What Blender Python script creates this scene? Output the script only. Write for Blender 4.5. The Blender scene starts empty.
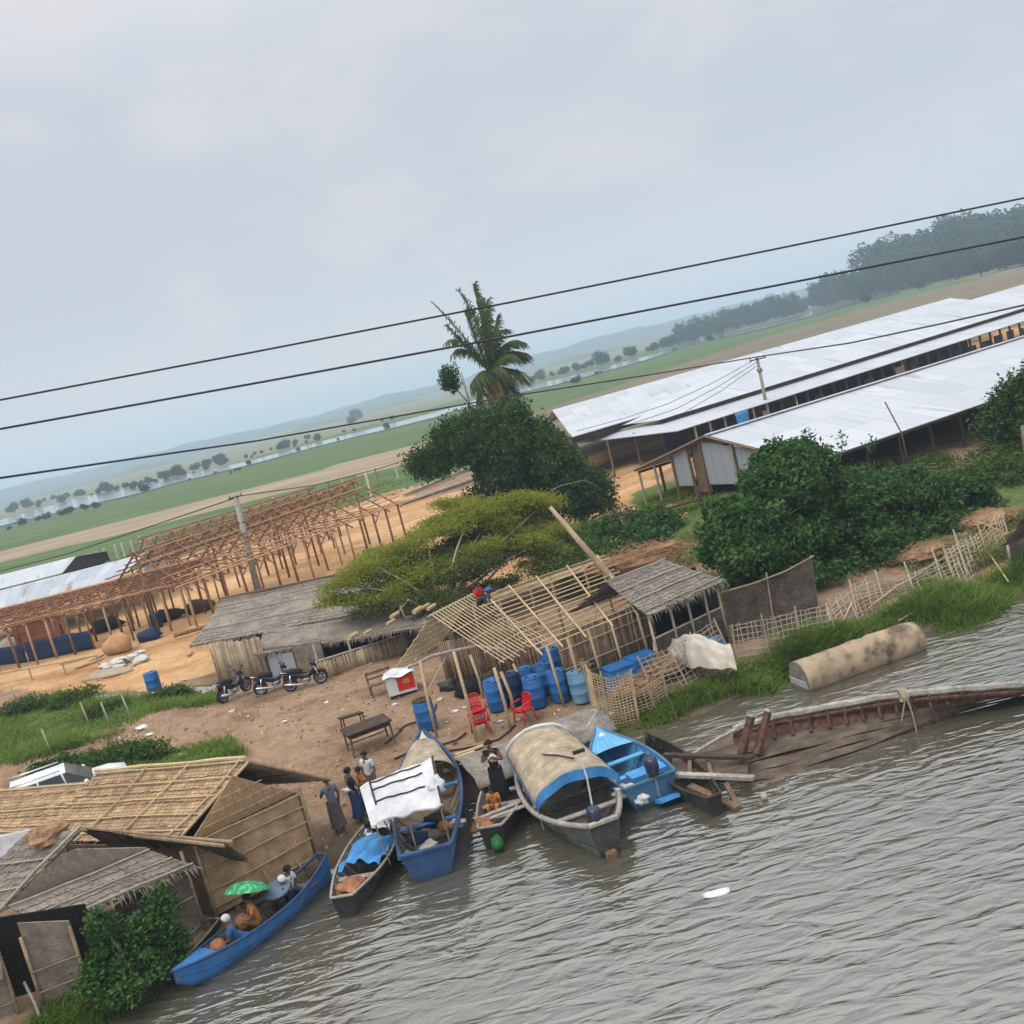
import bpy, math, random
import numpy as np
from mathutils import Vector, Matrix
random.seed(7)
V = Vector
PI = math.pi
scene = bpy.context.scene
COL = scene.collection
# ------------------------------------------------------------------ camera model (metres; water level is z = 0)
FOC = 1050.0
ROLL = math.radians(14.2)
HC = 11.5
PITCH = math.atan(138.6 / FOC)
cr, sr, cp, sp = math.cos(ROLL), math.sin(ROLL), math.cos(PITCH), math.sin(PITCH)

def ray(x, y):
    u = x - 512.0; v = 512.0 - y
    a = u * cr + v * sr; b = -u * sr + v * cr
    return (a, b * sp + FOC * cp, b * cp - FOC * sp)

def at(x, y, z=0.0):
    d = ray(x, y); t = (z - HC) / d[2]
    return V((d[0] * t, d[1] * t, z))

def atd(x, y, Y):
    d = ray(x, y); t = Y / d[1]
    return V((d[0] * t, Y, HC + d[2] * t))

def topix(p):
    X, Y, Z = p[0], p[1], p[2] - HC
    f = Y * cp - Z * sp; b = (Y * sp + Z * cp) * FOC / f; a = X * FOC / f
    return (512 + a * cr - b * sr, 512 - (a * sr + b * cr))

# ------------------------------------------------------------------ terrain
SHORE = [(-60, -60), (-30, -10), (-20, 10), (-14.2, 18), (-11.4, 21.6), (-9.7, 23.2), (-7.4, 26.2), (-5.6, 27.2), (-3, 28.6), (0, 30.3),
         (1.6, 31.0), (3.9, 30.6), (7.2, 32.4), (11, 33.2), (13.2, 32.8), (16.6, 35.4), (25, 40.5), (45, 52), (90, 76), (400, 190), (1500, 400)]
SH = np.array(SHORE, float)

def shore_dist(x, y):
    """signed distance to the shoreline; positive on land"""
    x = np.atleast_1d(np.asarray(x, float)); y = np.atleast_1d(np.asarray(y, float))
    best = np.full(x.shape, 1e9); sgn = np.ones(x.shape)
    for (ax, ay), (bx, by) in zip(SH[:-1], SH[1:]):
        dx, dy = bx - ax, by - ay
        t = np.clip(((x - ax) * dx + (y - ay) * dy) / (dx * dx + dy * dy), 0, 1)
        qx, qy = x - (ax + t * dx), y - (ay + t * dy)
        d = np.hypot(qx, qy)
        m = d < best
        best = np.where(m, d, best)
        sgn = np.where(m, np.where(dx * (y - ay) - dy * (x - ax) >= 0, 1, -1), sgn)
    return best * sgn

def sstep(a, b, x):
    t = np.clip((x - a) / (b - a), 0, 1)
    return t * t * (3 - 2 * t)

def gzn(x, y):
    x = np.atleast_1d(np.asarray(x, float)); y = np.atleast_1d(np.asarray(y, float))
    d = shore_dist(x, y)
    land = 1.25 * (1 - np.exp(-np.maximum(d, 0) / 3.2))
    wob = (np.sin(x * .9 + 1.3) * np.sin(y * .8 + .4) + .6 * np.sin(x * 2.1 + y * 1.3) + .5 * np.sin(x * .37 - y * .53)) * .055
    land = land + wob * sstep(.3, 4, d) * (1 - sstep(100, 160, y))
    rise = 1.3 * sstep(4, 12, x) * sstep(5, 14, d) * (1 - sstep(56, 90, y) * .55) * (1 - sstep(110, 170, y))
    berm = .55 * np.exp(-(((x + 17.5) / 5.5) ** 2 + ((y - 40.5 - .25 * (x + 17)) / 2.0) ** 2))
    water = np.maximum(-.32 * np.maximum(-d, 0), -1.6)
    return np.where(d > 0, land + rise + berm, water)

def gz(x, y):
    return float(gzn(x, y)[0])

def G(px, py, dz=0.0):
    """the ground point seen at a pixel of the photograph"""
    z = 1.0
    for _ in range(14):
        p = at(px, py, z); z = .5 * z + .5 * gz(p.x, p.y)
    p = at(px, py, z)
    return V((p.x, p.y, gz(p.x, p.y) + dz))

def up(base, px, py):
    """height above a base point whose image lies nearest a pixel"""
    best = None
    for i in range(400):
        z = base[2] + i * .05
        q = topix((base[0], base[1], z)); e = (q[0] - px) ** 2 + (q[1] - py) ** 2
        if best is None or e < best[0]: best = (e, z)
    return best[1]

# ------------------------------------------------------------------ materials
def new_mat(name):
    m = bpy.data.materials.new(name); m.use_nodes = True
    nt = m.node_tree
    return m, nt, nt.nodes['Principled BSDF']

def lin(c):
    return (c[0], c[1], c[2], 1)

def mat(name, c1, c2=None, scale=4.0, rough=.8, bump=.0, stretch=(1, 1, 1), metal=0.0, spec=.16, detail=6.0, coord='Object', lo=.35, hi=.65, c3=None, island=0.0, bscale=None):
    m, nt, b = new_mat(name)
    N, Lk = nt.nodes, nt.links
    b.inputs['Roughness'].default_value = rough
    b.inputs['Metallic'].default_value = metal
    b.inputs['Specular IOR Level'].default_value = spec
    tc = N.new('ShaderNodeTexCoord'); mp = N.new('ShaderNodeMapping')
    mp.inputs['Scale'].default_value = stretch
    Lk.new(tc.outputs[coord], mp.inputs['Vector'])
    nz = N.new('ShaderNodeTexNoise'); nz.inputs['Scale'].default_value = scale; nz.inputs['Detail'].default_value = detail
    nz.inputs['Roughness'].default_value = .62
    Lk.new(mp.outputs['Vector'], nz.inputs['Vector'])
    out = None
    if c2 is None:
        c2 = tuple(c * .8 for c in c1)
    rp = N.new('ShaderNodeValToRGB')
    rp.color_ramp.elements[0].position = lo; rp.color_ramp.elements[0].color = lin(c1)
    rp.color_ramp.elements[1].position = hi; rp.color_ramp.elements[1].color = lin(c2)
    if c3 is not None:
        e = rp.color_ramp.elements.new((lo + hi) / 2); e.color = lin(c3)
    Lk.new(nz.outputs['Fac'], rp.inputs['Fac'])
    out = rp.outputs['Color']
    # broad weathering
    n2 = N.new('ShaderNodeTexNoise'); n2.inputs['Scale'].default_value = 1.1; n2.inputs['Detail'].default_value = 4
    Lk.new(tc.outputs['Object'], n2.inputs['Vector'])
    mr = N.new('ShaderNodeMapRange'); mr.inputs[1].default_value = .3; mr.inputs[2].default_value = .7; mr.inputs[3].default_value = .8; mr.inputs[4].default_value = 1.12
    Lk.new(n2.outputs['Fac'], mr.inputs[0])
    hs = N.new('ShaderNodeHueSaturation'); Lk.new(out, hs.inputs['Color'])
    val = mr.outputs[0]
    if island:
        g = N.new('ShaderNodeNewGeometry'); m2 = N.new('ShaderNodeMapRange'); m2.inputs[3].default_value = 1 - island; m2.inputs[4].default_value = 1 + island
        Lk.new(g.outputs['Random Per Island'], m2.inputs[0])
        mu = N.new('ShaderNodeMath'); mu.operation = 'MULTIPLY'; Lk.new(val, mu.inputs[0]); Lk.new(m2.outputs[0], mu.inputs[1]); val = mu.outputs[0]
    Lk.new(val, hs.inputs['Value'])
    Lk.new(hs.outputs['Color'], b.inputs['Base Color'])
    if bump:
        bp = N.new('ShaderNodeBump'); bp.inputs['Strength'].default_value = bump; bp.inputs['Distance'].default_value = .03
        src = nz
        if bscale:
            src = N.new('ShaderNodeTexNoise'); src.inputs['Scale'].default_value = bscale; src.inputs['Detail'].default_value = 5
            Lk.new(mp.outputs['Vector'], src.inputs['Vector'])
        Lk.new(src.outputs['Fac'], bp.inputs['Height']); Lk.new(bp.outputs['Normal'], b.inputs['Normal'])
    return m

def leaf_mat(name, c1, c2, c3=None, trans=.22):
    m, nt, b = new_mat(name); N, Lk = nt.nodes, nt.links
    b.inputs['Roughness'].default_value = .55; b.inputs['Specular IOR Level'].default_value = .14
    g = N.new('ShaderNodeNewGeometry')
    rp = N.new('ShaderNodeValToRGB')
    rp.color_ramp.elements[0].color = lin(c1); rp.color_ramp.elements[1].color = lin(c2)
    if c3:
        e = rp.color_ramp.elements.new(.88); e.color = lin(c2); rp.color_ramp.elements[2].color = lin(c3)
    tc = N.new('ShaderNodeTexCoord'); nz = N.new('ShaderNodeTexNoise'); nz.inputs['Scale'].default_value = .7; nz.inputs['Detail'].default_value = 3
    Lk.new(tc.outputs['Object'], nz.inputs['Vector'])
    ad = N.new('ShaderNodeMath'); ad.operation = 'MULTIPLY_ADD'; ad.inputs[1].default_value = .55
    Lk.new(g.outputs['Random Per Island'], ad.inputs[0])
    m2 = N.new('ShaderNodeMapRange'); m2.inputs[1].default_value = .3; m2.inputs[2].default_value = .7; m2.inputs[3].default_value = 0; m2.inputs[4].default_value = .45
    Lk.new(nz.outputs['Fac'], m2.inputs[0]); Lk.new(m2.outputs[0], ad.inputs[2]); Lk.new(ad.outputs[0], rp.inputs['Fac'])
    Lk.new(rp.outputs['Color'], b.inputs['Base Color'])
    tr = N.new('ShaderNodeBsdfTranslucent'); Lk.new(rp.outputs['Color'], tr.inputs['Color'])
    mx = N.new('ShaderNodeMixShader'); mx.inputs[0].default_value = trans
    Lk.new(b.outputs[0], mx.inputs[1]); Lk.new(tr.outputs[0], mx.inputs[2])
    Lk.new(mx.outputs[0], N['Material Output'].inputs['Surface'])
    return m

def woven_mat(name, c1, c2, dark, w=.22, h=.07, rough=.85):
    """plaited strips, laid out in metres by the UVs"""
    m, nt, b = new_mat(name); N, Lk = nt.nodes, nt.links
    b.inputs['Roughness'].default_value = rough; b.inputs['Specular IOR Level'].default_value = .1
    tc = N.new('ShaderNodeTexCoord')
    nzd = N.new('ShaderNodeTexNoise'); nzd.inputs['Scale'].default_value = 1.7; Lk.new(tc.outputs['UV'], nzd.inputs['Vector'])
    mxv = N.new('ShaderNodeMix'); mxv.data_type = 'VECTOR'; mxv.inputs[0].default_value = .05
    Lk.new(tc.outputs['UV'], mxv.inputs[4]); Lk.new(nzd.outputs['Color'], mxv.inputs[5])
    br = N.new('ShaderNodeTexBrick'); br.offset = .5
    br.inputs['Scale'].default_value = 1; br.inputs['Brick Width'].default_value = w; br.inputs['Row Height'].default_value = h
    br.inputs['Mortar Size'].default_value = h * .12; br.inputs['Mortar Smooth'].default_value = .6; br.inputs['Bias'].default_value = 0
    br.inputs['Color1'].default_value = lin(c1); br.inputs['Color2'].default_value = lin(c2); br.inputs['Mortar'].default_value = lin(dark)
    Lk.new(mxv.outputs[1], br.inputs['Vector'])
    nz = N.new('ShaderNodeTexNoise'); nz.inputs['Scale'].default_value = 2.3; nz.inputs['Detail'].default_value = 7; Lk.new(tc.outputs['UV'], nz.inputs['Vector'])
    mr = N.new('ShaderNodeMapRange'); mr.inputs[1].default_value = .3; mr.inputs[2].default_value = .7; mr.inputs[3].default_value = .62; mr.inputs[4].default_value = 1.25
    Lk.new(nz.outputs['Fac'], mr.inputs[0])
    hs = N.new('ShaderNodeHueSaturation'); Lk.new(br.outputs['Color'], hs.inputs['Color']); Lk.new(mr.outputs[0], hs.inputs['Value'])
    Lk.new(hs.outputs['Color'], b.inputs['Base Color'])
    bp = N.new('ShaderNodeBump'); bp.inputs['Strength'].default_value = .6; bp.inputs['Distance'].default_value = .02
    Lk.new(br.outputs['Fac'], bp.inputs['Height']); bp.invert = True; Lk.new(bp.outputs['Normal'], b.inputs['Normal'])
    return m

def thatch_mat(name, c1, c2, c3, along=26.0):
    m, nt, b = new_mat(name); N, Lk = nt.nodes, nt.links
    b.inputs['Roughness'].default_value = .9; b.inputs['Specular IOR Level'].default_value = .15
    tc = N.new('ShaderNodeTexCoord'); mp = N.new('ShaderNodeMapping'); mp.inputs['Scale'].default_value = (along, 3.5, 1)
    Lk.new(tc.outputs['UV'], mp.inputs['Vector'])
    nz = N.new('ShaderNodeTexNoise'); nz.inputs['Scale'].default_value = 1; nz.inputs['Detail'].default_value = 4; nz.inputs['Roughness'].default_value = .7
    Lk.new(mp.outputs['Vector'], nz.inputs['Vector'])
    rp = N.new('ShaderNodeValToRGB'); e = rp.color_ramp.elements
    e[0].position = .3; e[0].color = lin(c1); e[1].position = .72; e[1].color = lin(c3); k = e.new(.5); k.color = lin(c2)
    Lk.new(nz.outputs['Fac'], rp.inputs['Fac'])
    n2 = N.new('ShaderNodeTexNoise'); n2.inputs['Scale'].default_value = 1.2; n2.inputs['Detail'].default_value = 6; Lk.new(tc.outputs['UV'], n2.inputs['Vector'])
    mr = N.new('ShaderNodeMapRange'); mr.inputs[1].default_value = .3; mr.inputs[2].default_value = .7; mr.inputs[3].default_value = .65; mr.inputs[4].default_value = 1.2
    Lk.new(n2.outputs['Fac'], mr.inputs[0])
    hs = N.new('ShaderNodeHueSaturation'); Lk.new(rp.outputs['Color'], hs.inputs['Color']); Lk.new(mr.outputs[0], hs.inputs['Value'])
    Lk.new(hs.outputs['Color'], b.inputs['Base Color'])
    bp = N.new('ShaderNodeBump'); bp.inputs['Strength'].default_value = .8; bp.inputs['Distance'].default_value = .03
    Lk.new(nz.outputs['Fac'], bp.inputs['Height']); Lk.new(bp.outputs['Normal'], b.inputs['Normal'])
    return m

def sheet_mat(name, c1, c2, rust, rust_amt=.0, period=.8, rough=.45, metal=.25, corr=9.0):
    """corrugated metal sheets: UV u runs along the eave in metres"""
    m, nt, b = new_mat(name); N, Lk = nt.nodes, nt.links
    b.inputs['Roughness'].default_value = rough; b.inputs['Metallic'].default_value = metal
    tc = N.new('ShaderNodeTexCoord')
    br = N.new('ShaderNodeTexBrick'); br.offset = 0
    br.inputs['Scale'].default_value = 1; br.inputs['Brick Width'].default_value = period; br.inputs['Row Height'].default_value = 2.4
    br.inputs['Mortar Size'].default_value = .022; br.inputs['Color1'].default_value = lin(c1); br.inputs['Color2'].default_value = lin(c2)
    br.inputs['Mortar'].default_value = lin(tuple(c * .74 for c in c2))
    Lk.new(tc.outputs['UV'], br.inputs['Vector'])
    nz = N.new('ShaderNodeTexNoise'); nz.inputs['Scale'].default_value = .55; nz.inputs['Detail'].default_value = 7
    mp = N.new('ShaderNodeMapping'); mp.inputs['Scale'].default_value = (1.6, .35, 1); Lk.new(tc.outputs['UV'], mp.inputs['Vector']); Lk.new(mp.outputs['Vector'], nz.inputs['Vector'])
    rp = N.new('ShaderNodeValToRGB'); rp.color_ramp.elements[0].position = .62 - rust_amt; rp.color_ramp.elements[1].position = .72 - rust_amt
    rp.color_ramp.elements[0].color = (0, 0, 0, 1); rp.color_ramp.elements[1].color = (1, 1, 1, 1)
    Lk.new(nz.outputs['Fac'], rp.inputs['Fac'])
    mx = N.new('ShaderNodeMix'); mx.data_type = 'RGBA'; Lk.new(rp.outputs['Color'], mx.inputs[0]); Lk.new(br.outputs['Color'], mx.inputs[6]); mx.inputs[7].default_value = lin(rust)
    Lk.new(mx.outputs[2], b.inputs['Base Color'])
    wv = N.new('ShaderNodeTexWave'); wv.bands_direction = 'X'; wv.inputs['Scale'].default_value = corr / 6.28 * 2; Lk.new(tc.outputs['UV'], wv.inputs['Vector'])
    bp = N.new('ShaderNodeBump'); bp.inputs['Strength'].default_value = .35; bp.inputs['Distance'].default_value = .02
    Lk.new(wv.outputs['Fac'], bp.inputs['Height']); Lk.new(bp.outputs['Normal'], b.inputs['Normal'])
    return m

def boat_mat(name, c1, c2, under, chip=.5, seams=14, rough=.5):
    """painted hull: plank seams along the boat, paint worn through to wood, scum towards the waterline"""
    m, nt, b = new_mat(name); N, Lk = nt.nodes, nt.links
    b.inputs['Specular IOR Level'].default_value = .3
    tc = N.new('ShaderNodeTexCoord')
    def nz(sc, co, det=7, rg=.65, st=None):
        n = N.new('ShaderNodeTexNoise'); n.inputs['Scale'].default_value = sc; n.inputs['Detail'].default_value = det; n.inputs['Roughness'].default_value = rg
        mp = N.new('ShaderNodeMapping'); mp.inputs['Scale'].default_value = st or (1, 1, 1); Lk.new(tc.outputs[co], mp.inputs[0]); Lk.new(mp.outputs[0], n.inputs['Vector']); return n.outputs['Fac']
    def mrange(f, a, b_, c=0, d=1):
        r = N.new('ShaderNodeMapRange'); r.inputs[1].default_value = a; r.inputs[2].default_value = b_; r.inputs[3].default_value = c; r.inputs[4].default_value = d; Lk.new(f, r.inputs[0]); return r.outputs[0]
    def mix(f, a, b_):
        x = N.new('ShaderNodeMix'); x.data_type = 'RGBA'; Lk.new(f, x.inputs[0])
        for k, v in ((6, a), (7, b_)):
            if isinstance(v, tuple): x.inputs[k].default_value = lin(v)
            else: Lk.new(v, x.inputs[k])
        return x.outputs[2]
    base = mix(mrange(nz(2.2, 'Object'), .35, .65), c1, c2)
    worn = mrange(nz(5.5, 'Object', 9, .75, (.5, 1.4, 1.4)), .66 - .13 * chip, .70 - .13 * chip)
    col = mix(worn, base, under)
    grime = mrange(nz(1.4, 'Object', 8, .7), .42, .75, 0, .55)
    col = mix(grime, col, tuple(c * .35 + .02 for c in c1))
    sx = N.new('ShaderNodeSeparateXYZ'); Lk.new(tc.outputs['Object'], sx.inputs[0])
    col = mix(mrange(sx.outputs['Z'], .16, .0, 0, .75), col, (.045, .042, .03))
    wv = N.new('ShaderNodeTexWave'); wv.bands_direction = 'X'; wv.wave_profile = 'SAW'; wv.inputs['Scale'].default_value = seams / 6.283 * PI / 2 * .64; wv.inputs['Distortion'].default_value = .15; Lk.new(tc.outputs['UV'], wv.inputs['Vector'])
    seam = mrange(wv.outputs['Fac'], .0, .09, 1, 0)
    sm = N.new('ShaderNodeMath'); sm.operation = 'MULTIPLY'; sm.inputs[1].default_value = .6; Lk.new(seam, sm.inputs[0])
    col = mix(sm.outputs[0], col, (.02, .018, .016))
    Lk.new(col, b.inputs['Base Color']); Lk.new(mrange(worn, 0, 1, rough, .85), b.inputs['Roughness'])
    bp = N.new('ShaderNodeBump'); bp.inputs['Strength'].default_value = .5; bp.inputs['Distance'].default_value = .02; bp.invert = True; Lk.new(seam, bp.inputs['Height']); Lk.new(bp.outputs[0], b.inputs['Normal'])
    return m

MAT = {}
def setup_materials():
    W = MAT
    W['bamboo'] = mat('dry bamboo', (.42, .31, .17), (.58, .45, .27), 6, .6, .1, (1, 1, 3), island=.18)
    W['bamboo_dark'] = mat('weathered bamboo', (.20, .14, .085), (.33, .24, .15), 6, .75, .1, island=.2)
    W['bamboo_grey'] = mat('grey bamboo', (.30, .26, .2), (.43, .37, .28), 6, .8, .1, island=.2)
    W['bark'] = mat('bark', (.12, .09, .065), (.24, .19, .14), 9, .9, .5)
    W['bark_grey'] = mat('grey bark', (.25, .22, .19), (.42, .38, .33), 9, .9, .4)
    W['wood_red'] = mat('raw red timber', (.17, .075, .04), (.31, .155, .085), 5, .75, .1, island=.2)
    W['wood_red_light'] = mat('raw pale timber', (.38, .215, .12), (.52, .33, .20), 5, .75, .1, island=.2)
    W['wood_dark'] = mat('dark old wood', (.035, .026, .02), (.09, .065, .048), 7, .75, .3)
    W['wood_brown'] = mat('brown wood', (.13, .08, .05), (.24, .155, .10), 7, .7, .2, (1, 1, 1))
    W['wood_grey'] = mat('silver weathered wood', (.24, .215, .185), (.42, .385, .34), 8, .85, .35, island=.1)
    W['wreck_red'] = mat('old red paint on wood', (.055, .03, .022), (.17, .085, .055), 6, .75, .3, c3=(.10, .05, .035))
    W['wreck_deck'] = mat('wet brown planks', (.06, .043, .031), (.17, .128, .092), 5, .6, .6, (.4, 1, 1), c3=(.105, .078, .055), lo=.3, hi=.7)
    W['lashing'] = mat('straw rope', (.5, .42, .3), (.35, .28, .18), 12, .9)
    W['rope'] = mat('black rope', (.02, .02, .022), (.05, .05, .05), 9, .9)
    W['thatch_grey'] = thatch_mat('grey palm thatch', (.15, .127, .104), (.265, .228, .19), (.37, .33, .28))
    W['thatch_brown'] = thatch_mat('brown palm thatch', (.26, .175, .105), (.42, .30, .19), (.56, .42, .28), 20)
    W['thatch_weave'] = woven_mat('tan plaited palm roof', (.38, .25, .145), (.49, .345, .21), (.19, .12, .068), .17, .12)
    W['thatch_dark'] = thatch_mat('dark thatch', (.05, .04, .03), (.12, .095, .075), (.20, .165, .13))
    W['mat_wall'] = woven_mat('woven bamboo wall', (.46, .285, .155), (.55, .36, .205), (.29, .175, .095), .1, .05)
    W['mat_wall_grey'] = woven_mat('grey woven bamboo wall', (.23, .19, .15), (.31, .26, .205), (.14, .112, .085), .085, .04)
    W['mat_wall_pale'] = woven_mat('pale split bamboo wall', (.45, .35, .235), (.56, .45, .31), (.2, .145, .095), .09, 2.2)
    W['mat_brown'] = woven_mat('brown slat wall', (.21, .14, .092), (.28, .19, .13), (.12, .08, .052), .06, 1.5)
    W['mat_black'] = woven_mat('dark woven screen', (.075, .06, .048), (.135, .108, .086), (.045, .036, .03), .09, .05)
    W['mat_boat'] = woven_mat('tan boat mat', (.40, .325, .235), (.50, .42, .315), (.25, .19, .13), .14, .055)
    W['mat_boat_grey'] = woven_mat('grey boat mat', (.23, .205, .18), (.32, .29, .255), (.12, .1, .085), .14, .055)
    W['zinc'] = sheet_mat('bright zinc roofing', (.56, .585, .625), (.46, .485, .53), (.36, .385, .42), .03, 1.7)
    W['zinc_grey'] = sheet_mat('grey zinc sheet', (.38, .41, .45), (.31, .34, .38), (.3, .27, .24), -.02, .8)
    W['zinc_rust'] = sheet_mat('worn zinc roofing', (.50, .54, .58), (.36, .40, .45), (.30, .17, .09), .04, .8)
    W['blue_plastic'] = mat('blue drum plastic', (.018, .11, .33), (.03, .17, .44), 1.3, .42, .0, spec=.4)
    W['blue_pale'] = mat('faded blue plastic', (.12, .27, .42), (.22, .38, .52), 3, .5)
    W['blue_dark'] = mat('dark blue tarpaulin', (.012, .028, .075), (.02, .045, .12), 3, .6, .3)
    W['blue_tarp'] = mat('blue tarpaulin', (.05, .22, .52), (.09, .33, .66), 3, .45, .4)
    W['blue_boat'] = boat_mat('blue boat paint', (.02, .13, .37), (.04, .20, .48), (.20, .19, .17), .7)
    W['sky_boat'] = boat_mat('light blue boat paint', (.09, .34, .60), (.16, .44, .70), (.22, .3, .36), .45)
    W['deep_boat'] = boat_mat('deep blue boat lining', (.04, .19, .42), (.07, .27, .52), (.12, .17, .22), .5)
    W['black_boat'] = boat_mat('tarred hull', (.014, .013, .013), (.035, .031, .03), (.11, .09, .075), .7)
    W['grey_boat'] = boat_mat('weathered hull wood', (.10, .09, .078), (.19, .17, .145), (.27, .24, .2), .7)
    W['green_boat'] = boat_mat('green grey hull', (.05, .062, .055), (.10, .115, .105), (.22, .2, .17), .8)
    W['boat_in'] = boat_mat('boat inside wood', (.13, .095, .07), (.24, .18, .13), (.06, .045, .035), .8)
    W['white_cloth'] = mat('white tarpaulin', (.50, .51, .53), (.64, .65, .665), 2.2, .6, .5, bscale=9)
    W['cream_cloth'] = mat('cream tarpaulin', (.44, .40, .33), (.56, .52, .44), 2.5, .75, .4)
    W['red_plastic'] = mat('red plastic', (.55, .014, .02), (.64, .03, .03), 3, .4, spec=.35)
    W['steel'] = mat('steel', (.30, .31, .32), (.45, .46, .47), 6, .35, metal=.7)
    W['chrome'] = mat('chrome', (.6, .6, .62), (.7, .7, .72), 6, .2, metal=.9)
    W['rubber'] = mat('rubber', (.018, .018, .018), (.035, .034, .033), 9, .8)
    W['bike_black'] = mat('black paint', (.012, .013, .016), (.02, .02, .024), 4, .25, spec=.5)
    W['bike_blue'] = mat('blue black paint', (.015, .025, .05), (.02, .03, .06), 4, .25, spec=.5)
    W['seat'] = mat('black seat', (.02, .02, .02), (.03, .03, .03), 9, .6)
    W['concrete'] = mat('grey concrete', (.30, .285, .26), (.43, .41, .38), 4, .9, .3)
    W['pale_post'] = mat('pale concrete post', (.52, .5, .46), (.66, .63, .58), 5, .9, .1)
    W['pipe'] = mat('stained concrete pipe', (.44, .335, .22), (.11, .085, .065), 1.5, .85, .35, (1, 1, 1), c3=(.34, .255, .175), lo=.38, hi=.64)
    W['pipe_end'] = mat('dark pipe end', (.11, .095, .08), (.22, .195, .165), 3, .9, .3)
    W['dry_soil'] = mat('grey brown gravel', (.30, .23, .16), (.44, .36, .27), 14, .95, .5)
    W['cane_pale'] = mat('pale cane', (.33, .25, .165), (.47, .37, .25), 3, .75, .1, island=.3)
    W['cane_brown'] = mat('brown cane', (.15, .10, .067), (.25, .17, .115), 3, .8, .1, island=.3)
    W['batten_tan'] = mat('tan batten', (.30, .195, .11), (.46, .32, .19), 6, .75, .1, island=.15)
    W['brick'] = mat('red brick', (.36, .14, .075), (.46, .21, .12), 9, .9, .3)
    W['earth'] = mat('orange earth', (.42, .235, .11), (.52, .31, .16), 3, .95, .4)
    W['sack'] = mat('white sack', (.50, .48, .43), (.64, .62, .58), 5, .8, .4)
    W['sack_brown'] = mat('brown sack', (.27, .115, .055), (.38, .18, .09), 7, .9, .5)
    W['orange_goods'] = mat('orange goods', (.42, .13, .045), (.55, .23, .09), 9, .8, .4)
    W['dry_brush'] = mat('dry brush', (.27, .15, .08), (.40, .25, .15), 9, .95, .4, island=.25)
    W['skin'] = mat('skin', (.17, .085, .05), (.21, .11, .065), 6, .55)
    W['hair'] = mat('hair', (.008, .007, .007), (.015, .013, .012), 20, .5)
    W['navy'] = mat('navy cloth', (.012, .02, .045), (.02, .03, .06), 8, .85, .2)
    W['sarong_blue'] = mat('blue check cloth', (.012, .035, .10), (.03, .06, .14), 14, .85, .2)
    W['sarong_grey'] = mat('grey brown cloth', (.10, .085, .07), (.15, .13, .11), 14, .85, .2)
    W['shirt_white'] = mat('white shirt', (.58, .60, .62), (.68, .70, .72), 6, .85, .2)
    W['shirt_blue'] = mat('blue shirt', (.035, .10, .26), (.05, .14, .32), 8, .85, .2)
    W['shirt_grey'] = mat('slate shirt', (.12, .16, .2), (.17, .21, .26), 8, .85, .2)
    W['shirt_orange'] = mat('orange patterned cloth', (.60, .26, .04), (.42, .06, .03), 16, .85, .2, lo=.45, hi=.55)
    W['orange_cloth'] = mat('orange cloth', (.50, .19, .045), (.58, .26, .08), 8, .85, .2)
    W['shirt_red'] = mat('red shirt', (.52, .02, .025), (.60, .035, .035), 8, .8, .2)
    W['jeans'] = mat('dark trousers', (.03, .035, .045), (.05, .055, .07), 8, .85, .2)
    W['black_cloth'] = mat('black cloth', (.012, .011, .012), (.025, .022, .022), 8, .85, .2)
    W['umbrella'] = mat('green umbrella cloth', (.03, .28, .11), (.16, .48, .26), 9, .6, lo=.48, hi=.56)
    W['basket'] = woven_mat('grey blue basket', (.14, .20, .27), (.30, .38, .46), (.03, .04, .05), .06, .05)
    W['foil'] = mat('silver foil', (.6, .61, .62), (.75, .75, .76), 14, .35, .6, metal=.4)
    W['white_paint'] = mat('white paint', (.66, .68, .70), (.74, .76, .78), 4, .3)
    W['glass_dark'] = mat('dark car glass', (.02, .028, .026), (.035, .045, .04), 2, .08, spec=.8)
    W['wire'] = mat('black cable', (.035, .036, .04), (.05, .05, .055), 3, .6)
    W['inside_shade'] = mat('inside shade', (.012, .01, .008), (.025, .02, .016), 4, .9)  # near-black colour standing for the shade inside huts and sheds
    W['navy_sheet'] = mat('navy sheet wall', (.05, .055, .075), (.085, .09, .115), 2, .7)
    W['coco_bark'] = mat('palm bark', (.20, .165, .13), (.30, .25, .2), 9, .9, .3)
    W['animal'] = mat('buffalo hide', (.03, .027, .025), (.05, .045, .04), 8, .8)
    W['foam'] = mat('white foam', (.58, .59, .6), (.7, .7, .7), 5, .7, .3)
    W['purple'] = mat('magenta cloth', (.35, .02, .12), (.45, .04, .18), 5, .8)
    # foliage
    W['leaf_dark'] = leaf_mat('dark green leaves', (.018, .05, .010), (.06, .125, .024), (.15, .22, .05))
    W['leaf_bush'] = leaf_mat('bush leaves', (.02, .062, .014), (.07, .155, .032), (.15, .26, .065))
    W['leaf_lime'] = leaf_mat('lime leaves', (.17, .20, .024), (.34, .36, .055), (.47, .46, .10), .5)
    W['leaf_olive_shade'] = leaf_mat('shaded olive leaves', (.06, .075, .018), (.13, .15, .035), (.24, .25, .07), .35)  # darker leaf colour for the shading low in the feathery crown
    W['leaf_mid'] = leaf_mat('mid green leaves', (.045, .09, .018), (.12, .19, .04), (.22, .27, .07), .4)
    W['leaf_far'] = leaf_mat('haze blue far leaves', (.018, .05, .038), (.045, .10, .06), None, .25)  # blue of the distance haze is mixed into the leaf colour
    W['leaf_palm'] = leaf_mat('palm leaflets', (.045, .07, .022), (.11, .145, .05), (.20, .22, .09), .3)
    W['leaf_dead'] = leaf_mat('dead palm leaflets', (.22, .14, .07), (.34, .24, .14), None, .2)
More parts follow.
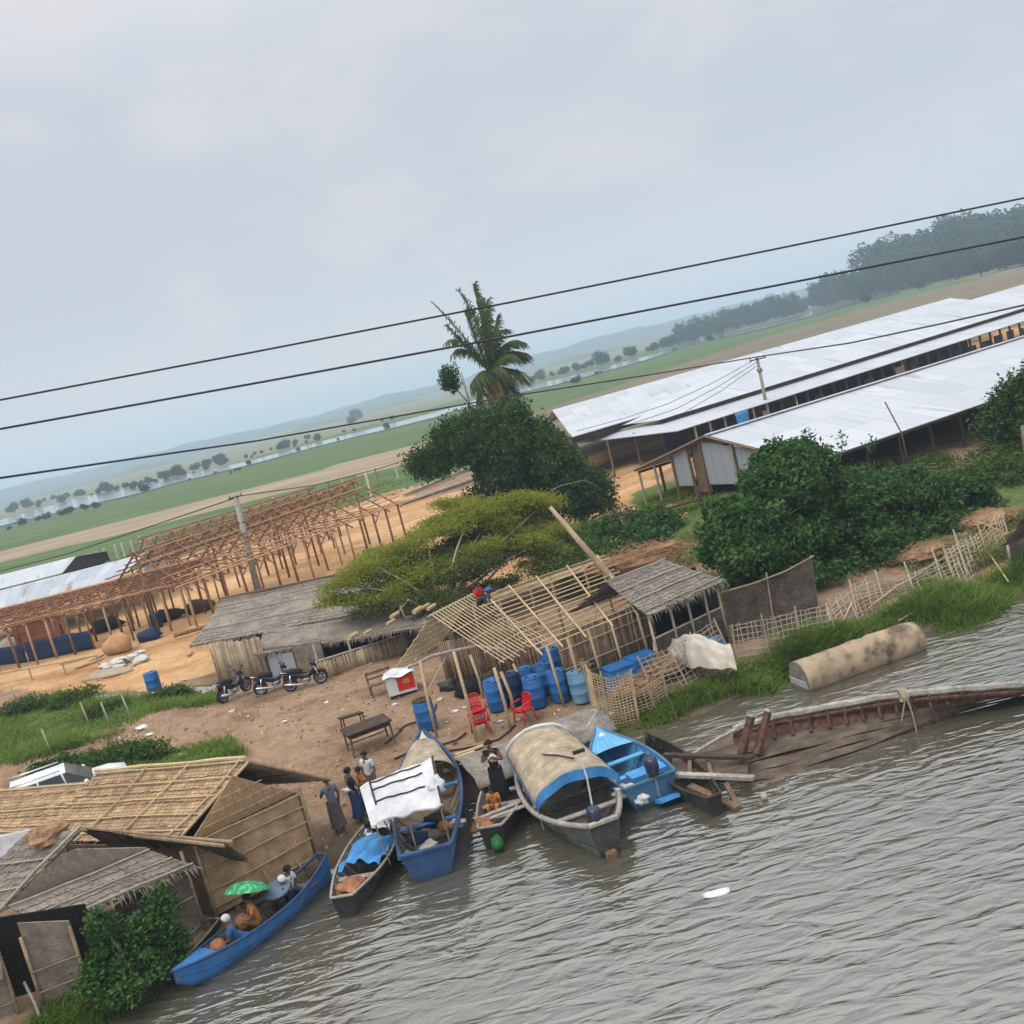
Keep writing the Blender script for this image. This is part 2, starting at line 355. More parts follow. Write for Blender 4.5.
    W['grass'] = leaf_mat('grass blades', (.085, .15, .02), (.21, .30, .055), (.36, .38, .13), .45)
    W['reed'] = leaf_mat('pale weeds', (.13, .15, .045), (.27, .29, .11), (.5, .48, .28), .4)
setup_materials()
# ------------------------------------------------------------------ mesh builder
class MB:
    def __init__(s):
        s.v = []; s.f = []; s.uv = {}
    def add(s, vs, fs, uvs=None):
        o = len(s.v)
        s.v.extend(tuple(p) for p in vs)
        s.f.extend(tuple(i + o for i in f) for f in fs)
        if uvs:
            for i, u in enumerate(uvs): s.uv[o + i] = u
        return o
    def box(s, c, d, rz=0.0, M=None):
        hx, hy, hz = d[0] / 2, d[1] / 2, d[2] / 2
        ps = [V((x, y, z)) for x in (-hx, hx) for y in (-hy, hy) for z in (-hz, hz)]
        R = M or Matrix.Rotation(rz, 3, 'Z')
        ps = [R @ p + V(c) for p in ps]
        s.add(ps, [(0, 1, 3, 2), (4, 6, 7, 5), (0, 4, 5, 1), (2, 3, 7, 6), (0, 2, 6, 4), (1, 5, 7, 3)], [(p.x + p.y * .3, p.z) for p in ps])
        return s
    def tube(s, pts, r, n=6, cap=True):
        pts = [V(p) for p in pts]
        k = len(pts)
        if not hasattr(r, '__len__'): r = [r] * k
        rings = []
        ref = None
        for i in range(k):
            t = (pts[min(i + 1, k - 1)] - pts[max(i - 1, 0)])
            t = t.normalized() if t.length > 1e-9 else V((0, 0, 1))
            if ref is None:
                ref = V((0, 0, 1)) if abs(t.z) < .9 else V((1, 0, 0))
            a = (ref - t * ref.dot(t))
            a = a.normalized() if a.length > 1e-6 else t.orthogonal().normalized()
            b = t.cross(a); ref = a
            rings.append([pts[i] + (a * math.cos(2 * PI * j / n) + b * math.sin(2 * PI * j / n)) * r[i] for j in range(n)])
        vs = [p for g in rings for p in g]
        fs = []
        for i in range(k - 1):
            for j in range(n):
                j2 = (j + 1) % n
                fs.append((i * n + j, i * n + j2, (i + 1) * n + j2, (i + 1) * n + j))
        if cap:
            fs.append(tuple(range(n - 1, -1, -1))); fs.append(tuple((k - 1) * n + j for j in range(n)))
        s.add(vs, fs)
        return s
    def grid(s, fn, nu, nv, uvfn=None):
        vs, us = [], []
        for j in range(nv + 1):
            for i in range(nu + 1):
                u, v = i / nu, j / nv
                vs.append(fn(u, v)); us.append(uvfn(u, v) if uvfn else (u, v))
        fs = [(j * (nu + 1) + i, j * (nu + 1) + i + 1, (j + 1) * (nu + 1) + i + 1, (j + 1) * (nu + 1) + i) for j in range(nv) for i in range(nu)]
        s.add(vs, fs, us)
        return s
    def slab(s, q, th=.04, nu=1, nv=1, sag=0.0, jit=0.0):
        """quad q (4 points, A->B is the u edge, A->D the v edge) with thickness th on the back"""
        A, B, C, D = [V(p) for p in q]
        nrm = (B - A).cross(D - A).normalized()
        lu = ((B - A).length + (C - D).length) / 2; lv = ((D - A).length + (C - B).length) / 2
        ph = random.random() * 9
        def fn(u, v, off=0):
            p = (A * (1 - u) + B * u) * (1 - v) + (D * (1 - u) + C * u) * v
            w = -sag * 4 * u * (1 - u) * 4 * v * (1 - v)
            if jit: w += jit * (math.sin(u * lu * 2.1 + ph) * math.sin(v * lv * 1.7 + ph * 2))
            return p + nrm * (w - off) + (V((0, 0, -sag)) * 4 * u * (1 - u) if sag else V((0, 0, 0)))
        uvf = lambda u, v: (u * lu, v * lv)
        o = len(s.v)
        s.grid(lambda u, v: fn(u, v), nu, nv, uvf)
        o2 = len(s.v)
        s.grid(lambda u, v: fn(u, v, th), nu, nv, uvf)
        # reverse the back and stitch the rim
        nb = nu * nv
        for i in range(len(s.f) - nb, len(s.f)): s.f[i] = tuple(reversed(s.f[i]))
        w = nu + 1
        rim = [i for i in range(nu)] + [j * w + nu for j in range(nv)] + [nv * w + i for i in range(nu, 0, -1)] + [j * w for j in range(nv, 0, -1)]
        for a, b in zip(rim, rim[1:] + rim[:1]):
            s.f.append((o + a, o2 + a, o2 + b, o + b))
        return s
    def lathe(s, prof, n=20, M=None, c=(0, 0, 0)):
        vs = []
        for r, z in prof:
            for j in range(n):
                p = V((r * math.cos(2 * PI * j / n), r * math.sin(2 * PI * j / n), z))
                vs.append((M @ p if M else p) + V(c))
        fs = [(i * n + j, i * n + (j + 1) % n, (i + 1) * n + (j + 1) % n, (i + 1) * n + j) for i in range(len(prof) - 1) for j in range(n)]
        if prof[0][0] > 1e-4: fs.append(tuple(range(n - 1, -1, -1)))
        if prof[-1][0] > 1e-4: fs.append(tuple((len(prof) - 1) * n + j for j in range(n)))
        s.add(vs, fs)
        return s
    def blob(s, c, r, seed=0, n=12, amp=.18, flat=None):
        """an uneven rounded lump"""
        rr = random.Random(seed); ph = [rr.uniform(0, 6.28) for _ in range(6)]
        m = max(6, n // 2 + 1)
        def fn(u, v):
            th = u * 2 * PI; f = v * PI
            d = V((math.sin(f) * math.cos(th), math.sin(f) * math.sin(th), -math.cos(f)))
            k = 1 + amp * (math.sin(3 * d.x + ph[0]) * math.sin(4 * d.y + ph[1]) + .7 * math.sin(5 * d.z + 3 * d.x + ph[2]) + .55 * math.sin(9 * d.x + 5 * d.z + ph[3]) * math.sin(8 * d.y + ph[4]))
            p = V((d.x * r[0], d.y * r[1], d.z * r[2])) * k
            if flat is not None: p.z = max(p.z, flat)
            return p + V(c)
        # closed lat/long shell with shared seam and poles
        vs = [fn(0, 0)]; 
        for j in range(1, m):
            for i in range(n): vs.append(fn(i / n, j / m))
        vs.append(fn(0, 1)); last = len(vs) - 1
        fs = [(0, 1 + (i + 1) % n, 1 + i) for i in range(n)]
        for j in range(m - 2):
            for i in range(n):
                a = 1 + j * n; i2 = (i + 1) % n
                fs.append((a + i, a + i2, a + n + i2, a + n + i))
        a = 1 + (m - 2) * n
        fs += [(a + i, a + (i + 1) % n, last) for i in range(n)]
        s.add(vs, fs)
        return s
    def build(s, name, m, parent=None, smooth=False, loc=None):
        me = bpy.data.meshes.new(name)
        org = V((0, 0, 0)); Ri = None
        if parent is not None:
            r = parent
            while r.parent: r = r.parent
            org = V(r.location)
            if any(abs(a) > 1e-9 for a in r.rotation_euler): Ri = r.rotation_euler.to_matrix().transposed()
        elif loc is not None: org = V(loc)
        vs = [(p[0] - org.x, p[1] - org.y, p[2] - org.z) for p in s.v]
        if Ri is not None: vs = [tuple(Ri @ V(p)) for p in vs]
        me.from_pydata(vs, [], s.f)
        if s.uv:
            uvl = me.uv_layers.new(name='uv')
            li = np.empty(len(me.loops), np.int32); me.loops.foreach_get('vertex_index', li)
            arr = np.zeros((len(s.v), 2), np.float32)
            for k, u in s.uv.items(): arr[k] = (u[0], u[1])
            uvl.data.foreach_set('uv', arr[li].ravel())
        me.materials.append(MAT[m] if isinstance(m, str) else m)
        if smooth: me.polygons.foreach_set('use_smooth', [True] * len(me.polygons))
        me.update()
        o = bpy.data.objects.new(name, me); COL.objects.link(o)
        if parent is not None: o.parent = parent
        elif loc is not None: o.location = org
        return o

def tag(o, label=None, cat=None, group=None, kind=None):
    if label: o['label'] = label
    if cat: o['category'] = cat
    if group: o['group'] = group
    if kind: o['kind'] = kind
    return o

def thing(name, label, cat, loc=(0, 0, 0), rz=0.0, group=None):
    o = bpy.data.objects.new(name, None); COL.objects.link(o)
    o.empty_display_size = .2
    o.location = loc; o.rotation_euler = (0, 0, rz)
    return tag(o, label, cat, group)

KIDS = {}
def copy_tree(o, loc=None, rz=None, label=None, group=None, parent=None, scale=None):
    c = o.copy(); COL.objects.link(c)
    if parent is not None: c.parent = parent
    for ch in [x for x in COL.objects if x.parent == o]: copy_tree(ch, parent=c)
    if loc is not None: c.location = loc
    if rz is not None: c.rotation_euler = (0, 0, rz)
    if scale is not None: c.scale = scale if hasattr(scale, '__len__') else (scale,) * 3
    if label: c['label'] = label
    if group: c['group'] = group
    return c

def np_mesh(name, verts, nper, m, parent=None, loc=(0, 0, 0)):
    """verts: (n*nper, 3), every nper points one face"""
    n = len(verts) // nper
    me = bpy.data.meshes.new(name)
    me.vertices.add(len(verts)); me.vertices.foreach_set('co', np.asarray(verts, np.float32).ravel())
    me.loops.add(len(verts)); me.loops.foreach_set('vertex_index', np.arange(len(verts), dtype=np.int32))
    me.polygons.add(n); me.polygons.foreach_set('loop_start', np.arange(0, n * nper, nper, dtype=np.int32))
    me.polygons.foreach_set('loop_total', np.full(n, nper, np.int32))
    me.materials.append(MAT[m] if isinstance(m, str) else m)
    me.update(); me.validate()
    o = bpy.data.objects.new(name, me); COL.objects.link(o)
    if parent is not None: o.parent = parent
    else: o.location = loc
    return o

def unit(a):
    return a / np.maximum(np.linalg.norm(a, axis=1, keepdims=True), 1e-9)

def leaf_verts(cent, per, sig, L, W, rng, up_bias=.6, droop=.2):
    c = np.repeat(cent, per, axis=0); n = len(c)
    p = c + rng.normal(size=(n, 3)) * np.asarray(sig)
    t = unit(rng.normal(size=(n, 3)) * (1, 1, .7) + (0, 0, -droop))
    nn = unit(rng.normal(size=(n, 3)) + (0, 0, up_bias))
    b = unit(np.cross(nn, t))
    l = L * rng.uniform(.6, 1.3, (n, 1)); w = W * rng.uniform(.6, 1.3, (n, 1))
    out = np.empty((n, 4, 3))
    out[:, 0] = p - t * l / 2; out[:, 1] = p + b * w / 2; out[:, 2] = p + t * l / 2; out[:, 3] = p - b * w / 2
    return out.reshape(-1, 3)

def sub_lobes(lobes, rng, k=9, f=.42):
    out = []
    for l in lobes:
        for i in range(k):
            d = rng.normal(size=3); d /= np.linalg.norm(d); d[2] = abs(d[2]) * .9 - .25; q = rng.uniform(.62, .95); s = f * rng.uniform(.65, 1.25)
            out.append((l[0] + d[0] * l[3] * q, l[1] + d[1] * l[4] * q, l[2] + d[2] * l[5] * q, l[3] * s, l[4] * s, l[5] * s))
    return out

def lobes_points(lobes, n, rng, inner=.55, zmin=None, lump=.18):
    """points on and inside uneven ellipsoids (cx,cy,cz,rx,ry,rz)"""
    A = np.array([l[3] * l[4] + l[4] * l[5] + l[3] * l[5] for l in lobes]); A = A / A.sum()
    idx = rng.choice(len(lobes), n, p=A)
    Lb = np.array(lobes)[idx]
    d = unit(rng.normal(size=(n, 3)))
    ph = idx * 1.7
    k = 1 + lump * (np.sin(3.1 * d[:, 0] * 1.6 + ph) * np.sin(4.3 * d[:, 1] + 2 * ph) + .8 * np.sin(6 * d[:, 2] + 3 * d[:, 0] + ph))
    r = (inner + (1 - inner) * rng.uniform(0, 1, n) ** .5) * k
    P = Lb[:, :3] + d * Lb[:, 3:] * r[:, None]
    if zmin is not None: P = P[P[:, 2] > zmin]
    return P
# ------------------------------------------------------------------ camera, sky, light
def setup_world():
    cam = bpy.data.cameras.new('camera'); co = bpy.data.objects.new('camera', cam); COL.objects.link(co)
    cam.sensor_width = 36; cam.lens = 36 * FOC / 1024; cam.clip_start = .1; cam.clip_end = 20000
    X = V((1, 0, 0)); F = V((0, cp, -sp)); U = V((0, sp, cp))
    # the camera leans, so the world's up runs to the upper left of the picture
    right = X * cr - U * sr; upv = X * sr + U * cr
    Mx = Matrix((right, upv, -F)).transposed().to_4x4(); Mx.translation = V((0, 0, HC))
    co.matrix_world = Mx
    scene.camera = co
    scene.view_settings.view_transform = 'Standard'; scene.view_settings.look = 'None'
    scene.view_settings.exposure = EXPOSURE; scene.view_settings.gamma = 1
    scene.view_settings.use_curve_mapping = False
    scene.render.engine = 'CYCLES'
    scene.cycles.use_denoising = True
    scene.cycles.max_bounces = 8; scene.cycles.volume_bounces = 1
    scene.cycles.diffuse_bounces = 1; scene.cycles.glossy_bounces = 3; scene.cycles.transmission_bounces = 4
    sd = V((-.42, -.30, .86)).normalized()
    w = bpy.data.worlds.new('World'); scene.world = w; w.use_nodes = True
    nt = w.node_tree; N, Lk = nt.nodes, nt.links
    bg = N['Background']; bg.inputs['Strength'].default_value = .07
    sky = N.new('ShaderNodeTexSky'); sky.sky_type = 'NISHITA'; sky.sun_disc = False
    sky.sun_elevation = math.asin(sd.z); sky.sun_rotation = math.atan2(sd.x, sd.y); sky.dust_density = 4; sky.air_density = 1.2
    Lk.new(sky.outputs[0], bg.inputs[0])
    tc = N.new('ShaderNodeTexCoord'); sx = N.new('ShaderNodeSeparateXYZ'); Lk.new(tc.outputs['Generated'], sx.inputs[0])
    # cloud deck: overcast, paler overhead, soft lumps
    rp = N.new('ShaderNodeValToRGB'); e = rp.color_ramp.elements
    e[0].position = 0; e[0].color = (.79, .84, .91, 1); e[1].position = 1; e[1].color = (2.1, 2.1, 2.12, 1)
    k = e.new(.16); k.color = (.63, .69, .78, 1); k = e.new(.3); k.color = (.64, .695, .785, 1); k = e.new(.42); k.color = (.90, .93, .98, 1); k = e.new(.65); k.color = (1.65, 1.66, 1.69, 1)
    Lk.new(sx.outputs['Z'], rp.inputs[0])
    mp = N.new('ShaderNodeMapping'); mp.inputs['Scale'].default_value = (2.2, 2.2, 4.6); mp.inputs['Location'].default_value = (.3, .1, .2); Lk.new(tc.outputs['Generated'], mp.inputs['Vector'])
    nz = N.new('ShaderNodeTexNoise'); nz.inputs['Scale'].default_value = 2.1; nz.inputs['Detail'].default_value = 7; nz.inputs['Roughness'].default_value = .52; nz.inputs['Distortion'].default_value = .3
    Lk.new(mp.outputs[0], nz.inputs['Vector'])
    cr_ = N.new('ShaderNodeMapRange'); cr_.interpolation_type = 'SMOOTHSTEP'; cr_.inputs[1].default_value = .44; cr_.inputs[2].default_value = .72; cr_.inputs[3].default_value = 0; cr_.inputs[4].default_value = .65
    Lk.new(nz.outputs['Fac'], cr_.inputs[0])
    mx = N.new('ShaderNodeMix'); mx.data_type = 'RGBA'; Lk.new(cr_.outputs[0], mx.inputs[0]); Lk.new(rp.outputs[0], mx.inputs[6]); mx.inputs[7].default_value = (.86, .82, .835, 1)
    bg2 = N.new('ShaderNodeBackground'); bg2.inputs[1].default_value = 1.0; Lk.new(mx.outputs[2], bg2.inputs[0])
    ms = N.new('ShaderNodeMixShader'); ms.inputs[0].default_value = .88
    Lk.new(bg.outputs[0], ms.inputs[1]); Lk.new(bg2.outputs[0], ms.inputs[2]); Lk.new(ms.outputs[0], N['World Output'].inputs['Surface'])
    li = bpy.data.lights.new('sun', 'SUN'); li.energy = 1.5; li.angle = math.radians(26); li.color = (1, .95, .88)
    lo = bpy.data.objects.new('sun', li); COL.objects.link(lo)
    lo.rotation_euler = sd.to_track_quat('Z', 'Y').to_euler(); lo.location = (0, 0, 80)
EXPOSURE = 0.0
setup_world()

# ------------------------------------------------------------------ ground sheet
def inpoly(px, py, poly):
    ins = np.zeros(px.shape, bool)
    for (x1, y1), (x2, y2) in zip(poly, poly[1:] + poly[:1]):
        c = ((y1 > py) != (y2 > py)) & (px < (x2 - x1) * (py - y1) / ((y2 - y1) if y2 != y1 else 1e-9) + x1)
        ins ^= c
    return ins

def ground_poly(pts, z=1.25):
    return [tuple(at(x, y, z)[:2]) for x, y in pts]

ZONES = {
    'sand': [[(-500, 810), (0, 690), (100, 692), (150, 690), (215, 672), (330, 640), (480, 600), (640, 545), (690, 535), (712, 512), (650, 490), (700, 470), (1100, 385), (1100, 300), (800, 400), (600, 452), (420, 500), (410, 486), (250, 535), (100, 580), (0, 622), (-500, 750)],
             [(660, 540), (735, 520), (745, 490), (705, 492), (672, 512)], [(960, 520), (1060, 500), (1080, 560), (985, 560)]],
    'grass': [[(-300, 790), (0, 712), (60, 692), (100, 697), (150, 692), (215, 684), (222, 706), (150, 718), (110, 742), (40, 762), (-100, 800)],
              [(-200, 840), (30, 790), (60, 765), (120, 752), (230, 742), (250, 757), (180, 775), (60, 800)],
              [(590, 722), (620, 700), (665, 690), (740, 655), (840, 632), (940, 585), (1000, 560), (1200, 500), (1200, 560), (1060, 592), (1000, 610), (945, 645), (880, 650), (800, 690), (720, 716), (640, 740)],
              [(560, 600), (700, 560), (1000, 500), (1100, 490), (1100, 455), (900, 492), (760, 490), (630, 500), (640, 520), (700, 500), (690, 530), (560, 570)],
              [(560, 735), (600, 712), (640, 700), (660, 720), (600, 735)]],
    'field': [[(-900, 900), (-400, 710), (0, 622), (100, 580), (250, 535), (410, 486), (560, 452), (560, 412), (660, 378), (1300, 268), (1300, 224), (850, 299), (520, 382), (200, 473), (0, 522), (-900, 740)]],
    'tan': [[(-600, 722), (0, 551), (256, 487), (420, 443), (440, 440), (440, 456), (420, 460), (256, 500), (120, 534), (0, 562), (-600, 742)]],
    'plow': [[(520, 418), (640, 378), (768, 336), (900, 299), (1024, 268), (1300, 200), (1300, 330), (1024, 330), (900, 360), (560, 470)]],
    'palefield': [[(-900, 800), (0, 509), (256, 444), (512, 383), (800, 306), (1300, 215), (1300, 195), (800, 300), (512, 374), (256, 439), (0, 504), (-900, 742)]],
}
def build_ground():
    def axis(lo, hi, step, far_lo, far_hi, gr=1.09):
        a = list(np.arange(lo, hi + 1e-6, step)); d = step
        x = hi
        while x < far_hi: d *= gr; x += d; a.append(x)
        x = lo; d = step; b = []
        while x > far_lo: d *= gr; x -= d; b.append(x)
        return np.array(b[::-1] + a)
    xs = axis(-32, 34, .42, -6000, 6000); ys = axis(19, 62, .42, -400, 7000, 1.045)
    X, Y = np.meshgrid(xs, ys)
    x, y = X.ravel(), Y.ravel()
    z = gzn(x, y)
    rg = np.random.default_rng(3)
    z = z + rg.normal(size=z.shape) * .012 * (y < 70)
    nx, ny = len(xs), len(ys)
    me = bpy.data.meshes.new('ground')
    co = np.stack([x, y, z], 1).astype(np.float32)
    me.vertices.add(len(co)); me.vertices.foreach_set('co', co.ravel())
    i, j = np.meshgrid(np.arange(nx - 1), np.arange(ny - 1)); a = (j * nx + i).ravel()
    q = np.stack([a, a + 1, a + nx + 1, a + nx], 1).astype(np.int32)
    me.loops.add(q.size); me.loops.foreach_set('vertex_index', q.ravel())
    me.polygons.add(len(q)); me.polygons.foreach_set('loop_start', np.arange(0, q.size, 4, dtype=np.int32)); me.polygons.foreach_set('loop_total', np.full(len(q), 4, np.int32))
    me.polygons.foreach_set('use_smooth', np.ones(len(q), bool))
    me.update()
    d = shore_dist(x, y)
    for nm, polys in ZONES.items():
        v = np.zeros(len(x))
        for p in polys:
            v = np.maximum(v, inpoly(x, y, ground_poly(p)).astype(float))
        if nm == 'palefield': v = np.maximum(v, (y > 230).astype(float))
        # soften over neighbouring grid points
        g = v.reshape(ny, nx)
        for _ in range(2 if nm in ('sand', 'grass') else 1):
            g = (g + np.roll(g, 1, 0) + np.roll(g, -1, 0) + np.roll(g, 1, 1) + np.roll(g, -1, 1)) / 5
        at_ = me.attributes.new(nm, 'FLOAT', 'POINT'); at_.data.foreach_set('value', g.ravel().astype(np.float32))
    wet = np.clip(1 - d / 2.0, 0, 1)
    at_ = me.attributes.new('wet', 'FLOAT', 'POINT'); at_.data.foreach_set('value', wet.astype(np.float32))
    m, nt, b = new_mat('earth and fields'); N, Lk = nt.nodes, nt.links
    b.inputs['Roughness'].default_value = .95; b.inputs['Specular IOR Level'].default_value = .15
    geo = N.new('ShaderNodeNewGeometry')
    def noise(sc, det=7, rough=.6, stretch=None):
        n = N.new('ShaderNodeTexNoise'); n.inputs['Scale'].default_value = sc; n.inputs['Detail'].default_value = det; n.inputs['Roughness'].default_value = rough
        if stretch:
            mp = N.new('ShaderNodeMapping'); mp.inputs['Scale'].default_value = stretch; mp.inputs['Rotation'].default_value = (0, 0, .25); Lk.new(geo.outputs['Position'], mp.inputs['Vector']); Lk.new(mp.outputs[0], n.inputs['Vector'])
        else: Lk.new(geo.outputs['Position'], n.inputs['Vector'])
        return n.outputs['Fac']
    def ramp(f, cols):
        r = N.new('ShaderNodeValToRGB'); e = r.color_ramp.elements
        e[0].position = cols[0][0]; e[0].color = lin(cols[0][1]); e[1].position = cols[-1][0]; e[1].color = lin(cols[-1][1])
        for p, c in cols[1:-1]: k = e.new(p); k.color = lin(c)
        Lk.new(f, r.inputs[0]); return r.outputs[0]
    n_f, n_m, n_l, n_g = noise(3.2, 10, .78), noise(.55, 9, .68), noise(.09, 6), noise(17, 4, .7)
    n_st = noise(1.0, 9, .72, (.045, .26, 1))
    n_tr = noise(.32, 9, .62, (.8, 1.25, 1))
    dirt = ramp(n_m, [(.28, (.13, .078, .046)), (.42, (.225, .142, .088)), (.56, (.315, .21, .135)), (.74, (.175, .112, .07))])
    sand = ramp(n_tr, [(.3, (.36, .18, .075)), (.46, (.48, .275, .125)), (.58, (.57, .36, .185)), (.72, (.44, .26, .13))])
    grass = ramp(n_f, [(.3, (.055, .075, .02)), (.55, (.10, .14, .035)), (.75, (.19, .18, .08))])
    field = ramp(n_st, [(.28, (.05, .09, .026)), (.5, (.085, .14, .04)), (.72, (.15, .185, .07))])
    tan = ramp(n_st, [(.3, (.27, .20, .125)), (.7, (.38, .30, .2))])
    plow = ramp(n_st, [(.25, (.12, .095, .06)), (.45, (.20, .15, .10)), (.62, (.15, .14, .075)), (.8, (.28, .20, .13))])
    pale = ramp(n_l, [(.3, (.13, .145, .075)), (.7, (.25, .235, .14))])
    def attr(nm, amp=.55):
        a = N.new('ShaderNodeAttribute'); a.attribute_name = nm
        s = N.new('ShaderNodeMath'); s.operation = 'MULTIPLY_ADD'; Lk.new(n_m, s.inputs[0]); s.inputs[1].default_value = amp * 2; 
        Lk.new(a.outputs['Fac'], s.inputs[2])
        r = N.new('ShaderNodeMapRange'); r.interpolation_type = 'SMOOTHSTEP'; r.inputs[1].default_value = .5 + amp - .2; r.inputs[2].default_value = .5 + amp + .2
        Lk.new(s.outputs[0], r.inputs[0]); return r.outputs[0]
    cur = dirt
    for nm, c, amp in (('palefield', pale, .25), ('sand', sand, .4), ('grass', grass, .5), ('field', field, .25), ('tan', tan, .3), ('plow', plow, .25)):
        x_ = N.new('ShaderNodeMix'); x_.data_type = 'RGBA'; Lk.new(attr(nm, amp), x_.inputs[0]); Lk.new(cur, x_.inputs[6]); Lk.new(c, x_.inputs[7]); cur = x_.outputs[2]
    # fine pebbles and litter flecks, trodden dark patches
    fl = N.new('ShaderNodeTexVoronoi'); fl.inputs['Scale'].default_value = 2.6; Lk.new(geo.outputs['Position'], fl.inputs['Vector'])
    fr = N.new('ShaderNodeMapRange'); fr.inputs[1].default_value = .05; fr.inputs[2].default_value = .11; fr.inputs[3].default_value = .35; fr.inputs[4].default_value = 0; Lk.new(fl.outputs['Distance'], fr.inputs[0])
    hs = N.new('ShaderNodeHueSaturation'); mr = N.new('ShaderNodeMapRange'); mr.inputs[1].default_value = .3; mr.inputs[2].default_value = .7; mr.inputs[3].default_value = .66; mr.inputs[4].default_value = 1.25
    gf = N.new('ShaderNodeMath'); gf.operation = 'MULTIPLY_ADD'; Lk.new(n_g, gf.inputs[0]); gf.inputs[1].default_value = .8; gs = N.new('ShaderNodeMath'); gs.operation = 'SUBTRACT'; gs.inputs[1].default_value = .4; Lk.new(n_f, gs.inputs[0]); Lk.new(gs.outputs[0], gf.inputs[2])
    Lk.new(gf.outputs[0], mr.inputs[0]); Lk.new(cur, hs.inputs['Color']); Lk.new(mr.outputs[0], hs.inputs['Value'])
    hv = N.new('ShaderNodeHueSaturation'); mv = N.new('ShaderNodeMapRange'); mv.inputs[1].default_value = .32; mv.inputs[2].default_value = .68; mv.inputs[3].default_value = .74; mv.inputs[4].default_value = 1.2; Lk.new(noise(.055, 9, .7, (.5, 1.5, 1)), mv.inputs[0])
    Lk.new(hs.outputs[0], hv.inputs['Color']); Lk.new(mv.outputs[0], hv.inputs['Value'])
    wa = N.new('ShaderNodeAttribute'); wa.attribute_name = 'wet'
    wx = N.new('ShaderNodeMix'); wx.data_type = 'RGBA'; wx.inputs[7].default_value = (.085, .07, .045, 1)
    wm = N.new('ShaderNodeMath'); wm.operation = 'MULTIPLY'; wm.inputs[1].default_value = .75; Lk.new(wa.outputs['Fac'], wm.inputs[0])
    Lk.new(wm.outputs[0], wx.inputs[0]); Lk.new(hv.outputs[0], wx.inputs[6])
    Lk.new(wx.outputs[2], b.inputs['Base Color'])
    bp = N.new('ShaderNodeBump'); bp.inputs['Strength'].default_value = .7; bp.inputs['Distance'].default_value = .06
    ad = N.new('ShaderNodeMath'); ad.operation = 'ADD'; Lk.new(n_f, ad.inputs[0]); Lk.new(n_m, ad.inputs[1]); Lk.new(ad.outputs[0], bp.inputs['Height']); Lk.new(bp.outputs[0], b.inputs['Normal'])
    me.materials.append(m)
    o = bpy.data.objects.new('ground', me); COL.objects.link(o); tag(o, kind='structure')
build_ground()

def water_material(name, base, rip=1.0, dist=.135):
    m, nt, b = new_mat(name); N, Lk = nt.nodes, nt.links
    geo = N.new('ShaderNodeNewGeometry')
    def nz(sc, st, rot, det, r=.55, d=0):
        mp = N.new('ShaderNodeMapping'); mp.inputs['Scale'].default_value = st; mp.inputs['Rotation'].default_value = (0, 0, rot)
        Lk.new(geo.outputs['Position'], mp.inputs['Vector'])
        n = N.new('ShaderNodeTexNoise'); n.inputs['Scale'].default_value = sc; n.inputs['Detail'].default_value = det; n.inputs['Roughness'].default_value = r; n.inputs['Distortion'].default_value = d
        Lk.new(mp.outputs[0], n.inputs['Vector']); return n.outputs['Fac']
    a = nz(1.0, (.95, 2.8, 1), math.radians(-8), 2.5, .45, .8)
    c = nz(1.0, (2.3, 4.6, 1), math.radians(14), 3, .5, .5)
    l = nz(.12, (1, 1, 1), 0, 3)
    s = N.new('ShaderNodeMath'); s.operation = 'MULTIPLY_ADD'; Lk.new(c, s.inputs[0]); s.inputs[1].default_value = .22; Lk.new(a, s.inputs[2])
    bp = N.new('ShaderNodeBump'); bp.inputs['Strength'].default_value = 1.0; bp.inputs['Distance'].default_value = dist
    # calmer and livelier reaches
    mr = N.new('ShaderNodeMapRange'); mr.inputs[1].default_value = .35; mr.inputs[2].default_value = .65; mr.inputs[3].default_value = .38 * rip; mr.inputs[4].default_value = 1.15 * rip
    Lk.new(l, mr.inputs[0]); Lk.new(mr.outputs[0], bp.inputs['Strength']); Lk.new(s.outputs[0], bp.inputs['Height'])
    b.inputs['Base Color'].default_value = lin(base)
    b.inputs['Roughness'].default_value = .04; b.inputs['IOR'].default_value = WIOR; b.inputs['Specular IOR Level'].default_value = .5
    Lk.new(bp.outputs[0], b.inputs['Normal'])
    return m
WIOR = 2.85
def build_water():
    mb = MB(); mb.grid(lambda u, v: V((-500 + 2500 * u, -300 + 560 * v, 0)), 1, 1)
    tag(mb.build('river_water', water_material('muddy river water', (.082, .074, .053))), kind='structure')
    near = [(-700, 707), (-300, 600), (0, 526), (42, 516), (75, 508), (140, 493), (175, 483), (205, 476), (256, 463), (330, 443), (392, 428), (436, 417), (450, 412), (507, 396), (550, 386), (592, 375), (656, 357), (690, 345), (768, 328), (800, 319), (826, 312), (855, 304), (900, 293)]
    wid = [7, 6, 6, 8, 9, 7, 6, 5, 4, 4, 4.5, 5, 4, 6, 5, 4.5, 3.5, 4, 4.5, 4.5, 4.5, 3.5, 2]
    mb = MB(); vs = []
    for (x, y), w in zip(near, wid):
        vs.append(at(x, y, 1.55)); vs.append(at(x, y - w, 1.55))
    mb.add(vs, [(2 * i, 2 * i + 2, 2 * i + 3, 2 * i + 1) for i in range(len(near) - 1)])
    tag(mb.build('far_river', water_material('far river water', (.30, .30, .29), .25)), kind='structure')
build_water()

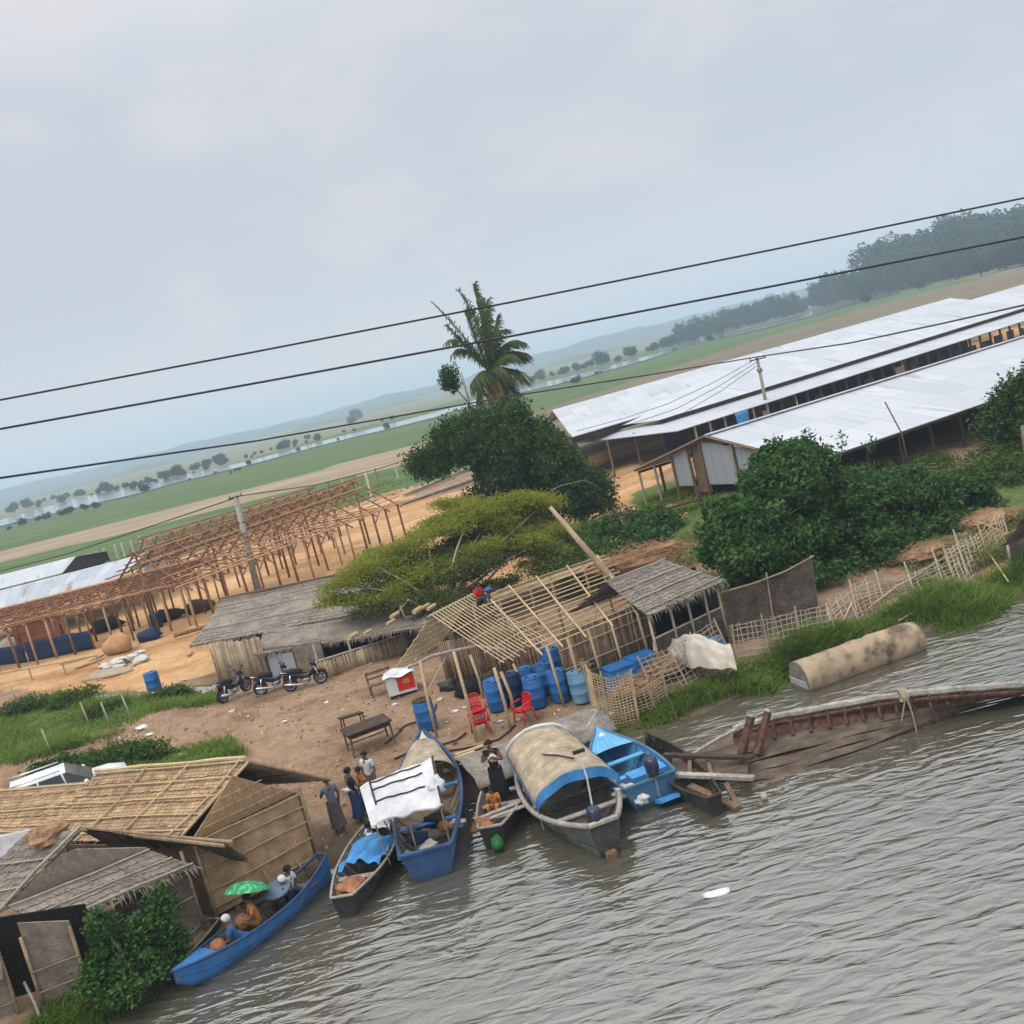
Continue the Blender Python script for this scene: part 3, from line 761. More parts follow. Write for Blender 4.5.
def build_hills():
    # low ridges far beyond the river, each a long rounded mound
    hm = mat('wooded far hill', (.02, .035, .022), (.04, .06, .035), .02, .95, 0, coord='Object')
    hm2 = mat('dry far hill', (.07, .085, .045), (.15, .15, .085), .01, .95, 0, coord='Object')
    def ridge(name, pts, Y, depth, base, seed, m):
        rr = random.Random(seed); mb = MB(); n = len(pts)
        P = []
        for x, y in pts:
            p = atd(x, y - (9 if m is hm else 4), Y); P.append(p)
        xs = [p.x for p in P]; hs = [max(p.z, base + 3) for p in P]
        def H(x):
            for i in range(n - 1):
                if xs[i] <= x <= xs[i + 1]:
                    t = (x - xs[i]) / (xs[i + 1] - xs[i]); t = t * t * (3 - 2 * t); return hs[i] * (1 - t) + hs[i + 1] * t
            return hs[0] if x < xs[0] else hs[-1]
        ph = [rr.uniform(0, 6) for _ in range(4)]
        def fn(u, v):
            x = xs[0] + (xs[-1] - xs[0]) * u
            k = math.sin(v * PI)
            h = base + (H(x) - base) * k ** .8
            h += k * 1.6 * (math.sin(x * .021 + ph[0]) + math.sin(x * .05 + ph[1] + 3 * v) + .7 * math.sin(x * .13 + ph[2] + 5 * v))
            return V((x, Y + depth * (v - .5), h if k > .01 else base - 3))
        mb.grid(fn, 260, 12)
        tag(mb.build(name, m, None, True), kind='structure')
    ridge('hill', [(-900, 722), (-200, 548), (0, 499), (50, 487), (107, 474), (162, 460), (200, 449), (256, 439), (330, 420), (400, 401), (460, 388), (507, 371), (547, 360), (607, 344), (656, 333), (720, 318), (805, 297), (860, 285), (1000, 250), (1500, 110)], 2600, 900, 1, 1, hm)
    ridge('hill', [(-900, 736), (0, 505), (107, 480), (256, 445), (400, 409), (507, 381), (650, 342), (800, 305), (1000, 254)], 1500, 300, 1, 2, hm2)
build_hills()
def build_haze():
    mb = MB(); mb.box((0, 2600, 34), (9000, 6400, 72))
    m = bpy.data.materials.new('air'); m.use_nodes = True; nt = m.node_tree
    nt.nodes.remove(nt.nodes['Principled BSDF'])
    pv = nt.nodes.new('ShaderNodeVolumePrincipled'); pv.inputs['Color'].default_value = (.66, .84, 1.0, 1); pv.inputs['Density'].default_value = HAZE
    pv.inputs['Anisotropy'].default_value = .0
    nt.links.new(pv.outputs[0], nt.nodes['Material Output'].inputs['Volume'])
    tag(mb.build('haze', m), kind='stuff')
HAZE = .00055
# ------------------------------------------------------------------ thatch, walls, poles
def lerp(a, b, t): return V(a) * (1 - t) + V(b) * t

def thatch(parent, q, m='thatch_grey', courses=5, name='roof', sag=.05, lift=.06, jag=.07, fringe=.22, cell=.14, batten=None, under=None):
    if m in ('thatch_grey', 'thatch_dark'): courses = courses * 2 + 1; lift = .03; jag *= .75; cell = .07
    """q = ridge A, ridge B, eave C (under B), eave D (under A): overlapping ragged courses and a hanging fringe"""
    A, B, C, D = [V(p) for p in q]
    nrm = (D - A).cross(B - A).normalized()
    if nrm.z < 0: nrm = -nrm
    L = ((B - A).length + (C - D).length) / 2; H = ((D - A).length + (C - B).length) / 2
    rr = random.Random(int(L * 1000) + courses)
    ph = rr.uniform(0, 6)
    def P(u, v, off=0.0):
        u2 = min(max(u, -.02), 1.02)
        p = (A * (1 - u2) + B * u2) * (1 - v) + (D * (1 - u2) + C * u2) * v
        s = -sag * 4 * v * (1 - v) + .03 * math.sin(u * L * 1.3 + ph) * math.sin(v * H * 1.9 + ph)
        return p + nrm * (s + off)
    mb = MB(); nu = max(6, int(L / cell))
    for c in range(courses):
        v0 = c / courses - (.02 if c else 0); v1 = (c + 1) / courses
        jr = [rr.uniform(-1, 1) * jag for _ in range(nu + 1)]
        jl = [rr.uniform(.6, 1.3) * lift for _ in range(nu + 1)]
        rows = []
        for k in range(4):
            t = k / 3
            row = []
            for i in range(nu + 1):
                u = i / nu
                v = v0 + (v1 - v0) * t + (jr[i] / H if k == 3 else 0)
                row.append((P(u, v, jl[i] * t + .012), (u * L + c * 3.7, v * H)))
            rows.append(row)
        bot = [(P(i / nu, v1 + jr[i] / H, -.03), (i / nu * L, v1 * H)) for i in range(nu + 1)]
        rows.append(bot)
        vs = [x[0] for r in rows for x in r]; us = [x[1] for r in rows for x in r]
        w = nu + 1
        mb.add(vs, [(j * w + i, j * w + i + 1, (j + 1) * w + i + 1, (j + 1) * w + i) for j in range(len(rows) - 1) for i in range(nu)], us)
    # underside
    mb.add([P(0, 0, -.05), P(1, 0, -.05), P(1, 1, -.04), P(0, 1, -.04)], [(0, 1, 2, 3)], [(0, 0), (L, 0), (L, H), (0, H)])
    # loose straw: hanging at the eave and lying on the slope
    def straw(p, d, w):
        s = d.cross(nrm); s = s.normalized() * w if s.length > 1e-6 else V((w, 0, 0))
        mb.add([p - s, p + s, p + d], [(0, 1, 2)], [(p.x * 3, 0), (p.x * 3 + .03, 0), (p.x * 3, .3)])
    down = (D - A).normalized()
    if fringe:
        for i in range(int(L / .035)):
            u = rr.random()
            p = P(u, 1.0, rr.uniform(-.03, .05))
            straw(p, (down * .55 + V((rr.uniform(-.25, .25), rr.uniform(-.25, .25), -.75))) * fringe * rr.uniform(.3, 1.1), .016)
    for i in range(int(L * H * (16 if m == 'thatch_weave' else 45))):
        u, v = rr.random(), rr.random()
        p = P(u, v, .05)
        straw(p, (down + nrm * rr.uniform(.02, .25) + V((rr.uniform(-.4, .4), 0, 0))) * rr.uniform(.1, .34), .010)
    o = mb.build(name, m, parent)
    if batten:
        for v in batten:
            b = MB(); b.tube([P(u / 8, v, lift + .05) + V((0, 0, rr.uniform(-.01, .01))) for u in range(9)], .022, 5); b.build('batten', 'bamboo_grey' if m != 'thatch_brown' and m != 'thatch_weave' else 'bamboo', parent)
    return P

def pole_part(parent, pts, r, m='bamboo_grey', name='post', n=6):
    mb = MB(); mb.tube(pts, r, n); return mb.build(name, m, parent, True)

def wall(parent, q, m, name='wall', th=.05, jit=.02):
    mb = MB(); mb.slab(q, th, 8, 5, 0, jit); return mb.build(name, m, parent)

def slats(parent, a, b, ztop, m, name='slat_wall', r=.036):
    """upright split canes set side by side"""
    a, b = V(a), V(b); L = (b - a).length; n = int(L / (r * 1.9)); rr = random.Random(n); mb = MB()
    for i in range(n + 1):
        p = lerp(a, b, i / n); q = V((p.x + rr.uniform(-.02, .02), p.y, ztop + rr.uniform(-.06, .05)))
        mb.tube([p + V((rr.uniform(-.01, .01), rr.uniform(-.012, .012), -.15)), q], r * rr.uniform(.8, 1.1), 5)
    return mb.build(name, m, parent, True)

# ------------------------------------------------------------------ house A: brown plaited house at the water's edge
def house_a():
    apex = at(247, 761, 3.6); ridge = at(96, 774, 3.3); eL = at(177, 839, 2.3); eR = at(330, 779, 2.3)
    dr = ridge - apex; dr2 = V((dr.x, dr.y, 0)).normalized()
    bL = at(216, 916, .35); bR = at(318, 860, .4)
    t = thing('bamboo_house', 'brown bamboo house with plaited tan roof whose gable wall faces the river', 'house', (bL + bR) / 2)
    far = 1.0
    P = thatch(t, (apex, ridge, eL + dr * 1.0, eL), 'thatch_weave', 6, 'roof', .06, .04, .035, .1, batten=(.02, .22, .45, .68, .9))
    for u in (0.02, .35, .62):
        mb = MB(); mb.tube([P(u + .03 * v, v, .1) for v in (0, .25, .5, .75, 1)], .025, 5); mb.build('batten', 'bamboo', t)
    thatch(t, (ridge, apex, eR, eR + dr), 'thatch_brown', 6, 'roof', .05, .05, .06, .16)
    # lower roof section running on behind
    r2a = ridge + dr2 * .05 + V((0, 0, -.22)); r2b = r2a + dr * 1.1; e2 = eL + dr + V((0, 0, -.12))
    thatch(t, (r2a, r2b, e2 + dr * 1.1, e2), 'thatch_weave', 6, 'rear_roof', .06, .04, .04, .1, batten=(.05, .4, .75))
    mb = MB(); mb.tube([lerp(apex, ridge, i / 6) + V((0, 0, .1 + .02 * math.sin(i * 2))) for i in range(-0, 7)], .05, 6); mb.build('ridge_pole', 'bamboo', t)
    # front wall
    tL = eL + (bR - bL).normalized() * .38; tR = eR - (bR - bL).normalized() * .35
    wl = V((bL.x, bL.y, 2.28)); wr = V((bR.x, bR.y, 2.28))
    inn = dr2 * .12
    wall(t, (bL, bR, wr, wl), 'mat_wall')
    wa = V((lerp(wl, wr, .5).x, lerp(wl, wr, .5).y, apex.z - .12)); k = 0
    gb = MB(); nn = 10
    for i in range(nn):
        u0, u1 = i / nn, (i + 1) / nn
        h = lambda u: 2.3 + (apex.z - .18 - 2.3) * (1 - abs(2 * u - 1))
        a, b = lerp(wl, wr, u0), lerp(wl, wr, u1)
        q = [V((a.x, a.y, 2.3)), V((b.x, b.y, 2.3)), V((b.x, b.y, max(h(u1), 2.31))), V((a.x, a.y, max(h(u0), 2.31)))]
        gb.slab([p + dr2 * .1 for p in q], .04)
    gb.build('gable_wall', 'mat_wall', t)
    side = dr2 * 5.2
    wall(t, (bL + side, bL, wl, wl + side - V((0, 0, .2))), 'mat_brown'); wall(t, (bR, bR + side, wr + side - V((0, 0, .2)), wr), 'mat_brown')
    wall(t, (bR + side, bL + side, wl + side - V((0, 0, .2)), wr + side - V((0, 0, .2))), 'mat_brown')
    n = -dr2
    out = lambda u, z: V((lerp(bL, bR, u).x, lerp(bL, bR, u).y, z)) + n * .05
    for z in (.55, 1.02, 1.5, 1.95, 2.28):
        mb = MB(); mb.tube([out(u, z + .03 * math.sin(u * 5 + z * 3)) for u in (-.02, .25, .5, .75, 1.02)], .026, 6); mb.build('batten', 'batten_tan', t)
    for z in (2.55, 2.8, 3.05):
        w = .5 * (1 - (z - 2.3) / 1.25)
        mb = MB(); mb.tube([out(.5 - w, z), out(.5 + w, z)], .014, 5); mb.build('batten', 'batten_tan', t)
    for i in range(9):
        u = .12 + i * .095; h = 2.3 + 1.1 * (1 - abs(2 * u - 1))
        mb = MB(); mb.tube([out(u, 2.3), out(u + .02 * math.sin(i * 7), h)], .014, 5); mb.build('lath', 'bamboo_dark', t)
    for u in (-.005, 1.005):
        pole_part(t, [out(u, -.4), out(u, 2.4)], .05, 'bamboo_dark')
    for u, h in ((.55, .9), (.86, .75), (.33, .5)):
        pole_part(t, [out(u, -.5) + n * .25, out(u - .08, h) + n * .06], .035, 'bamboo_dark', 'stake')
    for a, b in ((apex, eL), (apex, eR)):
        mb = MB(); mb.tube([lerp(a, b, k / 4) - dr2 * .04 + V((0, 0, -.02)) for k in range(5)], .04, 6); mb.build('rafter', 'bamboo_dark' if b is eR else 'bamboo', t)
house_a()

# ------------------------------------------------------------------ house B: grey hut with an awning
def house_b():
    y0 = 23.4
    t = thing('thatched_hut', 'old grey thatched hut with a ragged awning over its dark doorway', 'hut', (-12, 22, .4))
    apex = at(82, 829, 3.0); lf = at(-2, 914, 1.7); rt = at(222, 844, 2.35)
    back = at(22, 838, 2.95) - apex
    thatch(t, (apex + back, apex, lf, lf + back), 'thatch_grey', 5, 'roof', .05, .05, .06, .2, batten=(.35, .7))
    back2 = V((.1, 1.0, -.95))
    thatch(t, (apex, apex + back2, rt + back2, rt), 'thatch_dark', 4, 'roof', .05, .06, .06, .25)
    mb = MB(); mb.tube([apex + V((.05, -.08, .12)), lerp(apex, lf, .5) + V((0, -.1, .12)), lf + V((-.2, -.15, -.1))], .042, 6); mb.build('rafter', 'bamboo_grey', t)
    mb = MB(); mb.tube([apex + V((-.05, -.05, .1)), lerp(apex, rt, .5) + V((0, -.1, .1)), rt + V((.3, -.1, .02))], .045, 6); mb.build('rafter', 'bamboo_dark', t)
    mb = MB(); mb.tube([lerp(apex, rt, .4) + V((0, -.12, .04)), rt + V((.1, -.15, .0))], .05, 6); mb.build('rafter', 'bamboo_dark', t)
    # front gable, plaited
    gl = at(-8, 916, 1.72); gr_ = at(148, 853, 2.42)
    mb = MB()
    for i in range(10):
        u0, u1 = i / 10, (i + 1) / 10
        f = lambda u: (lerp(gl, gr_, u), lerp(lf, apex, min(u / .55, 1)) if u < .55 else lerp(apex, rt, (u - .55) / .75))
        a, b = f(u0), f(u1)
        top = lambda p, q: V((p.x, p.y, max(q.z - .05, p.z + .03)))
        mb.slab([a[0], b[0], top(b[0], b[1]), top(a[0], a[1])], .04)
    mb.build('gable_wall', 'mat_wall_grey', t)
    # awning
    aTL, aTR, aBR, aBL = at(10, 908, 2.0), at(150, 851, 2.45), at(196, 865, 1.95), at(50, 929, 1.72)
    thatch(t, (aTL, aTR, aBR, aBL), 'thatch_grey', 2, 'awning', .04, .03, .05, .3, batten=(.03, .5, .97))
    for u in (0, .33, .66, 1):
        mb = MB(); mb.tube([lerp(aTL, aTR, u) - V((0, 0, .06)), lerp(aBL, aBR, u) + (lerp(aBL, aBR, u) - lerp(aTL, aTR, u)) * .12 - V((0, 0, .05))], .022, 5); mb.build('rafter', 'bamboo_dark', t)
    # walls below: left panel, doorway, panel, receding wall, right panel
    def col(x, y, z=.35): p = at(x, y, z); return p
    w0, w1, w2, w3 = col(-60, 1052), col(22, 1018), col(46, 1010), col(92, 992)
    tz = 2.0
    T = lambda p, z=tz: V((p.x, p.y, z))
    wall(t, (w0, w1, T(w1, 2.75), T(w0, 2.95)), 'mat_wall_grey'); wall(t, (w2, w3, T(w3, 2.1), T(w2, 2.45)), 'mat_wall_grey')
    wall(t, (w0 + V((-.2, .6, 0)), w3 + V((.1, .7, 0)), T(w3 + V((.1, .7, 0)), 2.1), T(w0 + V((-.2, .6, 0)), 2.9)), 'inside_shade', 'inner_wall')  # black sheet behind the doorway, its colour gives the indoor shade
    w4 = at(205, 926, .3)
    mid = at(165, 938, .3)
    wall(t, (w3 + V((0, .5, 0)), mid, T(mid, 1.75), T(w3 + V((0, .5, 0)), 1.6)), 'mat_black')
    wall(t, (mid, w4, T(w4, 2.0), T(mid, 1.8)), 'mat_wall_grey')
    for a, zz in ((.25, .9), (.25, 1.5)):
        mb = MB(); mb.tube([T(mid, zz) + V((.03, -.06, 0)), T(w4, zz + .25) + V((.03, -.06, 0))], .022, 5); mb.build('batten', 'bamboo_grey', t)
    for p, h in ((w1, 2.3), (w2, 2.15), (w3, 2.0), (w4, 2.3), (mid, 1.85)):
        pole_part(t, [p + V((0, -.05, -.5)), T(p, h) + V((0, -.05, 0))], .045, 'bamboo_dark')
    for z in (.8, 1.3):
        mb = MB(); mb.tube([T(w2, z) + V((0, -.07, 0)), T(w3, z) + V((0, -.07, 0))], .02, 5); mb.build('batten', 'bamboo_dark', t)
        mb = MB(); mb.tube([T(w0, z) + V((0, -.07, 0)), T(w1, z) + V((0, -.07, 0))], .02, 5); mb.build('batten', 'bamboo_dark', t)
    mb = MB(); sx = w1 + V((-.35, -.25, 0)); mb.slab([T(sx, 1.5), T(sx + V((.45, -.12, 0)), 1.5), T(sx + V((.5, .0, 0)), 2.05), T(sx + V((.05, .1, 0)), 2.05)], .03); mb.build('shutter', 'mat_wall_grey', t)
    # things on and round it
    s = [at(-12, 866, 2.05), at(20, 858, 2.2), at(38, 831, 2.75), at(-12, 842, 2.75)]
    mb = MB(); mb.slab([p + V((0, -.1, .14)) for p in s], .02, 8, 8, 0, .02); tag(mb.build('tarpaulin', 'white_cloth', None, True, s[0]), 'white tarpaulin sheet lying on the grey thatched roof', 'tarpaulin')
    rr = random.Random(4); mb = MB(); c = at(47, 836, 2.95)
    mb.blob(c, (.55, .4, .3), 3, 14, .2)
    for i in range(260):
        a = rr.uniform(0, 6.28); p = c + V((math.cos(a) * .5 * rr.random(), math.sin(a) * .35 * rr.random(), rr.uniform(-.1, .28))); d = V((rr.uniform(-1, 1), rr.uniform(-1, 1), rr.uniform(-.6, .3))).normalized() * rr.uniform(.15, .35)
        w = d.orthogonal().normalized() * .012; mb.add([p - w, p + w, p + d], [(0, 1, 2)])
    tag(mb.build('straw_bundle', 'dry_brush', None, False, c), 'loose brown straw bundle heaped on the hut roof beside the white sheet', 'straw bundle')
    for (x0, y0_, x1, y1, lab) in ((44, 1030, 24, 982, 'crooked grey pole leaning near the doorway of the grey hut'), (81, 992, 76, 962, 'short weathered stake standing beside the bush at the hut')):
        a, b = at(x0, y0_, .2), at(x1, y1, 1.1)
        mb = MB(); mb.tube([a, lerp(a, b, .5) + V((.04, 0, 0)), b], .035, 6); tag(mb.build('wooden_stake', 'wood_grey', None, True, a), lab, 'stake')
house_b()

# ------------------------------------------------------------------ huts in the middle and on the right
def hut_middle():
    t = thing('thatched_hut', 'long grey thatched hut with a shaded front counter behind the motorbikes', 'hut', G(300, 680))
    A, B = at(222, 601, 4.0), at(420, 560, 4.0); D, C = at(189, 647, 2.9), at(330, 626, 2.9)
    dB = B - A; C = D + dB
    P = thatch(t, (A, B, C, D), 'thatch_grey', 6, 'roof', .08, .07, .09, .3, batten=(.03, .36, .66))
    nb = V((-dB.y, dB.x, 0)).normalized()
    Bk = V((A.x, A.y, 0)) - V((D.x, D.y, 0)); hd = nb * abs(Bk.dot(nb))
    thatch(t, (B, A, A + hd - V((0, 0, 1.1)), B + hd - V((0, 0, 1.1))), 'thatch_grey', 5, 'roof', .06, .07, .08, .2)
    mb = MB(); mb.tube([lerp(A, B, i / 5) + V((0, 0, .09)) for i in range(6)], .09, 6); mb.build('ridge_pole', 'thatch_dark', t)
    # lower awning
    aA, aB, aC, aD = at(318, 627, 2.95), at(425, 596, 2.95), at(424, 628, 2.45), at(252, 655, 2.45)
    aA = aD + V((.3, 1.8, .52))
    aB = aC + V((.3, 1.8, .52))
    thatch(t, (aA, aB, aC, aD), 'thatch_grey', 3, 'awning', .1, .07, .09, .25)
    # walls
    b0, b1, b2 = G(221, 684), G(270, 677), G(338, 682)
    T = lambda p, z: V((p.x, p.y, z))
    slats(t, b0, b1, 3.1, 'cane_pale')
    e1 = b1 + (b1 - b0).normalized() * 3.2
    wall(t, (b1 + V((0, .05, 0)), e1, T(e1, 2.6), T(b1 + V((0, .05, 0)), 2.6)), 'mat_wall_grey')
    door = [lerp(b1, b0, -.06) + V((0, -.06, 0)), lerp(b1, b0, -.55) + V((0, -.06, 0))]
    mb = MB(); mb.slab([door[0], door[1], T(door[1], 2.3), T(door[0], 2.3)], .04); mb.build('door', 'zinc_grey', t)
    c0, c1 = G(322, 680), G(408, 652)
    slats(t, c0, c1, 2.0, 'cane_pale', 'counter_wall')
    e2 = c0 + V((-.2, 2.3, 0)); e3 = c1 + V((.8, 2.6, 0))
    wall(t, (e2, e3, T(e3, 2.62), T(e2, 2.62)), 'inside_shade', 'inner_wall')  # blackened sheet paints the shade behind the counter
    wall(t, (c1, e3, T(e3, 2.6), T(c1, 2.2)), 'mat_wall_grey')
    bk0, bk1 = b0 + hd * 1.6, e3 + hd * .3
    wall(t, (bk0, b0, T(b0, 2.85), T(bk0, 2.85)), 'mat_wall_grey')
    wall(t, (bk1, bk0, T(bk0, 2.85), T(bk1, 2.85)), 'mat_wall_grey')
    for u, h in ((0, 2.7), (.38, 2.65), (.62, 2.65), (1, 2.6)):
        p = lerp(c0, c1, u); pole_part(t, [T(p, .6) + V((0, -.06, 0)), T(p, h) + V((0, .2, 0))], .05, 'bark_grey')
    for p in (b0, b1): pole_part(t, [T(p, .8) + V((0, -.07, 0)), T(p, 2.9)], .05, 'bamboo_dark')
    mb = MB(); mb.tube([T(c0, 2.03), T(c1, 2.03)], .04, 6); mb.build('counter_rail', 'bamboo_grey', t)
hut_middle()

def hut_right():
    A, B, C, D = at(606, 582, 3.9), at(664, 560, 3.9), at(726, 580, 2.85), at(648, 616, 2.85)
    t = thing('thatched_hut', 'small open grey thatched hut on thin posts beside the big green bush', 'hut', G(690, 615))
    thatch(t, (A, B, C, D), 'thatch_grey', 6, 'roof', .05, .06, .08, .28, batten=(.02, .32, .62, .9))
    dn = C - B; bk = V((-dn.x, -dn.y, dn.z)) * .8
    thatch(t, (B, A, A + bk, B + bk), 'thatch_grey', 5, 'roof', .05, .06, .08, .2)
    T = lambda p, z: V((p.x, p.y, z))
    f0, f1 = lerp(D, C, .05) + (A - D) * .12, lerp(D, C, .95) + (B - C) * .12
    g = gz(f0.x, f0.y); bz = lambda p: V((p.x, p.y, gz(p.x, p.y)))
    for u in (0, .3, .55, .8, 1):
        p = lerp(f0, f1, u); pole_part(t, [bz(p) - V((0, 0, .2)), T(p, 2.95)], .045, 'bamboo_grey')
    w0, w1 = lerp(f0, f1, 0) + V((-.3, 1.6, 0)), lerp(f0, f1, 1) + V((-.3, 1.6, 0))
    wall(t, (bz(w0), bz(w1), T(w1, 3.2), T(w0, 3.2)), 'inside_shade', 'inner_wall')  # the dark under this roof is painted by a black sheet
    wall(t, (bz(f1), bz(w1), T(w1, 3.1), T(f1, 2.9)), 'mat_black')
    wall(t, (bz(f0), bz(f1), T(f1, 1.95), T(f0, 1.95)), 'mat_black', 'front_wall')
    mb = MB(); mb.tube([T(f0, 1.98), T(f1, 1.98)], .035, 5); mb.build('rail', 'bamboo_grey', t)
hut_right()

def hut_edge():
    # only a corner of its roof reaches into the picture
    A, C, D = at(1026, 517, 2.35), at(1060, 560, 1.3), at(1003, 545, 1.3)
    B = A + V((2.5, 1.2, 0)); C = D + V((2.5, 1.2, 0))
    t = thing('thatched_hut', 'grey thatched roof corner of a hut standing on the brown slope above the fallen fence', 'hut', (A.x, A.y, gz(A.x, A.y)))
    thatch(t, (A, B, C, D), 'thatch_grey', 4, 'roof', .04, .05, .06, .2)
    thatch(t, (B, A, A * 2 - D + V((0, 0, D.z - A.z)) * 2, B * 2 - C + V((0, 0, C.z - B.z)) * 2), 'thatch_grey', 4, 'roof', .04, .05, .06, .2)
    for q in (D + V((.3, .3, 0)), C):
        pole_part(t, [V((q.x, q.y, gz(q.x, q.y) - .2)), V((q.x, q.y, q.z))], .05, 'bamboo_grey')
    p0, p1 = D + V((.35, .5, 0)), C + V((0, .5, 0))
    wall(t, (V((p0.x, p0.y, gz(p0.x, p0.y))), V((p1.x, p1.y, gz(p1.x, p1.y))), V((p1.x, p1.y, 1.5)), V((p0.x, p0.y, 1.5))), 'mat_wall_grey')
hut_edge()

# ------------------------------------------------------------------ bamboo roof frame sheds
def bamboo_sheds():
    # long frame behind
    A, B, C, D = at(497, 592, 4.0), at(600, 557, 4.0), at(636, 610, 2.8), at(546, 646, 2.8)
    t = thing('bamboo_shed', 'unroofed bamboo shed with long pale roof battens against a brown slat wall', 'shed', G(600, 660))
    n = 15
    for i in range(n):
        v = i / (n - 1); a, b = lerp(A, D, v), lerp(B, C, v); d = (b - a).normalized()
        rr = random.Random(i); j = rr.uniform(-.35, .2)
        mb = MB(); mb.tube([a - d * (.7 + j) , lerp(a, b, .5) + V((0, 0, rr.uniform(-.04, .02))), b + d * (.15 + rr.uniform(-.1, .25))], .024, 5); mb.build('batten', 'bamboo', t)
    for i, u in enumerate((-.1, .12, .38, .68, .98)):
        a, b = lerp(A, B, u), lerp(D, C, u); d = (b - a).normalized()
        mb = MB(); mb.tube([a - d * .1 + V((0, 0, .05)), b + d * .5 + V((0, 0, .05))], .032, 6); mb.build('rafter', 'bamboo', t)
    A2 = A + (A - D); B2 = B + (B - C); A2.z = D.z; B2.z = C.z
    for i in range(8):
        v = i / 7; a, b = lerp(A, A2, v), lerp(B, B2, v)
        mb = MB(); mb.tube([a, b], .024, 5); mb.build('batten', 'bamboo', t)
    for u in (.1, .5, .9):
        mb = MB(); mb.tube([lerp(A, B, u) + V((0, 0, .05)), lerp(A2, B2, u)], .03, 5); mb.build('rafter', 'bamboo', t)
    mb = MB(); mb.tube([A, B], .05, 6); mb.build('ridge_pole', 'bamboo_dark', t)
    T = lambda p, z: V((p.x, p.y, z)); bz = lambda p: V((p.x, p.y, gz(p.x, p.y)))
    w0, w1 = at(556, 664, 1.4), at(652, 628, 1.4)
    w0, w1 = lerp(D, C, .08) + V((.15, .55, 0)), lerp(D, C, 1.12) + V((.15, .5, 0))
    slats(t, bz(w0), bz(w1), 2.9, 'cane_brown')
    s0 = w0 + V((-.6, 2.6, 0)); slats(t, bz(s0 - V((3.5, -.6, 0))), bz(s0), 2.8, 'cane_brown')
    for z in (1.7, 2.35):
        mb = MB(); mb.tube([T(w0, z) - V((0, .07, 0)), T(w1, z) - V((0, .07, 0))], .025, 5); mb.build('wall_batten', 'bamboo_grey', t)
    for u in (0, .22, .45, .7, 1.0):
        p = lerp(D, C, u); pole_part(t, [bz(p) + V((.1, .25, -.2)), p + V((.02, .12, -.05))], .045, 'bamboo')
    for u in (0, .5, 1.0):
        p = lerp(A, B, u); pole_part(t, [bz(p) - V((0, 0, .2)), p - V((0, 0, .02))], .05, 'bamboo_dark')
        p = lerp(A2, B2, u); pole_part(t, [bz(p) - V((0, 0, .2)), p - V((0, 0, .02))], .05, 'bamboo_dark')
    # gable frame in front
    F = at(432, 615, 3.7); fl = at(396, 668, 2.55); fr = at(503, 662, 2.55)
    axis = V((1.35, 1.6, 0)) * 1.1; axis2 = axis
    t2 = thing('bamboo_shed', 'gabled bamboo roof frame standing open over the red chairs', 'shed', G(470, 735))
    nb = 14
    for i in range(nb):
        u = i / (nb - 1); o = axis * u; rr = random.Random(50 + i)
        d = (fr - F).normalized()
        mb = MB(); mb.tube([F + o - d * .12, lerp(F, fr, .5) + o + V((0, 0, -.03)), fr + o + d * (rr.uniform(-.1, .25) + (.45 if i == nb - 1 else 0))], .021, 5); mb.build('rafter', 'bamboo', t2)
        d = (fl - F).normalized()
        mb = MB(); mb.tube([F + o - d * .1, fl + o + d * rr.uniform(-.08, .15)], .02, 5); mb.build('rafter', 'bamboo', t2)
    for v in (.12, .34, .56, .78, .97):
        a = lerp(F, fr, v); mb = MB(); mb.tube([a - axis * .05 - V((0, 0, .04)), a + axis * 1.05 - V((0, 0, .04))], .022, 5); mb.build('batten', 'bamboo_grey', t2)
    for v in [k / 6 for k in range(1, 7)]:
        a = lerp(F, fl, v); mb = MB(); mb.tube([a - axis * .03 + V((0, 0, .03)), a + axis * 1.0 + V((0, 0, .03))], .02, 5); mb.build('batten', 'bamboo', t2)
    mb = MB(); mb.tube([F - axis * .1, F + axis * 1.2], .045, 6); mb.build('ridge_pole', 'bamboo_grey', t2)
    # crooked tie beam and the posts
    a, b = at(408, 668, 2.35), at(506, 650, 2.45)
    mb = MB(); mb.tube([a, at(432, 656, 2.5), at(452, 651, 2.55), at(478, 646, 2.5), b], [.05, .065, .06, .055, .045], 7); mb.build('tie_beam', 'bark_grey', t2)
    for bx, by, tx, ty in ((437, 738, 420, 662), (477, 742, 449, 632), (483, 698, 470, 655), (510, 728, 494, 668), (514, 712, 501, 672), (526, 700, 513, 664)):
        bb = G(bx, by, -.2); z = 3.5 if tx == 449 else 2.6
        z = up(bb, tx, ty); top = V((bb.x + .02, bb.y, min(z, 3.6)))
        pole_part(t2, [bb, lerp(bb, top, .5) + V((.02, 0, 0)), at(tx, ty, min(z, 3.6)) if abs(at(tx, ty, min(z, 3.6)).y - bb.y) < 1.5 else top], .05, 'bamboo', 'post', 7)
    p0, p1 = at(428, 690, 1.8), at(447, 655, 2.4)
    mb = MB(); mb.tube([p0, p1], .025, 5); mb.build('brace', 'bamboo_grey', t2)
    # the thick mast leaning over the huts
    b0 = G(662, 637); top = at(550, 507, 6.4)
    t3 = MB(); t3.tube([b0 - V((0, 0, .1)), lerp(b0, top, .35) + V((.05, 0, -.03)), lerp(b0, top, .7), top], [.15, .13, .11, .07], 10)
    tag(t3.build('mast', mat('bare pale trunk', (.36, .25, .16), (.47, .35, .24), 3, .7, .1), None, True, b0), 'thick bare tree trunk leaning across the bamboo shed roof', 'log')
bamboo_sheds()
# ------------------------------------------------------------------ market under construction: raw timber frames
def bz(p, dz=0.0): return V((p[0], p[1], gz(p[0], p[1]) + dz))
def TZ(p, z): return V((p[0], p[1], z))

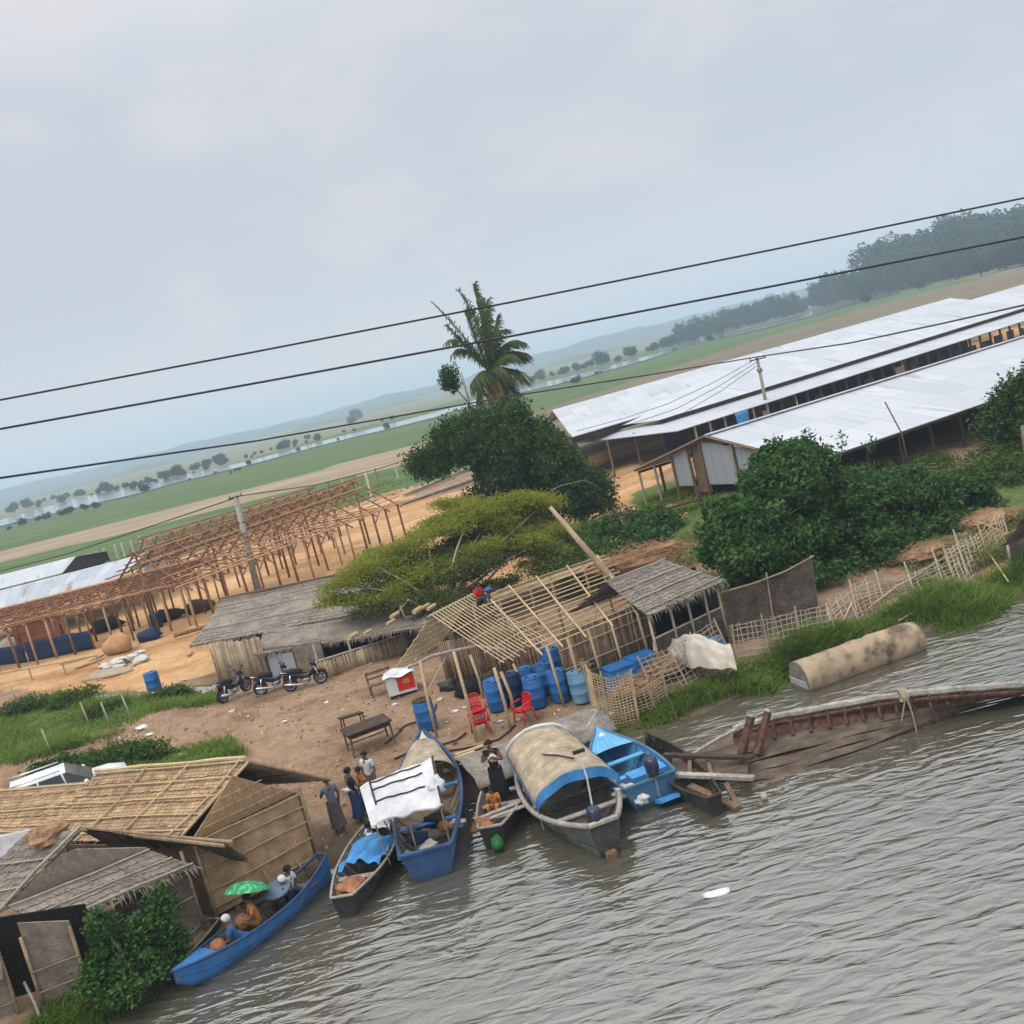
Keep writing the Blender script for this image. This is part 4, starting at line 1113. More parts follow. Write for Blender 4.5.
def timber_frame(label, P0, P1, half, ze, zr, nbay, npur, zig=True, seed=1, tone='wood_red', rows=(0, 1, 2)):
    """open gabled frame: front eave P0->P1, the ridge half a span behind it"""
    rr = random.Random(seed)
    P0, P1 = V((P0[0], P0[1], 0)), V((P1[0], P1[1], 0))
    ax = (P1 - P0); L = ax.length; ax.normalize(); nb = V((-ax.y, ax.x, 0))
    t = thing('unfinished_building', label, 'building frame', bz(lerp(P0, P1, .5)), 0, 'unfinished timber market frames')
    def pt(u, k, z): return TZ(P0 + ax * (u * L) + nb * (half * k), z)
    for i in range(nbay + 1):
        u = i / nbay
        for k in rows:
            if k == 1 and i % 2: continue
            b = pt(u, k, 0); j = rr.uniform(-.06, .06)
            mb = MB(); z = ze if k != 1 else zr
            r = rr.uniform(.055, .085)
            mb.tube([bz(b, -.2) + V((j, 0, 0)), TZ(b, z)], [r * 1.15, r], 6); mb.build('post', rr.choice([tone, tone, 'wood_red_light']), t, True)
            if k != 1 and rr.random() < .6:
                d = ax * rr.choice((-1, 1)) * .8
                if 0 < i < nbay:
                    mb = MB(); mb.tube([TZ(b, ze - .85), TZ(b + d, ze - .05)], .04, 5); mb.build('knee_brace', tone, t)
        mb = MB(); e = rr.uniform(.3, .6); s = (ze - zr) / half
        mb.tube([pt(u, 0, ze) - nb * e + V((0, 0, s * e)), pt(u, 1, zr)], .07, 5); mb.build('rafter', tone, t)
        mb = MB(); mb.tube([pt(u, 2, ze) + nb * e + V((0, 0, s * e)), pt(u, 1, zr)], .07, 5); mb.build('rafter', tone, t)
        mb = MB(); mb.tube([pt(u, 0, ze - .03), pt(u, 2, ze - .03)], .05, 5); mb.build('tie_beam', rr.choice([tone, 'wood_red_light']), t)
        if zig and i < nbay:
            mb = MB(); u2 = (i + .5) / nbay; u3 = (i + 1) / nbay
            mb.tube([pt(u, 1, zr), pt(u2, 1.0, zr - .9), pt(u3, 1, zr)], .045, 5); mb.build('web_brace', tone, t)
    for k, z in ((0, ze), (2, ze), (1, zr)):
        mb = MB(); mb.tube([pt(-.03, k, z + .03), pt(.5, k, z), pt(1.03, k, z + .03)], .06, 5); mb.build('eave_beam' if k != 1 else 'ridge_beam', rr.choice([tone, 'wood_red_light']), t)
    mb = MB(); mb.tube([pt(0, 1.0, zr - .9), pt(1, 1.0, zr - .9)], .05, 5); mb.build('chord_beam', tone, t)
    for side in (0, 1):
        for q in range(npur):
            v = (q + .4) / npur; k = v if side == 0 else 2 - v; z = ze + (zr - ze) * v
            a = rr.uniform(-.06, .04); b = 1 + rr.uniform(-.05, .06)
            mb = MB(); mb.tube([pt(a, k, z + .07), pt((a + b) / 2, k + rr.uniform(-.02, .02), z + .07 + rr.uniform(-.03, .03)), pt(b, k, z + .07)], .04, 5)
            mb.build('purlin', rr.choice([tone, tone, 'wood_red_light']), t)
    return pt
def frames():
    timber_frame('open red timber frame nearest the sand road, over the brick stack and white sacks', at(-90, 650, 4.0), at(178, 583, 4.0), 3.4, 3.9, 4.75, 14, 10, True, 2)
    timber_frame('open timber frame with tall zigzag trusses reaching the dark green tree', at(186, 590, 3.6), at(398, 508, 3.6), 3.8, 3.9, 6.3, 14, 9, True, 5)
    timber_frame('low timber frame behind the concrete pole, nearer the green field', at(165, 563, 3.6), at(335, 512, 3.4), 3.4, 3.7, 5.7, 13, 7, True, 9, 'wood_red')
frames()

def zinc_shed(name, label, A, B, C, D, m, gable='inside_shade', posts=4, thick=.05):
    """gabled shed: ridge A->B, near eave D->C; the far slope mirrors the near one"""
    t = thing(name, label, 'shed', bz(lerp(D, C, .5)), 0, 'metal roofed market sheds')
    mb = MB(); mb.slab([D, C, B, A], thick, 6, 3); mb.build('roof', m, t)
    n = V((-(B - A).y, (B - A).x, 0)).normalized(); h = abs((A - D).dot(n))
    D2, C2 = A + n * h + V((0, 0, D.z - A.z)), B + n * h + V((0, 0, C.z - B.z))
    mb = MB(); mb.slab([A, B, C2, D2], thick, 6, 3); mb.build('roof', m, t)
    for P, Q, Rr in ((D, A, D2), (C, B, C2)):
        mb = MB(); z0 = P.z - 1.0
        mb.add([TZ(P, z0), TZ(Rr, z0), Rr - V((0, 0, .07)), Q - V((0, 0, .07)), P - V((0, 0, .07))], [(0, 1, 2, 3, 4)])
        if gable: mb.build('gable_wall', gable, t)  # a black gable paints the shade under the roof
    for i in range(posts):
        for a, b in ((D, C), (D2, C2)):
            p = lerp(a, b, (i + .03) / (posts - .94)); mb = MB(); mb.tube([bz(p, -.2), p - V((0, 0, .06))], .07, 6); mb.build('post', 'wood_red', t)
    return t
zinc_shed('market_shed', 'bright metal roofed shed farthest from the river beside the green field', at(-60, 590, 4.6), at(76, 556, 4.6), at(62, 573, 3.9), at(-60, 604, 3.9), 'zinc', 'inside_shade', 4)
zinc_shed('market_shed', 'patched metal roofed shed with one rusty sheet beside the bright roof', at(-60, 606, 4.9), at(146, 553, 4.9), at(119, 579, 3.9), at(-60, 628, 3.9), 'zinc_rust', None, 6)
def loose_sheets():
    for (x0, y0, x1, y1, lab) in ((143, 566, 152, 582, 'grey metal sheet standing upright at the end of the patched roof'), (155, 560, 166, 578, 'second metal sheet leaning on the timber frame beside the patched roof')):
        a, b = at(x0, y0, 4.9), at(x1, y1, 3.3); w = V((.55, .25, 0))
        b = TZ(a + V((.1, -.2, 0)), 3.3)
        mb = MB(); mb.slab([b, b + w, a + w, a], .03); tag(mb.build('metal_sheet', 'zinc_grey', None, False, b), lab, 'metal sheet')
loose_sheets()

# ------------------------------------------------------------------ big metal market halls on the right
def halls():
    # nearer hall
    zr, ze = 5.7, 4.05
    R0, R1 = at(706, 436, zr), at(1024, 337, zr)
    ax = (R1 - R0); ax = V((ax.x, ax.y, 0)).normalized(); n = V((ax.y, -ax.x, 0))
    Ec = at(850, 456, ze); w = (Ec - R0).dot(n)
    w = 7.4
    L = 46
    A, B = R0, R0 + ax * L
    D, C = TZ(A + n * w, ze), TZ(B + n * w, ze)
    D2, C2 = TZ(A - n * w, ze), TZ(B - n * w, ze)
    t = thing('market_hall', 'long white metal roofed hall nearest the bushes, with a grey sheet gable', 'market hall', bz(lerp(A, B, .5)))
    mb = MB(); mb.slab([D, C, B, A], .06, 20, 4); mb.build('roof', 'zinc', t)
    mb = MB(); mb.slab([A, B, C2, D2], .06, 20, 4); mb.build('roof', 'zinc', t)
    mb = MB(); mb.box(lerp(A, B, .5) + V((0, 0, .06)), (L, .35, .05), math.atan2(ax.y, ax.x)); mb.build('ridge_cap', 'zinc', t)
    for a, b in ((A, D), (A, D2)):
        mb = MB(); mb.tube([a - ax * .08, b - ax * .08], .09, 4); mb.build('barge_board', 'wood_brown', t)
    # gable sheets with a doorway
    g = ax * .15
    def gp(k, z): return TZ(A + g + n * (w * k), z)
    def rz(k): return zr - .1 - (zr - ze) * abs(k)
    for k0, k1, zb in ((-.12, .55, 3.05), (.55, .98, 3.2), (-.5, -.28, 3.0)):
        mb = MB(); mb.slab([gp(k0, zb), gp(k1, zb), gp(k1, rz(k1)), gp(k0, rz(k0))], .04); mb.build('gable_sheet', 'zinc_grey', t)
    mb = MB(); mb.slab([gp(-.28, 2.6) + g, gp(-.12, 2.6) + g, gp(-.12, rz(-.12)) + g, gp(-.28, rz(-.28)) + g], .04); mb.build('door', 'wood_brown', t)
    for k in (-.98, -.75, -.5, -.28, -.12, .25, .55, .98):
        b = gp(k, 0) - g * .5; mb = MB(); mb.tube([bz(b, -.2), TZ(b, rz(k) - .04)], .07, 6); mb.build('post', 'bamboo_grey' if k < -.6 else 'wood_brown', t)
    for i in range(22):
        for s in (1, -1):
            p = A + ax * (1.5 + i * 2.15) + n * (s * (w - .25)); mb = MB(); mb.tube([bz(p, -.2), TZ(p, ze - .05)], .085, 6); mb.build('post', 'wood_dark' if s > 0 else 'wood_brown', t)
    for s in (1, -1):
        mb = MB(); p = A + n * (s * (w - .2)); mb.tube([TZ(p, ze - .14), TZ(p + ax * L, ze - .14)], .08, 4); mb.build('eave_beam', 'wood_brown', t)
    # farther hall: ridge far, two tiers with a dark clerestory line
    T0 = at(552, 410, 7.0); lineL = at(572, 437, 5.25); ey = at(580, 446, 4.7)
    T1 = at(950, 298, 7.0)
    bx = (T1 - T0); bx = V((bx.x, bx.y, 0)).normalized(); bn = V((bx.y, -bx.x, 0))
    d1 = (lineL - T0).dot(bn); d2 = d1 + 3.6
    L2 = (T1 - T0).length
    sk = (lineL - T0).dot(bx) / d1
    q = lambda s, d, z: TZ(T0 + bx * (s + sk * d) + bn * d, z)
    t = thing('market_hall', 'farther white metal hall with a two tier roof and a hipped wing', 'market hall', bz(q(L2 / 2, d2, 0)))
    def sheet(pts, name='roof', m='zinc', nu=14):
        mb = MB(); mb.slab(pts, .06, nu, 3); return mb.build(name, m, t)
    zl = 5.25
    sC = (at(684, 401, zl) - T0).dot(bx) - sk * d1 + 1
    sheet([q(0, d1, zl), q(sC, d1, zl), q(sC, 0, 7.0), q(0, 0, 7.0)])
    sheet([q(sC, d1 * .55, 7 - (7 - zl) * .55), q(L2, d1 * .55, 7 - (7 - zl) * .55), q(L2, 0, 7.0), q(sC, 0, 7.0)])
    sheet([q(0, 0, 7.0), q(L2, 0, 7.0), q(L2, -d1, zl), q(0, -d1, zl)])
    sW = (at(650, 427, 4.75) - T0).dot(bx)
    sheet([q(-.2, d2, 4.4), q(sW + 3, d2, 4.4), q(sW + 3, d1 - .6, 4.72), q(-.2, d1 - .6, 4.72)], 'lower_roof')
    mb = MB(); mb.slab([q(0, d1 - .3, 4.7), q(sC, d1 - .3, 4.7), q(sC, d1 - .3, 5.2), q(0, d1 - .3, 5.2)], .05); mb.build('clerestory', 'wood_dark', t)
    # hipped wing to the right of it: pyramid end, then a long lower tier
    ap = at(741, 367, 6.75); h0 = at(660, 420, 5.0); h1 = at(1024, 308, 5.0)
    wx = (h1 - h0); wx = V((wx.x, wx.y, 0)).normalized(); wn = V((wx.y, -wx.x, 0))
    Lw = (T1 - h0).dot(wx)
    r1 = ap + wx * (Lw * .8)
    o = lambda s, d, z: TZ(h0 + wx * s + wn * d, z)
    da = (ap - h0).dot(wn)
    sa = (ap - h0).dot(wx)
    tr = TZ(ap + bx * (L2 - (ap - T0).dot(bx)), 6.9)
    mb = MB(); mb.add([h0, o(Lw, 0, 5.0), tr, ap], [(0, 1, 2, 3)], [(0, 0), (Lw, 0), (Lw, 5), (sa, 5)])
    mb.add([h0, ap, o(0, 2 * da, 5.0)], [(0, 1, 2)], [(0, 0), (4, 5), (8, 0)])
    mb.build('hip_roof', 'zinc', t)
    ev = at(623, 437, 4.5); de = 4.6; se = 0
    ze2 = 4.35
    mb = MB(); mb.slab([o(-se * 0 - abs(de) * .5, de, ze2), o(Lw, de, ze2), o(Lw, -.35, 4.66), o(.1, -.35, 4.66)], .06, 14, 3); mb.build('lower_roof', 'zinc', t)
    mb = MB(); mb.slab([o(0, -.2, 4.6), o(Lw, -.2, 4.6), o(Lw, -.2, 4.97), o(0, -.2, 4.97)], .05); mb.build('clerestory', 'wood_dark', t)
    mb = MB(); mb.slab([o(-abs(de) * .5, de, ze2), o(.1, -.35, 4.66), o(.1, 2 * da, 4.66), o(-abs(de) * .5, 2 * da - de, ze2)], .06); mb.build('hip_end', 'zinc', t)
    # walls and posts below
    rr = random.Random(3)
    for i in range(40):
        p = o(-.5 + i * Lw / 40, de - .3, 0)
        mb = MB(); mb.tube([bz(p, -.2), TZ(p, ze2 - .05)], .11 if i > 5 else .09, 5); mb.build('post', 'wood_dark' if i > 5 else 'bamboo_grey', t)
    for i in range(6):
        p = q(i * 2.6, d2 - .3, 0); mb = MB(); mb.tube([bz(p, -.2), TZ(p, 4.5)], .09, 5); mb.build('post', 'wood_brown', t)
    # mostly dark sheets between the posts, added to make the interior look shaded
    for i in range(26):
        s = 7 + i * (Lw - 8) / 26; p = o(s, de - 1.0, 0); wd = rr.uniform(.6, 1.3); h = rr.uniform(1.3, 1.95)
        if rr.random() < .1: continue
        mb = MB(); mb.slab([bz(p), bz(p + wx * wd), TZ(p + wx * wd, gz(p.x, p.y) + h), TZ(p, gz(p.x, p.y) + h)], .05); mb.build('shade_panel', rr.choice(['navy_sheet', 'wood_dark', 'wood_dark', 'inside_shade', 'concrete']), t)
    for a, b, m in ((0, sW + 1, 'navy_sheet'), ):
        p0, p1 = q(a, d1 + 2.5, 0), q(b, d1 + 2.5, 0)
        mb = MB(); mb.slab([bz(p0), bz(p1), TZ(p1, 4.9), TZ(p0, 4.9)], .05); mb.build('inner_wall', m, t)
    for s0, s1, mm in ((1, 16, 'navy_sheet'), (16.2, 30, 'inside_shade'), (30.4, 40, 'navy_sheet')):  # dark back sheets added so the open wing looks shaded inside
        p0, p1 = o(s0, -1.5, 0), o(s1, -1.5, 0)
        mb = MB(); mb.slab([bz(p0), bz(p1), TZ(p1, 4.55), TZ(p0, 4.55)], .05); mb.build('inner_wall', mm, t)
    p0 = q(0, d1 - .5, 0); p1 = q(0, -d1 + .5, 0)
    mb = MB(); mb.slab([bz(p1), bz(p0), TZ(p0, 5.1), TZ(p1, 5.1)], .05); mb.build('end_wall', 'navy_sheet', t)
    # blue sheet hanging inside the wing
    p = at(655, 440, 3.9)
    p = o(3.2, de + .15, 0); mb = MB(); mb.slab([TZ(p, 2.6), TZ(p + wx * 1.3, 2.6), TZ(p + wx * 1.3, 4.3), TZ(p, 4.3)], .03, 6, 6, 0, .08)
    tag(mb.build('blue_sheet', 'blue_tarp', None, True, TZ(p, 2.6)), 'blue plastic sheet hanging under the eave of the hipped hall', 'sheet')
    b0 = G(706, 520); mb = MB(); z = up(b0, 702, 485); mb.tube([b0 - V((0, 0, .1)), TZ(b0 + V((-.05, 0, 0)), z)], .11, 7); tag(mb.build('wooden_post', 'wood_dark', None, True, b0), 'single black post standing on the sandy path before the grey gable', 'post')
    a, b = G(672, 517), G(704, 508); mb = MB(); mb.tube([a + V((0, 0, .5)), b + V((0, 0, .5))], .06, 6)
    mb.tube([a - V((0, 0, .1)), a + V((0, 0, .55))], .05, 6); tag(mb.build('low_rail', 'wood_dark', None, True, a), 'low dark rail beside the black post on the sandy path', 'rail')
halls()

# ------------------------------------------------------------------ poles and cables
def power_pole(label, base, top_px, r0, r1, m, bits):
    z = up(base, *top_px); top = TZ(base, z)
    lean = at(top_px[0], top_px[1], z); top = V((lean.x, base.y, z))
    t = thing('power_pole', label, 'pole', base)
    mb = MB(); mb.tube([base - V((0, 0, .3)), lerp(base, top, .5), top], [r0, (r0 + r1) / 2, r1], 8); mb.build('shaft', m, t, True)
    d = (top - base)
    for h, L in bits:
        c = base + d * h; mb = MB(); mb.tube([c - V((L / 2, .12, 0)), c + V((L / 2, -.12, 0))], .05, 5); mb.build('cross_arm', 'wood_dark', t)
        for k in (-1, 1):
            mb = MB(); mb.lathe([(.03, 0), (.075, .03), (.04, .1), (.07, .14), (.0, .2)], 8, None, c + V((k * L * .42, 0, .05))); mb.build('insulator', 'concrete', t, True)
    return top
p1top = power_pole('leaning pale concrete pole rising behind the long thatched hut', G(258, 592), (235, 495), .24, .17, 'concrete', ((.98, .9), (.72, .4)))
p2top = power_pole('slim grey power pole standing in front of the white hall roofs', at(768, 414, 3.3) * 1.0, (756, 357), .15, .11, 'bark_grey', ((.96, 1.3), (.75, .4)))
def cables():
    def cable(label, pts, r, seg=24):
        P = []
        for (a, b) in zip(pts[:-1], pts[1:]):
            for i in range(seg):
                u = i / seg; p = lerp(a, b, u); p.z -= (b - a).length * .012 * 4 * u * (1 - u) * .5; P.append(p)
        P.append(V(pts[-1])); mb = MB(); mb.tube(P, r, 5); tag(mb.build('power_cable', 'wire', None, True, pts[0]), label, 'cable', 'power cables over the river bank')
    def ext(a, b, k): return a + (a - b) * k
    for (xa, ya, xb, yb, Y0, Y1, r, lab) in ((0, 400, 1024, 198, 18, 19, .017, 'highest of the three long black cables crossing the sky'), (0, 429, 1024, 237, 18, 19, .019, 'middle one of the three long black cables crossing the sky')):
        a, b = atd(xa, ya, Y0), atd(xb, yb, Y1)
        m = atd(512, (ya + yb) / 2 + 3, (Y0 + Y1) / 2)
        mb = MB(); P = [ext(a, m, 3.0), a, lerp(a, m, .5) - V((0, 0, .01)), m, lerp(m, b, .5) - V((0, 0, .01)), b, ext(b, m, 3.0)]
        mb.tube(P, r, 6); tag(mb.build('power_cable', 'wire', None, True, a), lab, 'cable', 'power cables over the river bank')
    a, b, c = atd(0, 478, 40), p2top, atd(1060, 297, 52)
    m = atd(512, 396, 64); a2 = atd(256, 441, 54)
    mb = MB(); mb.tube([ext(a, a2, 1.5), a, a2, m, lerp(m, b, .5) + V((0, 0, -.05)), V(b)], .045, 6); tag(mb.build('power_cable', 'wire', None, True, a), 'lowest long black cable running to the slim pole by the white roofs', 'cable', 'power cables over the river bank')
    mb = MB(); mb.tube([V(b), atd(850, 343, 68), atd(940, 324, 60), c, ext(c, V(b), .8)], .05, 6); tag(mb.build('power_cable', 'wire', None, True, b), 'black cable leaving the slim pole over the white roofs', 'cable', 'power cables over the river bank')
    for i, (x, y, z) in enumerate(((577, 431, 5.5), (586, 436, 5.4), (598, 437, 5.3))):
        e = at(x, y, z); s = V(b) - V((0, 0, .25 * i + .1)); mid = lerp(s, e, .5) - V((0, 0, .7 + .15 * i))
        mb = MB(); mb.tube([s, lerp(s, mid, .5) - V((0, 0, .15)), mid, lerp(mid, e, .5) - V((0, 0, .1)), e], .022, 4); tag(mb.build('service_wire', 'wire', None, True, e), ('top', 'middle', 'bottom')[i] + ' one of three thin wires sagging from the slim pole over the far roof', 'wire', 'thin wires over the halls')
    e0 = at(-80, 592, 6.2); mb = MB(); mb.tube([V(p1top) - V((0, 0, .2)), lerp(p1top, e0, .5) - V((0, 0, .5)), e0], .04, 5); tag(mb.build('power_cable', 'wire', None, True, p1top), 'sagging cable from the pale concrete pole across the field', 'cable')
    e1 = at(430, 452, 6.6); mb = MB(); mb.tube([V(p1top) - V((0, 0, .1)), lerp(p1top, e1, .35) - V((0, 0, .55)), lerp(p1top, e1, .7) - V((0, 0, .4)), e1], .035, 5); tag(mb.build('power_cable', 'wire', None, True, p1top), 'sagging cable from the pale concrete pole to the dark tree', 'cable')
cables()

def stake_row():
    pts = [(93, 562, 552), (101, 562, 550), (109, 561, 547), (120, 558, 543), (127, 557, 541), (136, 554, 539), (145, 551, 535), (154, 549, 537), (265, 513, 500), (277, 508, 497), (291, 503, 494), (305, 499, 489), (316, 495, 487), (332, 492, 481), (345, 486, 478), (358, 483, 474), (373, 496, 471), (379, 478, 468), (398, 472, 464)]
    for i, (x, y, yt) in enumerate(pts):
        b = G(x, y + 6); z = up(b, x - 2, yt); mb = MB(); r = .11 if i < 8 or i in (9, 14, 16, 18) else .085
        mb.box((b.x, b.y, (b.z + z) / 2 - .1), (r * 2, r * 2, max(z - b.z, .8) + .2), .3)
        o = mb.build('fence_post', 'pale_post' if i in (0, 1, 2, 3, 4, 5, 6, 7, 9, 14, 16, 18) else 'bamboo_dark', None, False, b)
        lab = 'pale concrete fence post in the row between the timber frames and green field' if i in (0, 1, 2, 3, 4, 5, 6, 7, 9, 14, 16, 18) else 'dark wooden fence post in the row between the timber frames and green field'
        tag(o, lab, 'fence post', 'pale posts along the field' if 'pale' in lab else 'dark posts along the field')
stake_row()
# ------------------------------------------------------------------ boats
def boat(name, label, stern, bow, W, Hd, m_out, m_in, m_rim, stern_w=.7, bow_rise=.35, stern_rise=.05, draft=.18, thwarts=3, flat=.55, rib=True, rim=.03, deck=0.0, m_deck=None, mid=.55, group=None, roll=0.0, z0=0.0, cat='boat', tip=.03):
    """an open wooden hull lofted from stern to bow; local x runs to the bow, z = 0 is the waterline"""
    stern, bow = V((stern[0], stern[1], 0)), V((bow[0], bow[1], 0))
    c = (stern + bow) / 2; d = bow - stern; L = d.length; rz = math.atan2(d.y, d.x)
    t = thing(name, label, cat, (0, 0, 0), 0, group)
    n = 22; m = 7
    def half(u):
        if u < mid: k = u / mid; return W / 2 * (stern_w + (1 - stern_w) * math.sin(k * PI / 2))
        k = (u - mid) / (1 - mid); return max(W / 2 * (1 - k ** 2.3), tip)
    def gun(u): return Hd - draft + bow_rise * max(0, (u - .45) / .55) ** 2 + stern_rise * max(0, (.4 - u) / .4) ** 2
    def keel(u): return -draft + (bow_rise + Hd * .55) * max(0, (u - .72) / .28) ** 2.2
    def sec(u, s, ins=0.0):
        w = max(half(u) - ins, .008); g = gun(u) - (0 if ins == 0 else .0); k = min(max(keel(u) + ins * 1.3, .05 - z0 if ins else -9), g - .01)
        a = abs(s); y = w * (a ** .6 if a > 0 else 0) * (1 if s > 0 else -1)
        y = w * min(1, (flat * min(a / .35, 1) + (1 - flat) * max(0, (a - .35) / .65) ** .8)) * (1 if s >= 0 else -1)
        z = k + (g - k) * max(0, (a - .3) / .7) ** 1.15
        return V((-L / 2 + L * u, y, z))
    out = MB(); out.grid(lambda a, b: sec(b, (a * 2 - 1)), 2 * m, n)
    out.add([sec(0, (i / (2 * m)) * 2 - 1) for i in range(2 * m + 1)], [tuple(range(2 * m, -1, -1))])
    o = out.build('hull', m_out, t, True)
    inn = MB(); inn.grid(lambda a, b: sec(.012 + b * .975, (1 - a * 2), .045), 2 * m, n)
    inn.add([sec(.012, 1 - (i / (2 * m)) * 2, .045) for i in range(2 * m + 1)], [tuple(range(2 * m, -1, -1))])
    inn.build('lining', m_in, t, True)
    for s in (1, -1):
        mb = MB(); mb.tube([sec(u / n, s) + V((0, 0, .01)) for u in range(n + 1)], rim, 6); mb.build('gunwale', m_rim, t, True)
    mb = MB(); a, b = sec(0, 1), sec(0, -1); mb.tube([a, b], rim, 6); mb.build('transom_rail', m_rim, t)
    for i in range(thwarts):
        u = .14 + .62 * (i + .5) / thwarts; z = gun(u) - .12; w = half(u) - .05
        mb = MB(); mb.box((-L / 2 + L * u, 0, z), (.2, 2 * w, .035)); mb.build('thwart', m_rim if rim > .025 else m_in, t)
    if rib:
        for i in range(9):
            u = .1 + .78 * i / 8
            mb = MB(); mb.tube([sec(u, s / 6, .055) for s in range(-6, 7)], .018, 4); mb.build('rib', m_in if rib is True else rib, t)
    if deck:
        u0 = 1 - deck; P = []
        mb = MB(); mb.grid(lambda a, b: V((-L / 2 + L * (u0 + (1 - u0) * b), (half(u0 + (1 - u0) * b)) * (a * 2 - 1) * .97, gun(u0 + (1 - u0) * b) + .02 + .05 * (1 - (a * 2 - 1) ** 2))), 6, 6)
        mb.build('deck', m_deck or m_rim, t)
    t.location = (c.x, c.y, z0); t.rotation_euler = (roll, 0, rz)
    Rm = Matrix.Rotation(rz, 3, 'Z') @ Matrix.Rotation(roll, 3, 'X')
    W_ = lambda x, y, z: Rm @ V((x, y, z)) + V((c.x, c.y, z0))
    return t, W_, L, half, gun, sec

def local(t, mb, name, m, smooth=False):
    """build a part from points given in the thing's own frame"""
    loc, rot = t.location.copy(), t.rotation_euler.copy()
    t.location = (0, 0, 0); t.rotation_euler = (0, 0, 0); o = mb.build(name, m, t, smooth); t.location = loc; t.rotation_euler = rot
    return o

def canopy(t, L, x0, x1, w0, w1, z0, z1, rise, m, name='canopy', th=.05, n=12, skirt=0.0, m_skirt=None, droop=.0, poles=True, wob=.0):
    """arched mat over a boat"""
    def P(u, v, off=0):
        a = (u * 2 - 1); x = x0 + (x1 - x0) * v; w = w0 + (w1 - w0) * v
        return V((x + .02 * math.sin(a * 9), w * math.sin(a * 1.35) / math.sin(1.35), z0 + (z1 - z0) * v + rise * math.cos(a * PI / 2) ** .9 - droop * math.sin(v * PI) + wob * math.sin(v * 7 + a * 4) + off))
    mb = MB(); mb.grid(lambda u, v: P(u, v), n, 10, lambda u, v: (u * 2.6 * w0, v * abs(x1 - x0)))
    k = len(mb.f); mb.grid(lambda u, v: P(u, v, -th), n, 10, lambda u, v: (u * 2.6 * w0, v * abs(x1 - x0)))
    for i in range(k, len(mb.f)): mb.f[i] = tuple(reversed(mb.f[i]))
    wdt = n + 1; off = (n + 1) * 11
    rim = [i for i in range(n)] + [j * wdt + n for j in range(10)] + [10 * wdt + i for i in range(n, 0, -1)] + [j * wdt for j in range(10, 0, -1)]
    for a, b in zip(rim, rim[1:] + rim[:1]): mb.f.append((a, off + a, off + b, b))
    o = local(t, mb, name, m, True)
    if skirt:
        for v in (0, ):
            mb = MB(); mb.grid(lambda u, q: P(u, v, -.0) + V((-.05 - .03 * math.sin(u * 20), 0, -skirt * q + .03)), n * 2, 2); local(t, mb, 'valance', m_skirt, True)
        for s in (0, 1):
            mb = MB(); mb.grid(lambda u, q: P(s, u, 0) + V((0, .02 * (1 if s else -1), .03 - skirt * .5 * q)), 12, 2); local(t, mb, 'valance', m_skirt, True)
    if poles:
        for v in (.03, .5, .97):
            for u in (.04, .96):
                p = P(u, v); mb = MB(); mb.tube([V((p.x, p.y * .97, .25)), p], .02, 5); local(t, mb, 'pole', 'bamboo_dark')
    return P

def outboard(t, x, y, z, tiller=True, m='bike_black', dirn=-1):
    """small outboard engine hung on a stern"""
    mb = MB(); mb.lathe([(.0, .50), (.12, .49), (.19, .42), (.21, .28), (.2, .14), (.15, .04), (.11, 0)], 12, Matrix.Diagonal((1.15, .85, 1)), (x, y, z)); e = local(t, mb, 'engine', m, True)
    mb = MB(); mb.box((x, y, z - .25), (.1, .07, .6)); mb.box((x, y, z - .58), (.28, .03, .09)); o = local(t, mb, 'engine_leg', 'steel')
    mb = MB(); mb.box((x + .12, y, z + .02), (.1, .24, .22)); local(t, mb, 'clamp', 'steel')
    if tiller:
        mb = MB(); mb.tube([V((x, y, z + .35)), V((x + .5, y - .1, z + .5)), V((x + .85, y - .15, z + .62))], .02, 5); local(t, mb, 'tiller', 'steel')

def goods(name, label, cat, c, r, m, seed=0, n=12, amp=.16, group=None):
    mb = MB(); mb.blob(c, r, seed, n, amp); return tag(mb.build(name, m, None, True, c), label, cat, group)

